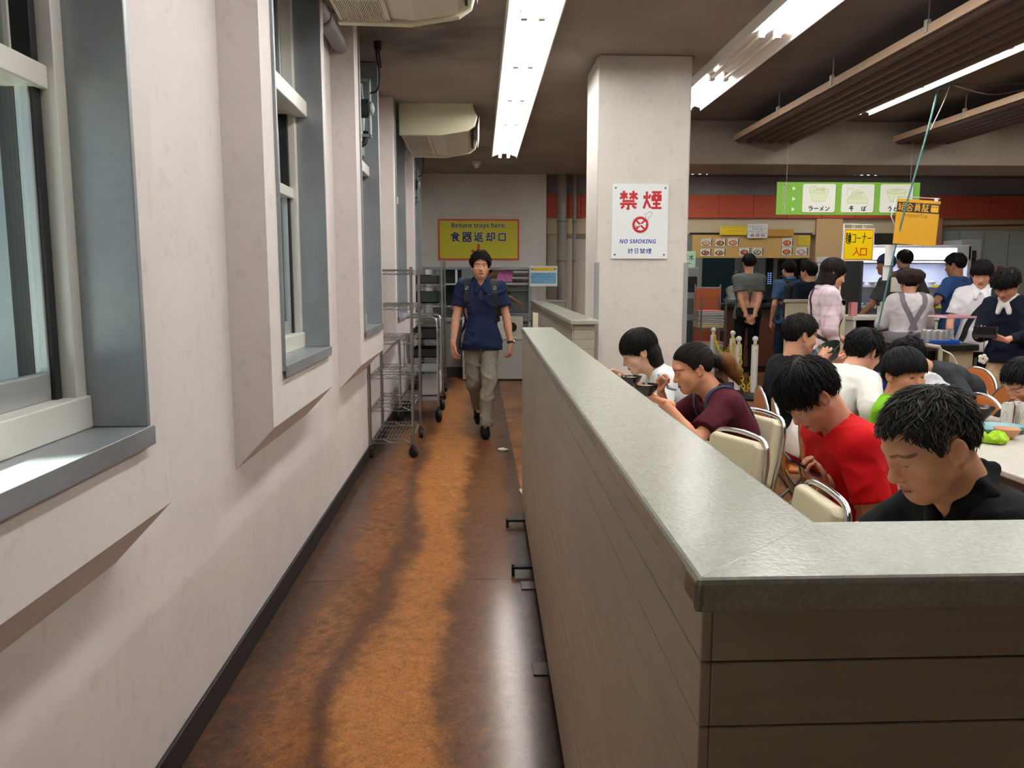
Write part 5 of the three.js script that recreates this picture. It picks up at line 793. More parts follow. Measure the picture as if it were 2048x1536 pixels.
// walking man in the corridor
F_.walk = person('young man in a navy polo shirt walking down the corridor towards us', {
  at: [0.02, -7.72], turn: 0.0, H: 1.75, hip: 0.925, girth: 1.03, lean: -0.02, bend: 0.02, shoulder: 1.08, top: { color: 0x1b2542, sleeve: 0.6, collar: 0x18213c, cell: 0.009, hem: 0.1, neck: 0.068, vee: 0.03, ease: 0.02, fold: 1.6 }, bottom: { color: 0x8a8579, ease: 0.014, hem: 0.05, fold: 1.8 }, skin: 0xc9957a,
  head: { pitch: -0.02, yaw: 0.04, fwd: 0.08 }, face: { eyes: 0.55, stubble: 0.6, browT: 0.0042, lip: 0x9b5750, jaw: 1.0, nose: 1.05, gazeDown: 0.08 }, headCell: 0.003, handCell: 0.004,
  hair: { thick: 0.024, top: 1.45, locks: 600, len: 0.4, color: 0x0a0909, color2: 0x141211, lockW: 0.0036, lift: 0.012, curl: 1.2, line: [[0, 0.068], [0.4, 0.064], [0.8, 0.045], [1.1, 0.02], [1.36, -0.022], [1.46, -0.006], [1.6, 0.026], [1.95, 0.024], [2.12, -0.01], [2.4, -0.05], [3.15, -0.072]] },
  L: { hand: [0.295, 0.845, 0.05], dir: [-0.05, -1, 0.12], palm: [-0.8, 0, -0.6], curl: 0.55, pole: [0.5, 0, -1] }, R: { hand: [-0.275, 0.835, 0.12], dir: [0.15, -1, 0.2], palm: [0.5, 0, -0.8], curl: 0.4, pole: [-0.5, 0, -1] },
  LF: [0.035, 0.085, 0.16], RF: [-0.03, 0.20, -0.36], footDir: [[0.03, 0, 1], [0, -0.55, 1]], footDown: [0.045, 0.05], footLift: [0.002, 0.05], shoe: 0x0e0e10, sole: 0x2a2a2c,
});
// queue and staff at the counters
const hairBack = (n = 160) => ({ thick: 0.02, locks: n, len: 0.45, color: 0x0a0909, color2: 0x141211, lockW: 0.0045, lift: 0.006, line: LINE_BACK, cell: 0.006 });
const FAR = { cell: 0.018, headCell: 0.005, handCell: 0.005 };
F_.counter = person('man in a grey t-shirt standing with his hands clasped behind his back', {
  ...FAR, headCell: 0.0045, headAt: sight(1497, 541, 11.5), turn: AWAY - 0.06, H: 1.86, top: { color: 0x5d605f, sleeve: 0.66, flare: 0.014, cell: 0.012 }, bottom: { color: 0x14161b }, skin: 0xc9957a, hair: hairBack(260),
  L: { hand: [0.02, 0.865, -0.17], dir: [-0.7, -0.6, 0], palm: [0, 0, -1], curl: 0.6, pole: [1, 0, -0.5] }, R: { hand: [-0.03, 0.87, -0.17], dir: [0.7, -0.6, -0.1], palm: [0, 0, 1], curl: 0.6, pole: [-1, 0, -0.5] },
});
F_.pack = person('man in a blue collared shirt facing the counter with a black backpack on', { ...FAR, headAt: sight(1577, 545, 11.2), turn: AWAY + 0.1, H: 1.76, top: { color: 0x3d5878, sleeve: 0.75, collar: 0x49688c }, bottom: { color: 0x1b2a3e }, skin: 0xc9957a, hair: hairBack(), L: {}, R: { hand: [-0.2, 1.0, 0.3] } });
F_.navy = person('man in dark navy clothes standing close to the pier, seen from behind', { ...FAR, headAt: sight(1616, 550, 10.8), turn: AWAY + 0.15, H: 1.72, top: { color: 0x141a2a, sleeve: 1.9 }, bottom: { color: 0x15171c }, skin: 0xc9957a, head: { yaw: 0.35 }, hair: { ...hairBack(), thick: 0.028 }, L: {}, R: {} });
F_.cook = person('kitchen worker in white with a dark cap behind the noodle counter', { ...FAR, headAt: sight(1477, 545, 13.9), turn: 0.5, H: 1.62, top: { color: 0xc9cfd0, sleeve: 0.95, ease: 0.018 }, bottom: { color: 0xb9bfc0 }, skin: 0xa87c62, hair: { ...hairBack(60) }, L: { hand: [0.15, 1.15, 0.35] }, R: { hand: [-0.15, 1.12, 0.35] } });
F_.plaid = person('long-haired woman in a white and pink checked shirt walking right past the tan pier', {
  ...FAR, headCell: 0.0036, headAt: sight(1667, 549, 6.8), turn: RIGHT - 0.1, H: 1.665, bust: 1, girth: 0.95, top: { color: 0xd6cdd0, sleeve: 1.55, ease: 0.022, cell: 0.010, hem: 0.0, collar: 0xd6cdd0, print: (x, y, z, c) => { const a = Math.sin(x * 75) > 0.55 ? 0.14 : 0, b = Math.sin(y * 75) > 0.55 ? 0.14 : 0, k = 1 - a - b; return [c[0] * (k + 0.06), c[1] * (k - 0.05), c[2] * k]; } }, bottom: { color: 0x6580a6 }, skin: 0xc9957a,
  head: { pitch: 0.32, fwd: 0.3 }, face: { eyes: 0.2, gazeDown: 0.4, lip: 0xa85a55, browT: 0.003 }, hair: { thick: 0.018, locks: 300, len: 1.0, color: 0x120e0d, color2: 0x211815, lockW: 0.004, lift: 0.002, amp: 0.004, curl: 0.3, whorl: [0, -0.03], line: [[0, 0.06], [0.5, 0.05], [0.85, 0.0], [1.05, -0.1], [3.15, -0.13]], extra: [[[0.05, -0.04, -0.02], [0.065, -0.2, 0.0], 0.045, 0.035, 0.03], [[-0.05, -0.04, -0.02], [-0.065, -0.2, 0.0], 0.045, 0.035, 0.03], [[0, -0.04, -0.06], [0, -0.2, -0.07], 0.055, 0.045, 0.03]], cell: 0.0045, over: 0.03, noLine: false },
  L: { hand: [0.16, 0.95, 0.25] }, R: { hand: [-0.2, 0.86, 0.08], pole: [-0.5, 0, -1], curl: 0.4 }, LF: [0.09, 0.085, 0.22], RF: [-0.09, 0.1, -0.25],
});
F_.cashier = person('canteen worker in a brown cap and grey crossed apron at the till, seen from behind', {
  ...FAR, headAt: sight(1818, 574, 8.2), turn: AWAY - 0.1, H: 1.56, girth: 1.1, shoulder: 1.06, top: { color: 0xd3cdd0, sleeve: 1.55, ease: 0.026, cell: 0.011, hem: 0.12 }, bottom: { color: 0x8a858a }, skin: 0xc9957a, head: { pitch: 0.1 }, hair: { ...hairBack(40), thick: 0.012 }, L: { hand: [0.2, 1.0, 0.32] }, R: { hand: [-0.2, 1.0, 0.32] },
});
F_.beanie = person('man in a navy knit cap and dark grey t-shirt with a bag strap', { ...FAR, headAt: sight(1771, 528, 9.5), turn: AWAY + 0.85, H: 1.80, top: { color: 0x45484d, sleeve: 0.75 }, bottom: { color: 0x1a1b20 }, skin: 0x9d7359, head: { pitch: 0.1, yaw: -0.1 }, hair: { ...hairBack(0), color: 0x1b2a4e, color2: 0x22335c, amp: 0.001, thick: 0.018, line: [[0, 0.035], [1.2, 0.02], [2, -0.02], [3.15, -0.05]] }, L: { hand: [0.15, 1.0, 0.3] }, R: {} });
F_.dark = person('tall black-haired man in a grey shirt facing the lit display case', { ...FAR, headAt: sight(1808, 523, 10.4), turn: AWAY + 0.1, H: 1.88, shoulder: 1.05, top: { color: 0x55524f, sleeve: 0.8, collar: 0x55524f }, bottom: { color: 0x1a1b20 }, skin: 0xa87d63, hair: hairBack(200), L: { hand: [0.2, 1.0, 0.3] }, R: { hand: [-0.26, 1.12, 0.2] } });
F_.blue = person('man in a blue t-shirt reaching left to a shelf of the display case', { ...FAR, headAt: sight(1909, 537, 8.9), turn: AWAY + 0.55, H: 1.78, top: { color: 0x2e4a78, sleeve: 0.75, ease: 0.018, cell: 0.011 }, bottom: { color: 0x14161c }, skin: 0x9c7055, head: { pitch: 0.2, yaw: 0.1, }, face: { eyes: 0.4 }, hair: hairBack(260), L: { hand: [0.28, 1.12, 0.22], pole: [1, -0.3, -0.5], curl: 0.5 }, R: {} });
F_.shirt = person('young man in a white shirt with a black bag strap across his chest', { ...FAR, headCell: 0.004, headAt: sight(1963, 551, 7.6), turn: -0.5, H: 1.66, top: { color: 0xd9d9de, sleeve: 0.75, collar: 0xd9d9de, ease: 0.018, cell: 0.010, hem: 0.1 }, bottom: { color: 0x2c2c32 }, skin: 0xc9957a, head: { pitch: 0.35, yaw: -0.1 }, face: { eyes: 0.2, gazeDown: 0.4, browT: 0.0036, lip: 0x9a524a }, hair: { thick: 0.024, locks: 260, len: 0.6, color: 0x0a0909, color2: 0x141211, lockW: 0.004, lift: 0.006, line: LINE_FRINGE, cell: 0.0045 }, R: { hand: [-0.25, 0.92, 0.2] }, L: { hand: [0.25, 0.95, 0.22] } });
F_.wallet = person('person with bobbed black hair in a dark navy jacket looking into a black wallet', { ...FAR, headCell: 0.004, headAt: sight(2012, 575, 6.6), turn: LEFT + 0.55, H: 1.58, lean: 0.08, bend: 0.2, top: { color: 0x141a2a, sleeve: 1.6, ease: 0.024, cell: 0.010, hem: 0.06, collar: 0xd8d6d2 }, bottom: { color: 0xb89f82, ease: 0.02 }, skin: 0xc9957a, head: { pitch: 0.6, fwd: 0.4 }, face: { eyes: 0, lip: 0x9c544c }, hair: { thick: 0.03, locks: 320, len: 0.6, color: 0x0b0a0a, color2: 0x171413, lockW: 0.004, lift: 0.016, curl: 1.2, line: LINE_BOWL, cell: 0.0045 }, R: { hand: [-0.12, 1.02, 0.33], dir: [0.5, 0.3, 0.8], palm: [0.4, 0.8, 0], curl: 0.5 }, L: { hand: [0.1, 1.0, 0.34], dir: [-0.5, 0.3, 0.7], palm: [-0.6, 0.6, 0], curl: 0.6 } });
F_.wash = person('kitchen worker in a light blue smock and cap bending behind the tray hatch, left', { ...FAR, headAt: sight(925, 560, 15.1), turn: -0.7, H: 1.62, lean: 0.45, bend: 0.2, top: { color: 0x5f7fb8, sleeve: 1.7, ease: 0.02 }, bottom: { color: 0x4a5f8c }, skin: 0xa87c62, head: { pitch: 0.3 }, hair: { ...hairBack(0), color: 0x2c3f70, color2: 0x32477a, amp: 0.001, thick: 0.022 }, L: { hand: [0.2, 1.0, 0.4] }, R: { hand: [-0.2, 1.0, 0.4] } });
F_.rinse = person('kitchen worker in a dark olive shirt reaching right behind the tray hatch', { ...FAR, headAt: sight(985, 520, 14.2), turn: 0.8, H: 1.74, top: { color: 0x35342f, sleeve: 0.9, ease: 0.02 }, bottom: { color: 0x2a2a2c }, skin: 0x7d5a45, hair: hairBack(0), L: { hand: [0.25, 1.1, 0.42] }, R: { hand: [-0.1, 1.1, 0.4] } });
// ---------- wire racks and carts along the corridor ----------
function wireShelf(w, d) {                         // w along x, d along z, centred; two rims and a zigzag between, wires across
  const g = [], hw = w / 2, hd = d / 2, zig = (ax, az, bx_, bz) => { const n = Math.max(4, Math.round(Math.hypot(bx_ - ax, bz - az) / 0.075)), r = []; for (let i = 0; i < n; i++) { const t0 = i / n, t1 = (i + 1) / n, m = i % 2; r.push(rod([mix(ax, bx_, t0), m ? 0 : -0.032, mix(az, bz, t0)], [mix(ax, bx_, t1), m ? -0.032 : 0, mix(az, bz, t1)], 0.0022, 5)); } return r; };
  for (const y of [0, -0.034]) g.push(rod([-hw, y, -hd], [hw, y, -hd], 0.0032, 6), rod([-hw, y, hd], [hw, y, hd], 0.0032, 6), rod([-hw, y, -hd], [-hw, y, hd], 0.0032, 6), rod([hw, y, -hd], [hw, y, hd], 0.0032, 6));
  g.push(...zig(-hw, -hd, hw, -hd), ...zig(-hw, hd, hw, hd), ...zig(-hw, -hd, -hw, hd), ...zig(hw, -hd, hw, hd));
  const n = Math.round(w / 0.03); for (let i = 1; i < n; i++) g.push(rod([-hw + w * i / n, 0.003, -hd], [-hw + w * i / n, 0.003, hd], 0.0019, 5)); for (const k of [-0.25, 0, 0.25]) g.push(rod([-hw, -0.002, d * k], [hw, -0.002, d * k], 0.003, 5)); return join(g);
}
function caster(parent, x, z, r = 0.042, turn = 0) {
  const c = part('caster', [new THREE.CylinderGeometry(r, r, 0.03, 20).rotateZ(Math.PI / 2).rotateY(turn).translate(x, r, z)], darkRubber, parent); part('caster_fork', [bx(-0.022, 0.022, r, r * 2 + 0.012, -0.02, 0.02, 0.006).rotateY(turn).translate(x, 0, z), cyl(0.012, 0.012, 0.05, x, r * 2, z, 10)], mat(0x3a3a3c, 0.5, { metalness: 0.4 }), c);
}
function rack(label, x0, x1, z0, z1, ys, top, cast = 0.11, m = wireSteel) {
  const t = thing('wire_rack', label, 'rack', [(x0 + x1) / 2, 0, (z0 + z1) / 2]), w = x1 - x0, d = z0 - z1, sg = wireShelf(w - 0.03, d - 0.03);
  for (const y of ys) { const s = part('shelf_grate', sg, m, t); s.position.y = y; }
  for (const sx of [-1, 1]) for (const sz of [-1, 1]) { const x = sx * w / 2, z = sz * d / 2, p = part('post', cyl(0.0127, 0.0127, top - cast, x, cast, z, 14), m, t); for (const y of ys) part('collar', cyl(0.018, 0.0165, 0.045, x, y - 0.04, z, 14), m, p); if (cast > 0.05) caster(t, x, z, 0.042, sx * 0.5 + sz * 0.3); }
  return t;
}
rack('tall six-shelf chrome wire rack on casters standing against the window wall', -0.915, -0.555, -6.66, -7.53, [0.156, 0.431, 0.706, 0.993, 1.28, 1.572], 1.595);
{
  const t = thing('serving_cart', 'low steel cart with two rounded tube handles, behind the tall wire rack', 'cart', [-0.63, 0, -8.78]);
  for (const z of [0.39, -0.39]) part('handle', tube([[-0.2, 0.16, z], [-0.2, 0.6, z], [-0.2, 1.02, z], [-0.17, 1.09, z], [-0.1, 1.105, z], [0.1, 1.105, z], [0.17, 1.09, z], [0.2, 1.02, z], [0.2, 0.6, z], [0.2, 0.16, z]], 0.0135, 60, 12), chrome, t);
  for (const y of [0.232, 0.54]) { part('shelf', bx(-0.19, 0.19, y - 0.004, y + 0.002, -0.38, 0.38), mat(0x9fa2a3, 0.35, { metalness: 0.7 }), t); const s = part('shelf_grate', wireShelf(0.38, 0.77), wireSteel, t); s.position.y = y - 0.006; }
  for (const sx of [-0.2, 0.2]) for (const z of [-0.39, 0.39]) caster(t, sx, z, 0.062, sx * 2);
  const b = thing('plastic_crate', 'white ribbed plastic crate on the lower shelf of the steel cart', 'crate', [-0.53, 0.236, -8.9]);
  part('crate_shell', [bx(-0.10, 0.10, 0, 0.008, -0.2, 0.2), bx(-0.10, -0.092, 0, 0.24, -0.2, 0.2), bx(0.092, 0.10, 0, 0.24, -0.2, 0.2), bx(-0.10, 0.10, 0, 0.24, -0.2, -0.192), bx(-0.10, 0.10, 0, 0.24, 0.192, 0.2)], mat(0xd4d5d2, 0.45), b); for (let k = 0; k < 5; k++) part('rib', [bx(-0.104, 0.104, 0.03 + k * 0.05, 0.04 + k * 0.05, -0.204, 0.204, 0.002)], mat(0xdcdcd8, 0.45), b);
}
rack('dark loaded wire rack at the back of the corridor beside the tray hatch', -0.88, -0.45, -9.95, -10.75, [0.25, 0.52, 0.75, 0.98, 1.2, 1.44], 1.74);
for (const [y, i, h] of [[1.445, 0, 0.10], [1.205, 1, 0.14], [0.755, 2, 0.12], [0.525, 3, 0.1]]) { const t = thing('dish_tray', ['dark tray of small steel ware on the top shelf of the dark wire rack', 'dark green tray of dishes on the second shelf of the dark wire rack', 'black tray on the fourth shelf of the dark wire rack', 'black tray on the fifth shelf of the dark wire rack'][i], 'tray', [-0.67, y + 0.004, -10.35]); part('tray_shell', [bx(-0.17, 0.17, 0, 0.01, -0.3, 0.3), bx(-0.17, -0.162, 0, h, -0.3, 0.3), bx(0.162, 0.17, 0, h, -0.3, 0.3), bx(-0.17, 0.17, 0, h, -0.3, -0.292), bx(-0.17, 0.17, 0, h, 0.292, 0.3)], mat([0x2a2c2c, 0x1c2e26, 0x1d1d1f, 0x1d1d1f][i], 0.5), t); if (i < 2) for (let k = 0; k < 5; k++) part('dish', lathe([[0, 0], [0.03, 0.004], [0.05, 0.05], [0.046, 0.05], [0.028, 0.01], [0, 0.008]], 14).translate(-0.1 + (k % 2) * 0.12, h * 0.6, 0.2 - k * 0.1), i ? mat(0x24382e, 0.4) : chrome, t); }
// ---------- tray return: counter, bins, what shows through the hatch ----------
{
  const t = thing('steel_counter', 'stainless steel counter under the tray return hatch', 'counter', [0, 0, -12.56]);
  part('worktop', bx(-0.86, 0.78, 0.86, 0.9, -0.28, 0.28, 0.006), steelMat, t); part('front_panel', bx(-0.84, 0.76, 0.16, 0.86, 0.2, 0.22), mat(0x8b8d8c, 0.4, { metalness: 0.5 }), t); part('plinth', bx(-0.84, 0.76, 0, 0.16, 0.14, 0.2), mat(0x2d2c2b, 0.6), t);
  [[-0.02, 'cream waste bin under the hatch, mostly hidden behind the walking man'], [0.435, 'cream waste bin with a round black hole in its top panel']].forEach(([x, lab], i) => {
    const b = thing('waste_bin', lab, 'bin', [x, 0, -12.08]); part('lower_box', bx(-0.225, 0.225, 0.02, 0.62, -0.2, 0.2, 0.01), mat(0xbcbcb6, 0.5), b); part('upper_panel', bx(-0.225, 0.225, 0.64, 0.95, -0.2, 0.19, 0.012), mat(0xd0cdbd, 0.5), b); part('rim', bx(-0.235, 0.235, 0.615, 0.65, -0.21, 0.21, 0.006), mat(0xc9c5b4, 0.5), b);
    part('hole', new THREE.CylinderGeometry(0.07, 0.07, 0.02, 28).rotateX(Math.PI / 2).translate(0.06, 0.80, 0.186), blackMat, b); part('base', bx(-0.14, 0.14, 0, 0.02, -0.15, 0.18), blackMat, b);
  });
  const k = thing('dishwasher', 'steel dishwashing machine with an open hood behind the tray hatch', 'machine', [0.72, 0, -14.9]); part('cabinet', [bx(-0.36, 0.36, 0, 0.9, -0.35, 0.35, 0.01), bx(-0.36, -0.3, 0.9, 1.5, -0.3, 0.3), bx(0.3, 0.36, 0.9, 1.5, -0.3, 0.3)], steelMat, k); part('hood', bx(-0.34, 0.34, 1.32, 1.85, -0.3, 0.28, 0.02), steelMat, k); part('inner', bx(-0.28, 0.28, 0.92, 1.3, -0.25, -0.2), mat(0xcfdcde, 0.3), k);
  for (let i = 0; i < 3; i++) part('pipe', rod([-0.3, 1.42 + i * 0.11, 0.32], [0.36, 1.42 + i * 0.11, 0.32], 0.045, 14), chrome, k);
  const c = thing('cloth', 'pink cloth hanging over the rail in the tray hatch', 'cloth', [0.43, 1.44, -13.0]); { const g = new THREE.PlaneGeometry(0.24, 0.2, 20, 16), p = g.attributes.position; for (let i = 0; i < p.count; i++) { const x = p.getX(i), y = p.getY(i); p.setXYZ(i, x * (1 - 0.1 * (0.1 - y)) + 0.01 * Math.sin(y * 30), y + 0.12 + 0.012 * Math.sin(x * 26), 0.012 * Math.sin(x * 45 + y * 9)); } g.computeVertexNormals(); part('sheet', g, mat(0xd97fb4, 0.8, { side: THREE.DoubleSide }), c); part('rail', rod([-0.45, 0.225, 0], [0.32, 0.225, 0], 0.008, 8), chrome, c); }
  const s = thing('kitchen_shelf', 'tall white and dark shelving standing behind the left of the hatch', 'shelf', [-0.45, 0, -16.6]); part('frame', [bx(-0.6, -0.56, 0, 2, -0.2, 0.2), bx(0.56, 0.6, 0, 2, -0.2, 0.2), bx(-0.02, 0.02, 0, 2, -0.2, 0.2)], mat(0xd6dada, 0.5), s); for (const y of [0.5, 0.95, 1.4, 1.8]) part('shelf', bx(-0.6, 0.6, y, y + 0.03, -0.2, 0.2), mat(0xb9c2c3, 0.5), s); part('back_board', bx(-0.3, 0.1, 0.95, 1.75, -0.21, -0.19), mat(0x2b3334, 0.6), s);
}
strip(-0.1, -15.6, 2, 'fluorescent strip in the dish kitchen behind the tray hatch'); strip(4.4, -16.6, 2, 'fluorescent strip in the noodle kitchen behind the counter');
// ---------- noodle counter ----------
const brownLam = mat(0x5b3222, 0.5), orangeBoard = mat(0xa6522e, 0.6);
{
  const t = thing('noodle_counter', 'dark brown serving counter of the noodle corner with a dark top', 'counter', [4.72, 0, -12.88]);
  part('front', bx(-0.78, 0.78, 0.1, 1.06, -0.25, 0.1, 0.004), brownLam, t); part('worktop', bx(-0.82, 0.76, 1.06, 1.12, -0.35, 0.22, 0.008), mat(0x25272b, 0.3), t); part('kick', bx(-0.78, 0.78, 0, 0.1, -0.25, 0.06), blackMat, t);
  const p = thing('panel_board', 'orange-brown upright board at the left end of the noodle counter', 'board', [3.68, 0, -12.8]); part('panel', bx(-0.2, 0.2, 0.02, 1.36, -0.02, 0.02, 0.006), orangeBoard, p); part('edge_trim', tube([[-0.205, 0.02, 0], [-0.205, 1.33, 0], [-0.19, 1.365, 0], [0, 1.37, 0], [0.19, 1.365, 0], [0.205, 1.33, 0], [0.205, 0.02, 0]], 0.012, 60, 8), mat(0x8d8a84, 0.4), p);
  const m = thing('menu_board', 'tan overhead board carrying dish photographs above the noodle counter', 'board', [4.42, 2.04, -12.98]); part('panel', bx(-0.97, 0.97, -0.19, 0.18, -0.03, 0, 0.004), mat(0xc5a05c, 0.6), m); part('top_rail', bx(-1.0, 1.0, 0.185, 0.215, -0.06, 0.0), blackMat, m);
  const dishes = [[0xd88a4a, 0xe9c79a], [0x3a2a1c, 0xdca060], [0xcc5a36, 0xeab080], [0x2f2118, 0xd9955a], [0x4a3424, 0xdfb070], [0x8c2f22, 0xc9705a], [0x6d6d62, 0xc9c9b0], [0xb8481e, 0xe58a3c], [0xb4441c, 0xe07f34], [0xd8d2c8, 0xa89c88]];
  const spots = [[235, 330, 130, 85], [400, 330, 125, 85], [545, 325, 128, 85], [232, 440, 125, 85], [392, 440, 130, 85], [680, 430, 128, 90], [832, 430, 125, 90], [1170, 320, 130, 95], [1168, 425, 130, 90], [1335, 425, 140, 90]];
  const where = ['first photo in the top row', 'second photo in the top row', 'third photo in the top row', 'first photo in the bottom row', 'second photo in the bottom row', 'third photo in the bottom row', 'fourth photo in the bottom row', 'orange-bowl photo in the top row near the right end', 'orange-bowl photo in the bottom row near the right end', 'pale-bowl photo at the right end of the bottom row'];
  const K = 12.95 / FOCAL / 5.69, cx = (v) => ((1360 + v / 5.69) - 957) / FOCAL * 12.95, cyy = (v) => EYE - ((420 + v / 5.69) - 562) * 12.95 / FOCAL;
  spots.forEach(([x, y, w, h], i) => { const d = thing('dish_photo', where[i] + ' on the tan menu board', 'poster', [cx(x + w / 2), cyy(y + h / 2), -12.972], 0, 'dish photographs on the menu board'); printed('card', w * K, h * K, 0.005, drawn(160, 110, (c, W, H) => { c.fillStyle = '#e6e2da'; c.fillRect(0, 0, W, H); c.fillStyle = '#2a2622'; c.fillRect(W - 18, 4, 15, H - 8); scribble(c, 10, 3, W - 40, 16, '#2a2622', 3 + i); const f = (n) => '#' + n.toString(16).padStart(6, '0'); c.fillStyle = '#1d1916'; c.beginPath(); c.ellipse(70, 66, 58, 36, 0, 0, 7); c.fill(); c.fillStyle = f(dishes[i][0]); c.beginPath(); c.ellipse(70, 64, 50, 30, 0, 0, 7); c.fill(); c.fillStyle = f(dishes[i][1]); for (let k = 0; k < 9; k++) { c.beginPath(); c.ellipse(70 + 34 * Math.cos(k * 2.4 + i), 63 + 18 * Math.sin(k * 2.4 + i), 13, 7, k, 0, 7); c.fill(); } c.fillStyle = '#e8e2cc'; c.beginPath(); c.arc(70 + 18 * Math.cos(i), 62, 8, 0, 7); c.fill(); }), signWhite, d); });
  const notes = [['yellow notice with red print above the menu board', 438, 195, 313, 95, '#dfc81f', '#b03a1c', 2], ['white notice with bowls pictured on it, above the middle of the menu board', 757, 165, 230, 160, '#dcdcdc', '#44484e', 4], ['orange-tan notice strip above the menu board', 990, 225, 300, 80, '#c08a2c', '#8a5a1c', 2], ['small yellow notice at the right end of the menu board', 1350, 300, 145, 105, '#c9b41f', '#8a7a18', 4]];
  notes.forEach(([lab, x, y, w, h, bg, fg, n], i) => { const d = thing('notice', lab, 'notice', [cx(x + w / 2), cyy(y + h / 2), i === 3 ? -12.972 : -12.935]); printed('card', w * K, h * K, 0.005, drawn(256, Math.round(256 * h / w), (c, W, H) => { c.fillStyle = bg; c.fillRect(0, 0, W, H); for (let k = 0; k < n; k++) scribble(c, 14 + (k % 2) * 50, H * (0.12 + 0.62 * k / n), W - 80 - (k % 2) * 20, H * 0.13, fg, 21 + i * 7 + k); if (i === 1) for (let k = 0; k < 3; k++) { c.fillStyle = ['#2a2a2a', '#a8432a', '#5b5f66'][k]; c.beginPath(); c.ellipse(60 + k * 68, H - 34, 24, 15, 0, 0, 7); c.fill(); c.fillStyle = '#d9c8a8'; c.beginPath(); c.ellipse(60 + k * 68, H - 36, 14, 8, 0, 0, 7); c.fill(); } }), signWhite, d); });
  const w = thing('water_sign', 'pale green water sign half hidden behind the pillar', 'sign', [3.36, 1.825, -12.85]); printed('board', 0.24, 0.26, 0.006, drawn(256, 256, (c, W, H) => { c.fillStyle = '#b9d8bf'; c.fillRect(0, 0, W, H); brush(c, 'お水', 26, 50, 100, '#2a5a48', 0.12); c.fillStyle = '#2a5a48'; c.fillRect(90, 190, 90, 10); }), signWhite, w);
  const v = thing('water_dispenser', 'tall grey water dispenser half hidden behind the pillar', 'dispenser', [3.33, 0, -12.95]); part('cabinet', bx(-0.2, 0.2, 0, 1.69, -0.2, 0.15, 0.012), mat(0x8e9190, 0.4, { metalness: 0.4 }), v); part('dark_panel', bx(-0.1, 0.17, 1.3, 1.55, 0.145, 0.156), blackMat, v); part('tray_recess', bx(-0.12, 0.17, 0.95, 1.2, 0.145, 0.156), mat(0x4a4c4c, 0.5), v); part('lower_door', bx(-0.18, 0.18, 0.1, 0.85, 0.145, 0.158, 0.004), mat(0x3a4440, 0.4), v);
  // inside the kitchen
  const f = thing('fridge', 'tall grey refrigerator at the back of the noodle kitchen', 'refrigerator', [5.15, 0, -15.2]); part('cabinet', bx(-0.35, 0.35, 0, 2.1, -0.35, 0.35, 0.015), steelMat, f); part('door', bx(-0.33, 0.33, 0.2, 2.05, 0.35, 0.38, 0.008), mat(0xa9adae, 0.35, { metalness: 0.5 }), f);
  const o = thing('steam_oven', 'black control column with a small blue display in the noodle kitchen', 'oven', [4.98, 0, -13.75]); part('cabinet', [bx(-0.02, 0.62, 0.5, 2.0, -0.4, 0.2, 0.01)], mat(0x9a9d9c, 0.35, { metalness: 0.6 }), o); part('control_panel', bx(-0.1, 0.02, 1.1, 1.95, 0.18, 0.23, 0.006), blackMat, o); part('window', bx(0.1, 0.5, 1.2, 1.85, 0.2, 0.215, 0.02), mat(0x20282c, 0.15), o);
  part('display_screen', new THREE.PlaneGeometry(0.085, 0.22).translate(-0.04, 1.52, 0.2325), new THREE.MeshStandardMaterial({ color: 0x111418, emissive: 0xffffff, emissiveIntensity: 0.8, emissiveMap: drawn(64, 160, (c, W, H) => { c.fillStyle = '#10182c'; c.fillRect(0, 0, W, H); c.fillStyle = '#9cc0ff'; for (let k = 0; k < 6; k++) { c.fillRect(6, 10 + k * 25, 22, 9); c.fillRect(38, 10 + k * 25, 18, 12); } }) }), o);
  const q = thing('kitchen_screen', 'dark teal panel in the left of the noodle kitchen', 'panel', [4.55, 0, -15.0]); part('panel', bx(-0.35, 0.25, 0.9, 1.95, -0.03, 0.03, 0.006), mat(0x23464e, 0.5), q); part('stand', [bx(-0.3, -0.26, 0, 0.9, -0.03, 0.03), bx(0.16, 0.2, 0, 0.9, -0.03, 0.03)], steelMat, q);
  for (let k = 0; k < 3; k++) { const b = thing('serving_dish', ['white serving dish at the left of the noodle counter', 'dark lidded pan on the noodle counter', 'glass serving dish at the right of the noodle counter'][k], 'dish', [4.1 + k * 0.5, 1.121, -12.95]); part('bowl', lathe([[0, 0], [0.08, 0.004], [0.13, 0.07], [0.122, 0.07], [0.07, 0.012], [0, 0.01]], 20), mat([0xd9dcdc, 0x2a2b2e, 0xb9c4c6][k], 0.3), b); }
}
{ // pier notice
  const d = thing('notice', 'white notice with a green border on the tan pier behind the walking woman', 'notice', [5.66, 1.66, -12.99]); printed('card', 0.3, 0.42, 0.005, drawn(192, 270, (c, W, H) => { c.fillStyle = '#d8dadd'; c.fillRect(0, 0, W, H); c.strokeStyle = '#2f7a5a'; c.lineWidth = 8; c.strokeRect(6, 60, W - 12, H - 66); for (let k = 0; k < 6; k++) { c.save(); c.translate(50 + k * 18, 20); c.rotate(Math.PI / 2); scribble(c, 0, -6, 140, 9, '#4a4e5a', 40 + k); c.restore(); } }), signWhite, d);
}
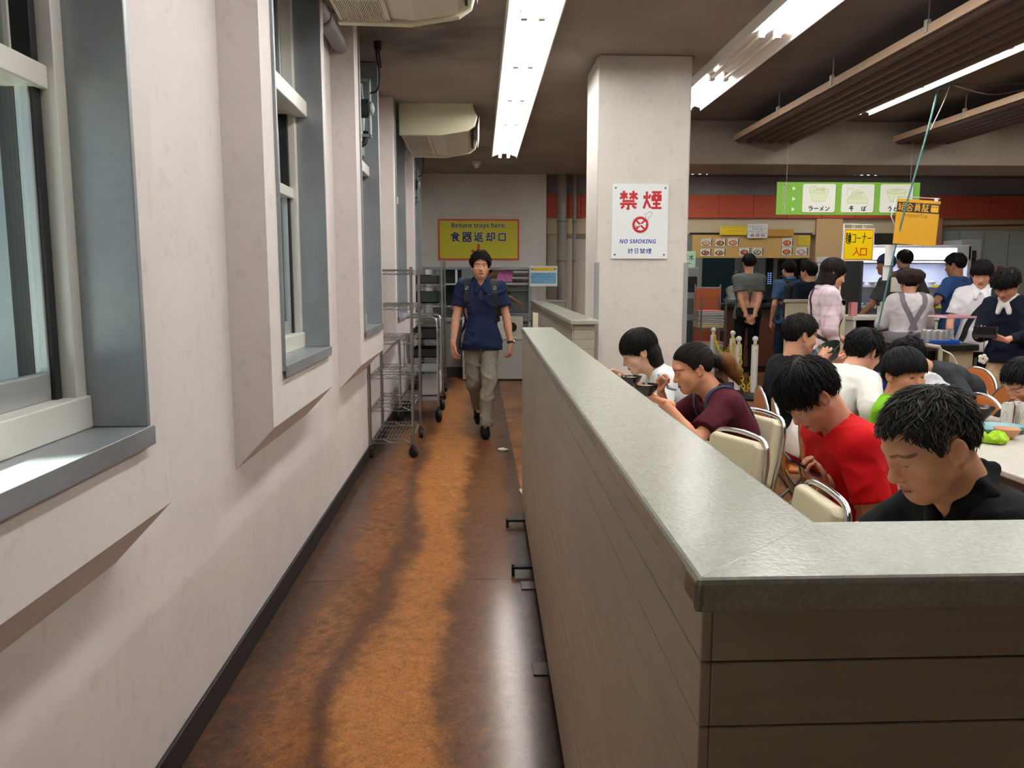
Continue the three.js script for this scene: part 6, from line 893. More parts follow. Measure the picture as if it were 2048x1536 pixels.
// tray rack and its trays
rack('small wire rack holding two stacks of meal trays by the noodle counter', 3.39, 3.77, -12.1, -12.5, [0.28, 0.76], 1.24, 0.02);
const ORD = 'first second third fourth fifth sixth seventh eighth ninth tenth eleventh twelfth thirteenth fourteenth fifteenth sixteenth'.split(' ');
{ const tones = [0xd77f78, 0xb9b9b4, 0xa9a7a4, 0xc4bfb8, 0x8f9890, 0xb8b4b2, 0xa6a3a6, 0xc0b9b6, 0x96a59c, 0xb3a3ac, 0xa9a2a6, 0xc2bab0, 0xbcb49a, 0xcbbd84, 0xc9b97c, 0xbfb493]; const tg = bx(-0.2, 0.2, 0, 0.015, -0.16, 0.16, 0.006);
  for (const [y0, low] of [[0.768, 0], [0.288, 1]]) for (let k = 0; k < 16; k++) { const col = k === 15 ? 0xd77f78 : low && k < 4 ? 0x3f9a78 : tones[15 - k]; const t = tag(part('meal_tray', tg, mat(col, 0.5)), (k === 15 ? 'pink meal tray on top of the ' : ORD[15 - k] + ' meal tray from the top of the ') + (low ? 'lower' : 'upper') + ' stack on the small wire rack', 'tray', low ? 'lower stack of meal trays' : 'upper stack of meal trays'); t.position.set(3.56 + rnd(-0.006, 0.006), y0 + k * 0.0165, -12.3 + rnd(-0.006, 0.006)); } }
// posts with a yellow chain
{
  const postM = mat(0xe4e4e0, 0.4), chainM = mat(0xd6c01e, 0.45), spots = [[1427, 655, 11.6], [1466, 661, 10.9], [1478, 672, 10.1], [1511, 672, 9.85]].map(([x, y, d]) => { const p = sight(x, y, d); return [p[0], p[2], p[1]]; });
  const labs = ['white chain post furthest left, in front of the tray rack', 'second white chain post from the left, with chain looped round its neck', 'third white chain post from the left', 'rightmost white chain post, nearest the man in black with the bowl'];
  spots.forEach(([x, z, h], i) => { const t = thing('chain_post', labs[i], 'post', [x, 0, z], 0, 'white posts with yellow chain'); part('base', lathe([[0, 0], [0.17, 0], [0.17, 0.03], [0.12, 0.07], [0.05, 0.09], [0, 0.09]], 28), darkRubber, t); part('pole', cyl(0.042, 0.042, h - 0.17, 0, 0.06, 0, 20), postM, t); part('neck', cyl(0.02, 0.02, 0.06, 0, h - 0.115, 0, 14), postM, t); part('knob', ball(0.036, 0, h - 0.036, 0, 18), postM, t); });
  const chain = (a, b, sag, label) => { const t = thing('chain', label, 'chain', a, 0, 'yellow chain between the posts'), L = Math.hypot(b[0] - a[0], b[2] - a[2]), n = Math.round((L + sag * 1.6) / 0.05), lg = new THREE.TorusGeometry(0.02, 0.0065, 6, 14).scale(1.5, 1, 1); const pts = []; for (let i = 0; i <= 60; i++) { const u = i / 60; pts.push(V3(mix(0, b[0] - a[0], u), mix(0, b[1] - a[1], u) - sag * (1 - (2 * u - 1) ** 2), mix(0, b[2] - a[2], u))); } const c = new THREE.CatmullRomCurve3(pts); for (let i = 0; i < n; i++) { const u = (i + 0.5) / n, p = c.getPointAt(u), d = c.getTangentAt(u); const l = part('link', lg, chainM, t); l.position.copy(p); l.quaternion.setFromUnitVectors(V3(1, 0, 0), d).multiply(new THREE.Quaternion().setFromAxisAngle(V3(1, 0, 0), i % 2 ? Math.PI / 2 : 0.3)); } };
  const top = (i) => [spots[i][0], spots[i][2] - 0.1, spots[i][1] + 0.03]; chain(top(0), top(1), 0.24, 'yellow plastic chain hanging between the first and second white posts'); chain(top(1), top(2), 0.55, 'yellow plastic chain hanging in a deep loop between the second and third posts'); chain(top(2), top(3), 0.62, 'yellow plastic chain hanging low between the third and rightmost posts');
}
// ---------- display case, cool-room wall, tills ----------
{
  const t = thing('display_case', 'lit open refrigerated display case with shelves of small dishes', 'display case', [6.6, 0, -12.2]);
  part('back', bx(-0.8, 0.8, 0.3, 1.75, -0.35, -0.32), mat(0xc9cde0, 0.4), t); part('side_panel', bx(-0.84, -0.8, 0, 2.02, -0.35, 0.25, 0.01), mat(0x3b3f42, 0.4), t); part('side_panel', bx(0.8, 0.86, 0, 2.02, -0.35, 0.25, 0.01), mat(0xbcbfc4, 0.4), t); part('base', bx(-0.8, 0.8, 0, 0.3, -0.35, 0.3, 0.01), mat(0x8d9092, 0.4, { metalness: 0.4 }), t);
  part('canopy', bx(-0.84, 0.86, 1.78, 2.02, -0.35, 0.25, 0.02), mat(0xcdd0d6, 0.35), t);
  part('canopy_light', bx(-0.72, 0.62, 1.8, 1.97, 0.25, 0.262, 0.006), new THREE.MeshStandardMaterial({ color: 0xffffff, emissive: 0xeaf0ff, emissiveIntensity: 2.2 }), t);
  const l = new THREE.RectAreaLight(0xeaf0ff, 2.5, 1.34, 0.17); l.name = 'canopy_lamp'; l.position.set(6.55, 1.885, -11.92); l.rotation.y = Math.PI; scene.add(l);
  const l2 = new THREE.RectAreaLight(0xe6ecff, 14, 1.5, 0.12); l2.name = 'case_lamp'; l2.position.set(6.6, 1.755, -12.15); l2.rotation.x = -Math.PI / 2; scene.add(l2); part('inner_lamp_tube', bx(-0.75, 0.75, 1.762, 1.78, -0.02, 0.1), new THREE.MeshStandardMaterial({ color: 0xffffff, emissive: 0xeaf0ff, emissiveIntensity: 3 }), t);
  [0.55, 0.83, 1.1, 1.42].forEach((y, r) => { const s = part('shelf', bx(-0.8, 0.8, y - 0.012, y, -0.32, 0.1 - r * 0.05), mat(0xc4c8d2, 0.3), t); part('price_rail', bx(-0.8, 0.8, y - 0.035, y + 0.005, 0.1 - r * 0.05, 0.108 - r * 0.05), mat(0xe2e4ea, 0.4), s); for (const x of [-0.1, 0.45]) part('price_tag', bx(x, x + 0.16, y - 0.04, y, 0.108 - r * 0.05, 0.112 - r * 0.05), mat(0xd2c21e, 0.5), s); });
  const bowl = lathe([[0, 0], [0.04, 0], [0.075, 0.045], [0.071, 0.046], [0.036, 0.008], [0, 0.007]], 18), food = new THREE.SphereGeometry(0.055, 12, 8).scale(1, 0.5, 1).translate(0, 0.03, 0); let n = 0;
  [0.55, 0.83, 1.1, 1.42].forEach((y, r) => { for (let k = 0; k < 8; k++) { const b = thing('small_dish', ORD[k] + ' small dish from the left, ' + ORD[3 - r] + ' shelf of the display case', 'dish', [5.92 + k * 0.19, y + 0.001, -12.28 + rnd(-0.02, 0.02)], 0, 'small dishes in the display case'); part('dish', bowl, mat(0xdedfe2, 0.3), b); part('food', food, mat([0xe6e2d4, 0xcbb08a, 0xb5c08a, 0xd8b0a0][(n++ * 3 + r) % 4], 0.7), b); } });
  const w = structGroup('wall_cool_room', [0, 0, 0]); for (let x = 7.5; x < 9.5; x += 0.42) part('panel', bx(x, x + 0.413, 0, 2.3, -13.2, -13.05, 0.006), mat(0xa6b3b0, 0.5), w);
  const h = thing('tall_unit', 'tall dark vent grille beside the display case', 'grille', [7.62, 0, -12.5]); part('cabinet', bx(-0.12, 0.2, 0, 2.12, -0.3, 0.2, 0.01), mat(0xaeb8b6, 0.4), h); part('dark_vent', bx(-0.1, 0.12, 1.3, 1.95, 0.2, 0.21), mat(0x2a2c2e, 0.5), h); for (let k = 0; k < 7; k++) part('slat', bx(-0.1, 0.12, 1.34 + k * 0.085, 1.36 + k * 0.085, 0.205, 0.222), mat(0x3c3f42, 0.5), h);
  const g = thing('gas_pipe', 'thin dark pipe bent along the lintel at the far right', 'pipe', [7.3, 2.36, -12.98]); part('pipe_run', tube([[0.0, -0.12, 0], [0.02, -0.03, 0], [0.1, 0, 0], [1.7, 0.03, 0]], 0.018, 30, 8), mat(0x6a4a38, 0.5), g);
  const b = thing('wooden_bracket', 'pale orange-tan block hanging from the lintel at the far right', 'block', [7.42, 2.3, -12.95]); part('block', bx(-0.12, 0.12, -0.28, 0.2, -0.06, 0.04, 0.006), mat(0xb88a68, 0.6), b);
  const f = thing('flyer_board', 'pinkish poster at the right edge of the photo by the cool-room wall', 'poster', [8.35, 1.35, -13.0]); printed('card', 0.55, 0.75, 0.006, drawn(160, 220, (c, W, H) => { c.fillStyle = '#c9a8a0'; c.fillRect(0, 0, W, H); for (let k = 0; k < 26; k++) { c.fillStyle = ['#b5575c', '#8fae6a', '#e0d0c8', '#a0454a'][k % 4]; c.beginPath(); c.arc((k * 53) % W, (k * 37) % H, 13, 0, 7); c.fill(); } }), signWhite, f);
}
const creamLam = mat(0xc6bda0, 0.5), whiteLam = mat(0xd2d2ca, 0.45), tillDark = mat(0x232427, 0.4);
{
  const t = thing('till_counter', 'white till counter with an open shelf, left of the till worker', 'counter', [4.35, 0, -8.75]); part('worktop', bx(-0.34, 0.62, 1.06, 1.1, -0.3, 0.3, 0.006), whiteLam, t); part('side_panel', [bx(-0.32, -0.29, 0, 1.06, -0.28, 0.28)], whiteLam, t); part('side_panel', bx(0.09, 0.12, 0, 1.06, -0.28, 0.28), whiteLam, t); part('side_panel', bx(0.58, 0.61, 0, 1.06, -0.28, 0.28), whiteLam, t); part('shelf', bx(-0.29, 0.58, 0.55, 0.58, -0.28, 0.25), whiteLam, t); part('back_board', bx(-0.29, 0.58, 0, 1.06, -0.28, -0.26), mat(0x6d6f70, 0.6), t);
  const b = thing('storage_box', 'light blue box with a white label on the shelf under the till counter', 'box', [4.24, 0.581, -8.66]); part('box_body', bx(-0.15, 0.16, 0, 0.36, -0.15, 0.15, 0.006), mat(0x7f9cc0, 0.5), b); part('label_card', bx(-0.12, 0.1, 0.04, 0.22, 0.15, 0.154), signWhite, b);
  const r = thing('cash_register', 'beige cash register with a raised screen on the white till counter', 'cash register', [4.72, 1.101, -8.75], Math.PI); part('base', bx(-0.2, 0.2, 0, 0.1, -0.2, 0.2, 0.012), mat(0xc9c8bc, 0.5), r); part('keyboard', prism([[-0.19, 0.1], [0.19, 0.1], [0.19, 0.14], [-0.19, 0.17]], 0.3, 0.006).translate(0, 0, -0.16), mat(0xb9bcb0, 0.5), r); part('screen_arm', rod([0.12, 0.14, -0.14], [0.12, 0.28, -0.16], 0.02, 10), mat(0xc9c8bc, 0.5), r); part('screen', bx(-0.02, 0.24, 0.26, 0.42, -0.19, -0.15, 0.01).rotateX(-0.0), mat(0xcfcdc2, 0.5), r); for (let k = 0; k < 12; k++) part('key', bx(-0.15 + (k % 6) * 0.05, -0.115 + (k % 6) * 0.05, 0.155, 0.17, -0.1 + (k / 6 | 0) * 0.1, -0.04 + (k / 6 | 0) * 0.1, 0.004), mat(0xe2e0d4, 0.5), r);
  const c = thing('pink_card', 'upright pink menu card on the till counter', 'card', [4.08, 1.101, -8.6], 0.1); part('card', [bx(-0.035, 0.035, 0, 0.15, -0.03, -0.027), bx(-0.035, 0.035, 0, 0.15, 0.027, 0.03), bx(-0.035, 0.035, 0.147, 0.15, -0.03, 0.03)], mat(0xd98c8c, 0.6), c);
  const s = thing('screen_panel', 'low cream screen with a grey inset panel beside the till counter', 'screen', [3.72, 0, -8.45]); part('frame', [bx(-0.1, -0.06, 0, 1.28, -0.02, 0.02, 0.004), bx(0.13, 0.2, 0, 1.28, -0.02, 0.02, 0.004), bx(-0.1, 0.2, 1.22, 1.28, -0.02, 0.02, 0.004), bx(-0.1, 0.2, 0, 0.72, -0.02, 0.02, 0.004)], creamLam, s); part('inset', bx(-0.06, 0.13, 0.72, 1.22, -0.012, 0.012), mat(0xa8a3a0, 0.3), s);
  const w = thing('low_wall', 'short cream barrier with a rounded top between the queue and the dining area', 'barrier', [3.98, 0, -10.2]); part('panel', bx(-0.02, 0.38, 0, 1.2, -0.04, 0.04, 0.006), creamLam, w); part('cap', bx(-0.04, 0.4, 1.2, 1.245, -0.06, 0.06, 0.015), mat(0xa9a48f, 0.5), w);
  // second till island at the right
  const i = thing('till_island', 'low till island with a rounded black top and a cream front panel', 'counter', [4.28, 0, -7.42]); part('worktop', slabXZ([[-0.42, 0.24], [-0.36, 0.34], [-0.2, 0.38], [0.05, 0.38], [0.24, 0.36], [0.24, -0.3], [-0.42, -0.3]], 0.85, 0.91, 0.01), tillDark, i); part('front_panel', bx(0.0, 0.22, 0, 0.85, 0.1, 0.34, 0.006), mat(0xc2b696, 0.5), i); part('inner_shelf', bx(-0.36, 0.0, 0.3, 0.33, -0.25, 0.2), tillDark, i); part('side_panel', bx(-0.4, -0.36, 0, 0.85, -0.28, 0.2), tillDark, i); part('back_panel', bx(-0.4, 0.22, 0, 0.85, -0.29, -0.26), mat(0x3a3b3e, 0.5), i);
  const cc = thing('tray', 'blue plastic tray on the black top of the till island', 'tray', [4.24, 0.911, -7.18]); part('tray_shell', [slabXZ([[-0.13, 0.09], [0.13, 0.09], [0.15, -0.09], [-0.12, -0.09]], 0, 0.012, 0.003), bx(-0.13, 0.13, 0.01, 0.035, 0.085, 0.095, 0.003), bx(-0.135, -0.125, 0.01, 0.035, -0.09, 0.09, 0.003), bx(0.125, 0.135, 0.01, 0.035, -0.09, 0.09, 0.003)], mat(0x1f55b4, 0.4), cc);
  const p = thing('paper', 'pale printed sheet lying beside the blue tray on the till island', 'paper', [4.44, 0.911, -7.3], 0.2); part('sheet', bx(-0.1, 0.1, 0, 0.002, -0.07, 0.07), mat(0xa9bcd0, 0.6), p);
  const tb = thing('pink_tray', 'thin pinkish-white tray held out over the till island', 'tray', [4.48, 1.14, -7.3], 0.05); part('tray_shell', [bx(-0.22, 0.2, 0, 0.012, -0.15, 0.15, 0.005), bx(-0.22, 0.2, 0.01, 0.022, 0.14, 0.15), bx(-0.22, 0.2, 0.01, 0.022, -0.15, -0.14)], mat(0xc8a0a8, 0.4), tb); part('napkin', bx(-0.1, 0.1, 0.012, 0.018, -0.1, 0.08), mat(0xb9505a, 0.6), tb);
  const h = thing('trolley_handle', 'beige bent tube handle of a trolley behind the man in dark grey', 'trolley', [3.62, 0, -6.4]); part('tube_handle', tube([[-0.2, 0.45, 0], [-0.2, 0.88, 0], [-0.14, 0.95, 0], [0.1, 0.95, 0], [0.17, 0.88, 0], [0.12, 0.45, 0]], 0.018, 40, 10), mat(0xa8a090, 0.45), h); part('deck', bx(-0.22, 0.18, 0.2, 0.46, -0.3, 0.02, 0.01), mat(0x8d887c, 0.5), h); for (const x of [-0.18, 0.14]) for (const z of [-0.26, -0.02]) caster(h, x, z, 0.05); part('cable', tube([[0.2, 0.92, -0.05], [0.28, 0.86, 0], [0.33, 0.7, 0.02], [0.34, 0.5, 0.02]], 0.007, 20, 6), mat(0xc9c5ba, 0.5), h);
}
const canG = lathe([[0, 0], [0.024, 0], [0.029, 0.006], [0.033, 0.014], [0.033, 0.108], [0.028, 0.118], [0.028, 0.122], [0.025, 0.118], [0, 0.116]], 20);
const canMat = mat(0xb9b9b4, 0.32, { metalness: 0.6 }), canPrint = mat(0xffffff, 0.4, { map: drawn(256, 128, (c, W, H) => { c.fillStyle = '#d9d6cf'; c.fillRect(0, 0, W, H); for (const x of [40, 168]) { c.fillStyle = '#6b1f24'; c.beginPath(); c.ellipse(x, 76, 20, 34, 0.15, 0, 7); c.fill(); c.fillStyle = '#3a1316'; c.fillRect(x - 3, 18, 14, 30); c.fillStyle = '#d9c9b8'; c.beginPath(); c.ellipse(x, 80, 11, 8, 0, 0, 7); c.fill(); } for (let k = 0; k < 6; k++) scribble(c, 84, 18 + k * 17, 40, 9, '#6d6a66', k + 3), scribble(c, 214, 18 + k * 17, 34, 9, '#6d6a66', k + 13); }) });
[[1855, 690, 7.16], [1868, 690, 7.14], [1881, 691, 7.12], [1849, 672, 7.3], [1862, 671, 7.3], [1878, 672, 7.28], [1892, 680, 7.24], [1900, 672, 7.34]].forEach(([x, y, d], i) => { const p = sight(x, y, d), t = thing('drink_can', i < 6 ? 'silver can in the ' + ['front row of the cluster on the till island, left one', 'front row of the cluster on the till island, middle one', 'front row of the cluster on the till island, right one', 'back row of the cluster on the till island, left one', 'back row of the cluster on the till island, middle one', 'back row of the cluster on the till island, right one'][i] : i === 6 ? 'silver can standing apart, right of the can cluster on the till island' : 'white printed can nearest the blue tray on the till island', 'can', [p[0], 0.911, p[2]], i, i < 6 ? 'silver cans clustered on the till island' : undefined); part('can_body', canG, i === 7 ? canPrint : canMat, t); part('lid_rim', new THREE.TorusGeometry(0.0275, 0.002, 6, 20).rotateX(Math.PI / 2).translate(0, 0.121, 0), chrome, t); });
// ---------- tables ----------
const tableTop = mat(0xc9c4bb, 0.35, { map: topMap });
{
  const t = thing('dining_table', 'long pale-topped dining table at the right with bowls and cans on it', 'table', [2.5, 0, -4.1]); part('tabletop', bx(-0.38, 0.42, 0.69, 0.72, -1.6, 1.6, 0.008), tableTop, t); for (const x of [-0.3, 0.3]) for (const z of [-1.5, 0, 1.5]) part('leg', rod([x, 0, z], [x, 0.69, z], 0.016, 10), chrome, t); part('apron', bx(-0.32, 0.32, 0.635, 0.69, -1.5, 1.5, 0.004), mat(0x6a645c, 0.6), t);
  const c = thing('eating_counter', 'narrow eating counter along the inner side of the partition', 'counter', [0.68, 0, -3.0]); part('tabletop', bx(-0.2, 0.22, 0.69, 0.72, -1.95, 2.0, 0.008), tableTop, c); for (const z of [-1.8, -0.6, 0.6, 1.8]) part('leg', rod([0.14, 0, z], [0.14, 0.69, z], 0.016, 10), chrome, c);
}
// ---------- chairs ----------
const creamVinyl = mat(0xcfc6a8, 0.42), orangeVinyl = mat(0xb0652a, 0.45);
function creamChair(label) {
  const t = thing('padded_chair', label, 'chair');
  const back = new RoundedBoxGeometry(0.376, 0.355, 0.05, 4, 0.022), q = back.attributes.position; for (let i = 0; i < q.count; i++) { const x = q.getX(i), y = q.getY(i), z = q.getZ(i), tp = y > 0 ? 1 - 0.16 * (y / 0.17) ** 4 : 1; q.setXYZ(i, x * tp, y - (y > 0 ? 0.022 * (x / 0.188) ** 2 : 0), z - 0.35 * x * x + (z > 0 ? 0.006 * (1 - (x / 0.19) ** 2) : 0)); }
  back.computeVertexNormals(); back.rotateX(-0.16).translate(0, 0.642, -0.215); part('backrest', back, creamVinyl, t);
  part('back_frame', tube([[-0.2, 0.03, -0.22], [-0.2, 0.42, -0.19], [-0.195, 0.62, -0.235], [-0.185, 0.74, -0.258], [-0.15, 0.8, -0.268], [-0.06, 0.818, -0.268], [0.06, 0.818, -0.268], [0.15, 0.8, -0.268], [0.185, 0.74, -0.258], [0.195, 0.62, -0.235], [0.2, 0.42, -0.19], [0.2, 0.03, -0.22]], 0.0115, 80, 10), chrome, t);
  const seat = new RoundedBoxGeometry(0.4, 0.055, 0.4, 4, 0.025).translate(0, 0.435, 0.0); part('seat', seat, creamVinyl, t);
  for (const x of [-0.19, 0.19]) { part('leg', tube([[x, 0.01, 0.2], [x, 0.4, 0.17], [x, 0.41, 0.1], [x, 0.41, -0.18]], 0.0115, 24, 10), chrome, t); }
  part('foot_rail', rod([-0.2, 0.12, -0.215], [0.2, 0.12, -0.215], 0.009, 8), chrome, t); return t;
}
{
  const put = (o, x, z, a) => { o.position.set(x, 0, z); o.rotation.y = a; };
  const a = creamChair('cream padded chair, empty, in the gap between the ponytailed woman and the man in red'), Q = (x, z, turn) => [x + 0.24 * Math.sin(turn), 0, z + 0.24 * Math.cos(turn)];
  put(a, ...(() => { const q = Q(1.13, -3.43, -1.2); return [q[0], q[2], -1.2]; })());
  const more = [[1.085, -2.46, -1.6, 'cream padded chair, empty, just behind the partition corner beside the man in red'], [1.48, -2.86, -1.5, 'cream padded chair that the man in the red t-shirt sits on'], [1.42, -3.98, -1.25, 'cream padded chair that the woman with the ponytail sits on'], [1.46, -4.6, -1.55, 'cream padded chair that the woman with the black bob sits on'], [1.52, -1.75, -1.5, 'cream padded chair that the man in the black polo sits on']];
  for (const [x, z, r, l] of more) again(a, Q(x, z, r), r, l);
}
function foldingChair(label) {
  const t = thing('folding_chair', label, 'chair');
  const out = []; for (let i = 0; i <= 24; i++) { const u = Math.PI * i / 24; out.push([-0.185 * Math.cos(u) * (1 - 0.08 * Math.sin(u)), 0.60 + 0.2 * Math.sin(u) ** 0.8]); } const panel = prism([[-0.185, 0.44], ...out.map(([x, y]) => [x, y]), [0.185, 0.44]], 0.022, 0.004).translate(0, 0, -0.011); panel.rotateX(-0.14).translate(0, 0.0, -0.125); part('backrest', panel, orangeVinyl, t);
  const arc = [[-0.195, 0.02], [-0.195, 0.4], [-0.195, 0.58], ...out.map(([x, y]) => [x * 1.06, y + 0.012]), [0.195, 0.58], [0.195, 0.4], [0.195, 0.02]].map(([x, y]) => { const c = Math.cos(-0.14), s = Math.sin(-0.14); return [x, y * c, y * s - 0.125 + (y < 0.4 ? (0.4 - y) * 0.5 : 0)]; }); part('back_frame', tube(arc, 0.0115, 110, 10), chrome, t);
  part('seat', new RoundedBoxGeometry(0.37, 0.035, 0.37, 3, 0.016).translate(0, 0.425, 0.02), orangeVinyl, t); for (const x of [-0.17, 0.17]) part('leg', rod([x, 0.01, -0.24], [x, 0.41, 0.16], 0.010, 10), chrome, t); part('cross_rail', [rod([-0.17, 0.1, -0.2], [0.17, 0.1, -0.2], 0.008, 8)], chrome, t); return t;
}
{
  const f = foldingChair('orange folding chair that the man lifting the bowl sits on'), Q = (x, z, turn) => [x + 0.22 * Math.sin(turn), 0, z + 0.22 * Math.cos(turn)];
  f.position.set(...Q(1.82, -5.02, 1.45)); f.rotation.y = 1.45;
  for (const [x, z, r, l] of [[1.72, -4.5, 1.3, 'orange folding chair that the man in the white sweatshirt sits on'], [1.68, -3.95, 1.4, 'orange folding chair seen between the man in red and the boy in green'], [3.9, -6.1, -1.2, 'tallest orange folding chair at the back right, beside the cream till panel'], [3.53, -5.7, -1.4, 'orange folding chair half hidden behind two others at the right'], [3.42, -5.45, -1.25, 'orange folding chair in the middle of the cluster at the right'], [3.0, -4.64, -1.3, 'orange folding chair nearest the table in the cluster at the right']]) again(f, Q(x, z, r), r, l);
  again(f, F_.grey.root.position.toArray(), -1.5, 'orange folding chair under the man bowed over the table in dark grey'); again(f, F_.edge.root.position.toArray(), -1.5, 'orange folding chair under the man eating at the right edge');
}
// ---------- what people hold and eat from ----------
const bowlG = (r, h) => lathe([[0, 0], [r * 0.45, 0], [r * 0.48, h * 0.08], [r * 0.8, h * 0.5], [r, h], [r * 0.965, h], [r * 0.76, h * 0.52], [r * 0.42, h * 0.12], [0, h * 0.1]], 36);
const blackLac = mat(0x121316, 0.25), chopM = mat(0xb99a6c, 0.6), porcelain = mat(0xdcd8cf, 0.25);
function bowl(name, label, p, r, h, m, foodM) { const t = thing(name, label, 'bowl', p); part('bowl_shell', bowlG(r, h), m, t); if (foodM) part('food', new THREE.SphereGeometry(r * 0.86, 24, 10).scale(1, 0.16, 1).translate(0, h * 0.74, 0), foodM, t); return t; }
function phone(label, p, m) { const t = thing('phone', label, 'phone', p); part('case', bx(-0.036, 0.036, -0.004, 0.004, -0.072, 0.072, 0.004), mat(0x141418, 0.3), t); part('screen', bx(-0.033, 0.033, 0.004, 0.0045, -0.066, 0.066), mat(0x0a0b0e, 0.08), t); t.rotation.set(...m); return t; }
function sticks(label, a, b, gap = 0.012) { const t = thing('chopsticks', label, 'chopsticks', a), d = V3(...b).sub(V3(...a)); for (const k of [-0.5, 0.5]) part('stick', rod([k * gap, k * gap, 0], [d.x + k * 0.004, d.y, d.z], 0.0035, 8, 0.002), chopM, t); return t; }
{ const h = F_.red.handR, J = F_.red, y = h.palm.clone().addScaledVector(h.dir, -h.palm.dot(h.dir)).normalize(), c = J.toWorld(h.at.clone().addScaledVector(h.dir, 0.118).addScaledVector(y, 0.036)), p = phone('black smartphone held by the young man in the red t-shirt', c.toArray(), [0, 0, 0]); const rotY = (v) => v.clone().applyAxisAngle(V3(0, 1, 0), J.root.rotation.y), z = rotY(h.dir.clone().multiplyScalar(-1).addScaledVector(y, -0.18)).normalize(), x = rotY(y).cross(z).normalize(); p.quaternion.setFromRotationMatrix(new THREE.Matrix4().makeBasis(x, z.clone().cross(x), z)); }
bowl('rice_bowl', 'dark bowl held up by the woman with the ponytail', sight(1291, 791, 3.75), 0.062, 0.055, blackLac, mat(0xb89a72, 0.7));
bowl('rice_bowl', 'dark bowl on the counter edge in front of the woman with the bob', sight(1262, 772, 4.35), 0.06, 0.055, blackLac, mat(0xc9b898, 0.7));
{ const p = sight(1322, 760, 4.06), t = thing('spoon', 'pale blue spoon held by the woman with the ponytail', 'spoon', p); part('spoon_handle', tube([[-0.02, 0.03, 0.01], [0.01, 0.0, 0.006], [0.04, -0.035, 0.0]], 0.006, 16, 8).scale(1, 1, 1.4), mat(0xa9b4cf, 0.3), t); part('spoon_bowl', new THREE.SphereGeometry(0.024, 18, 12).scale(1.25, 0.42, 0.85).rotateZ(-0.2).translate(0.056, -0.044, 0), mat(0xa9b4cf, 0.3), t); }
{ const b = bowl('soup_bowl', 'dark green-black bowl tilted up by the man in the black t-shirt', sight(1664, 716, 4.86), 0.085, 0.08, mat(0x1a2c22, 0.3)); b.rotation.set(0.15, 0, 0.55); sticks('chopsticks in the hand of the man lifting the dark bowl', sight(1636, 690, 4.8), sight(1650, 704, 4.95)); }
const TY = 0.721;
bowl('noodle_bowl', 'large black noodle bowl on the table by the right edge of the photo', [2.72, TY, -4.22], 0.092, 0.078, mat(0x16181d, 0.25), mat(0x8a6a48, 0.6));
bowl('noodle_bowl', 'black bowl on the table beside the grey-haired man, partly hidden by his head', [2.5, TY, -3.98], 0.085, 0.07, mat(0x121316, 0.25), mat(0x7a5a3c, 0.6));
bowl('small_bowl', 'peach-coloured small bowl at the right edge of the table', [2.56, TY, -3.72], 0.06, 0.05, mat(0xc9946c, 0.4));
{ const t = thing('teal_tray', 'teal oval tray on the table in front of the cans', 'tray', [2.60, TY, -3.90]); part('tray_shell', lathe([[0, 0], [0.15, 0], [0.185, 0.028], [0.18, 0.03], [0.145, 0.008], [0, 0.006]], 40).scale(1, 1, 0.62), mat(0x6f9ca0, 0.35), t); const s = thing('spoon', 'dark teal spoon lying in the teal tray', 'spoon', [2.63, TY + 0.02, -3.84]); part('spoon_bowl', new THREE.SphereGeometry(0.022, 14, 10).scale(1.4, 0.35, 0.8), mat(0x1d3a3a, 0.4), s); part('spoon_handle', rod([0.02, 0, 0], [0.1, 0.008, 0.01], 0.004, 8), mat(0x1d3a3a, 0.4), s); }
{ const t = thing('white_tray', 'white plastic tray further back on the dining table', 'tray', [2.68, TY, -4.55]); part('tray_shell', [bx(-0.17, 0.17, 0, 0.012, -0.13, 0.13, 0.005), bx(-0.17, 0.17, 0.01, 0.024, 0.12, 0.13, 0.003), bx(-0.17, 0.17, 0.01, 0.024, -0.13, -0.12, 0.003), bx(-0.17, -0.16, 0.01, 0.024, -0.13, 0.13, 0.003)], mat(0xcfcbc8, 0.4), t); }
[[2013, 4.06], [2030, 4.1], [2045, 4.05]].forEach(([px, d], i) => { const p = sight(px, 862, d), t = thing('drink_can', ['printed can on the table with a dark red bottle picture, left of three', 'printed can on the table, middle of three', 'printed can on the table at the photo edge, right of three'][i], 'can', [p[0], TY, p[2]], [-0.3, 2.2, 2.6][i]); part('can_body', canG, canPrint, t); part('lid_rim', new THREE.TorusGeometry(0.0275, 0.002, 6, 20).rotateX(Math.PI / 2).translate(0, 0.121, 0), chrome, t); });
sticks('chopsticks held by the man at the right edge', sight(2018, 804, 4.14), sight(2048, 838, 4.1));
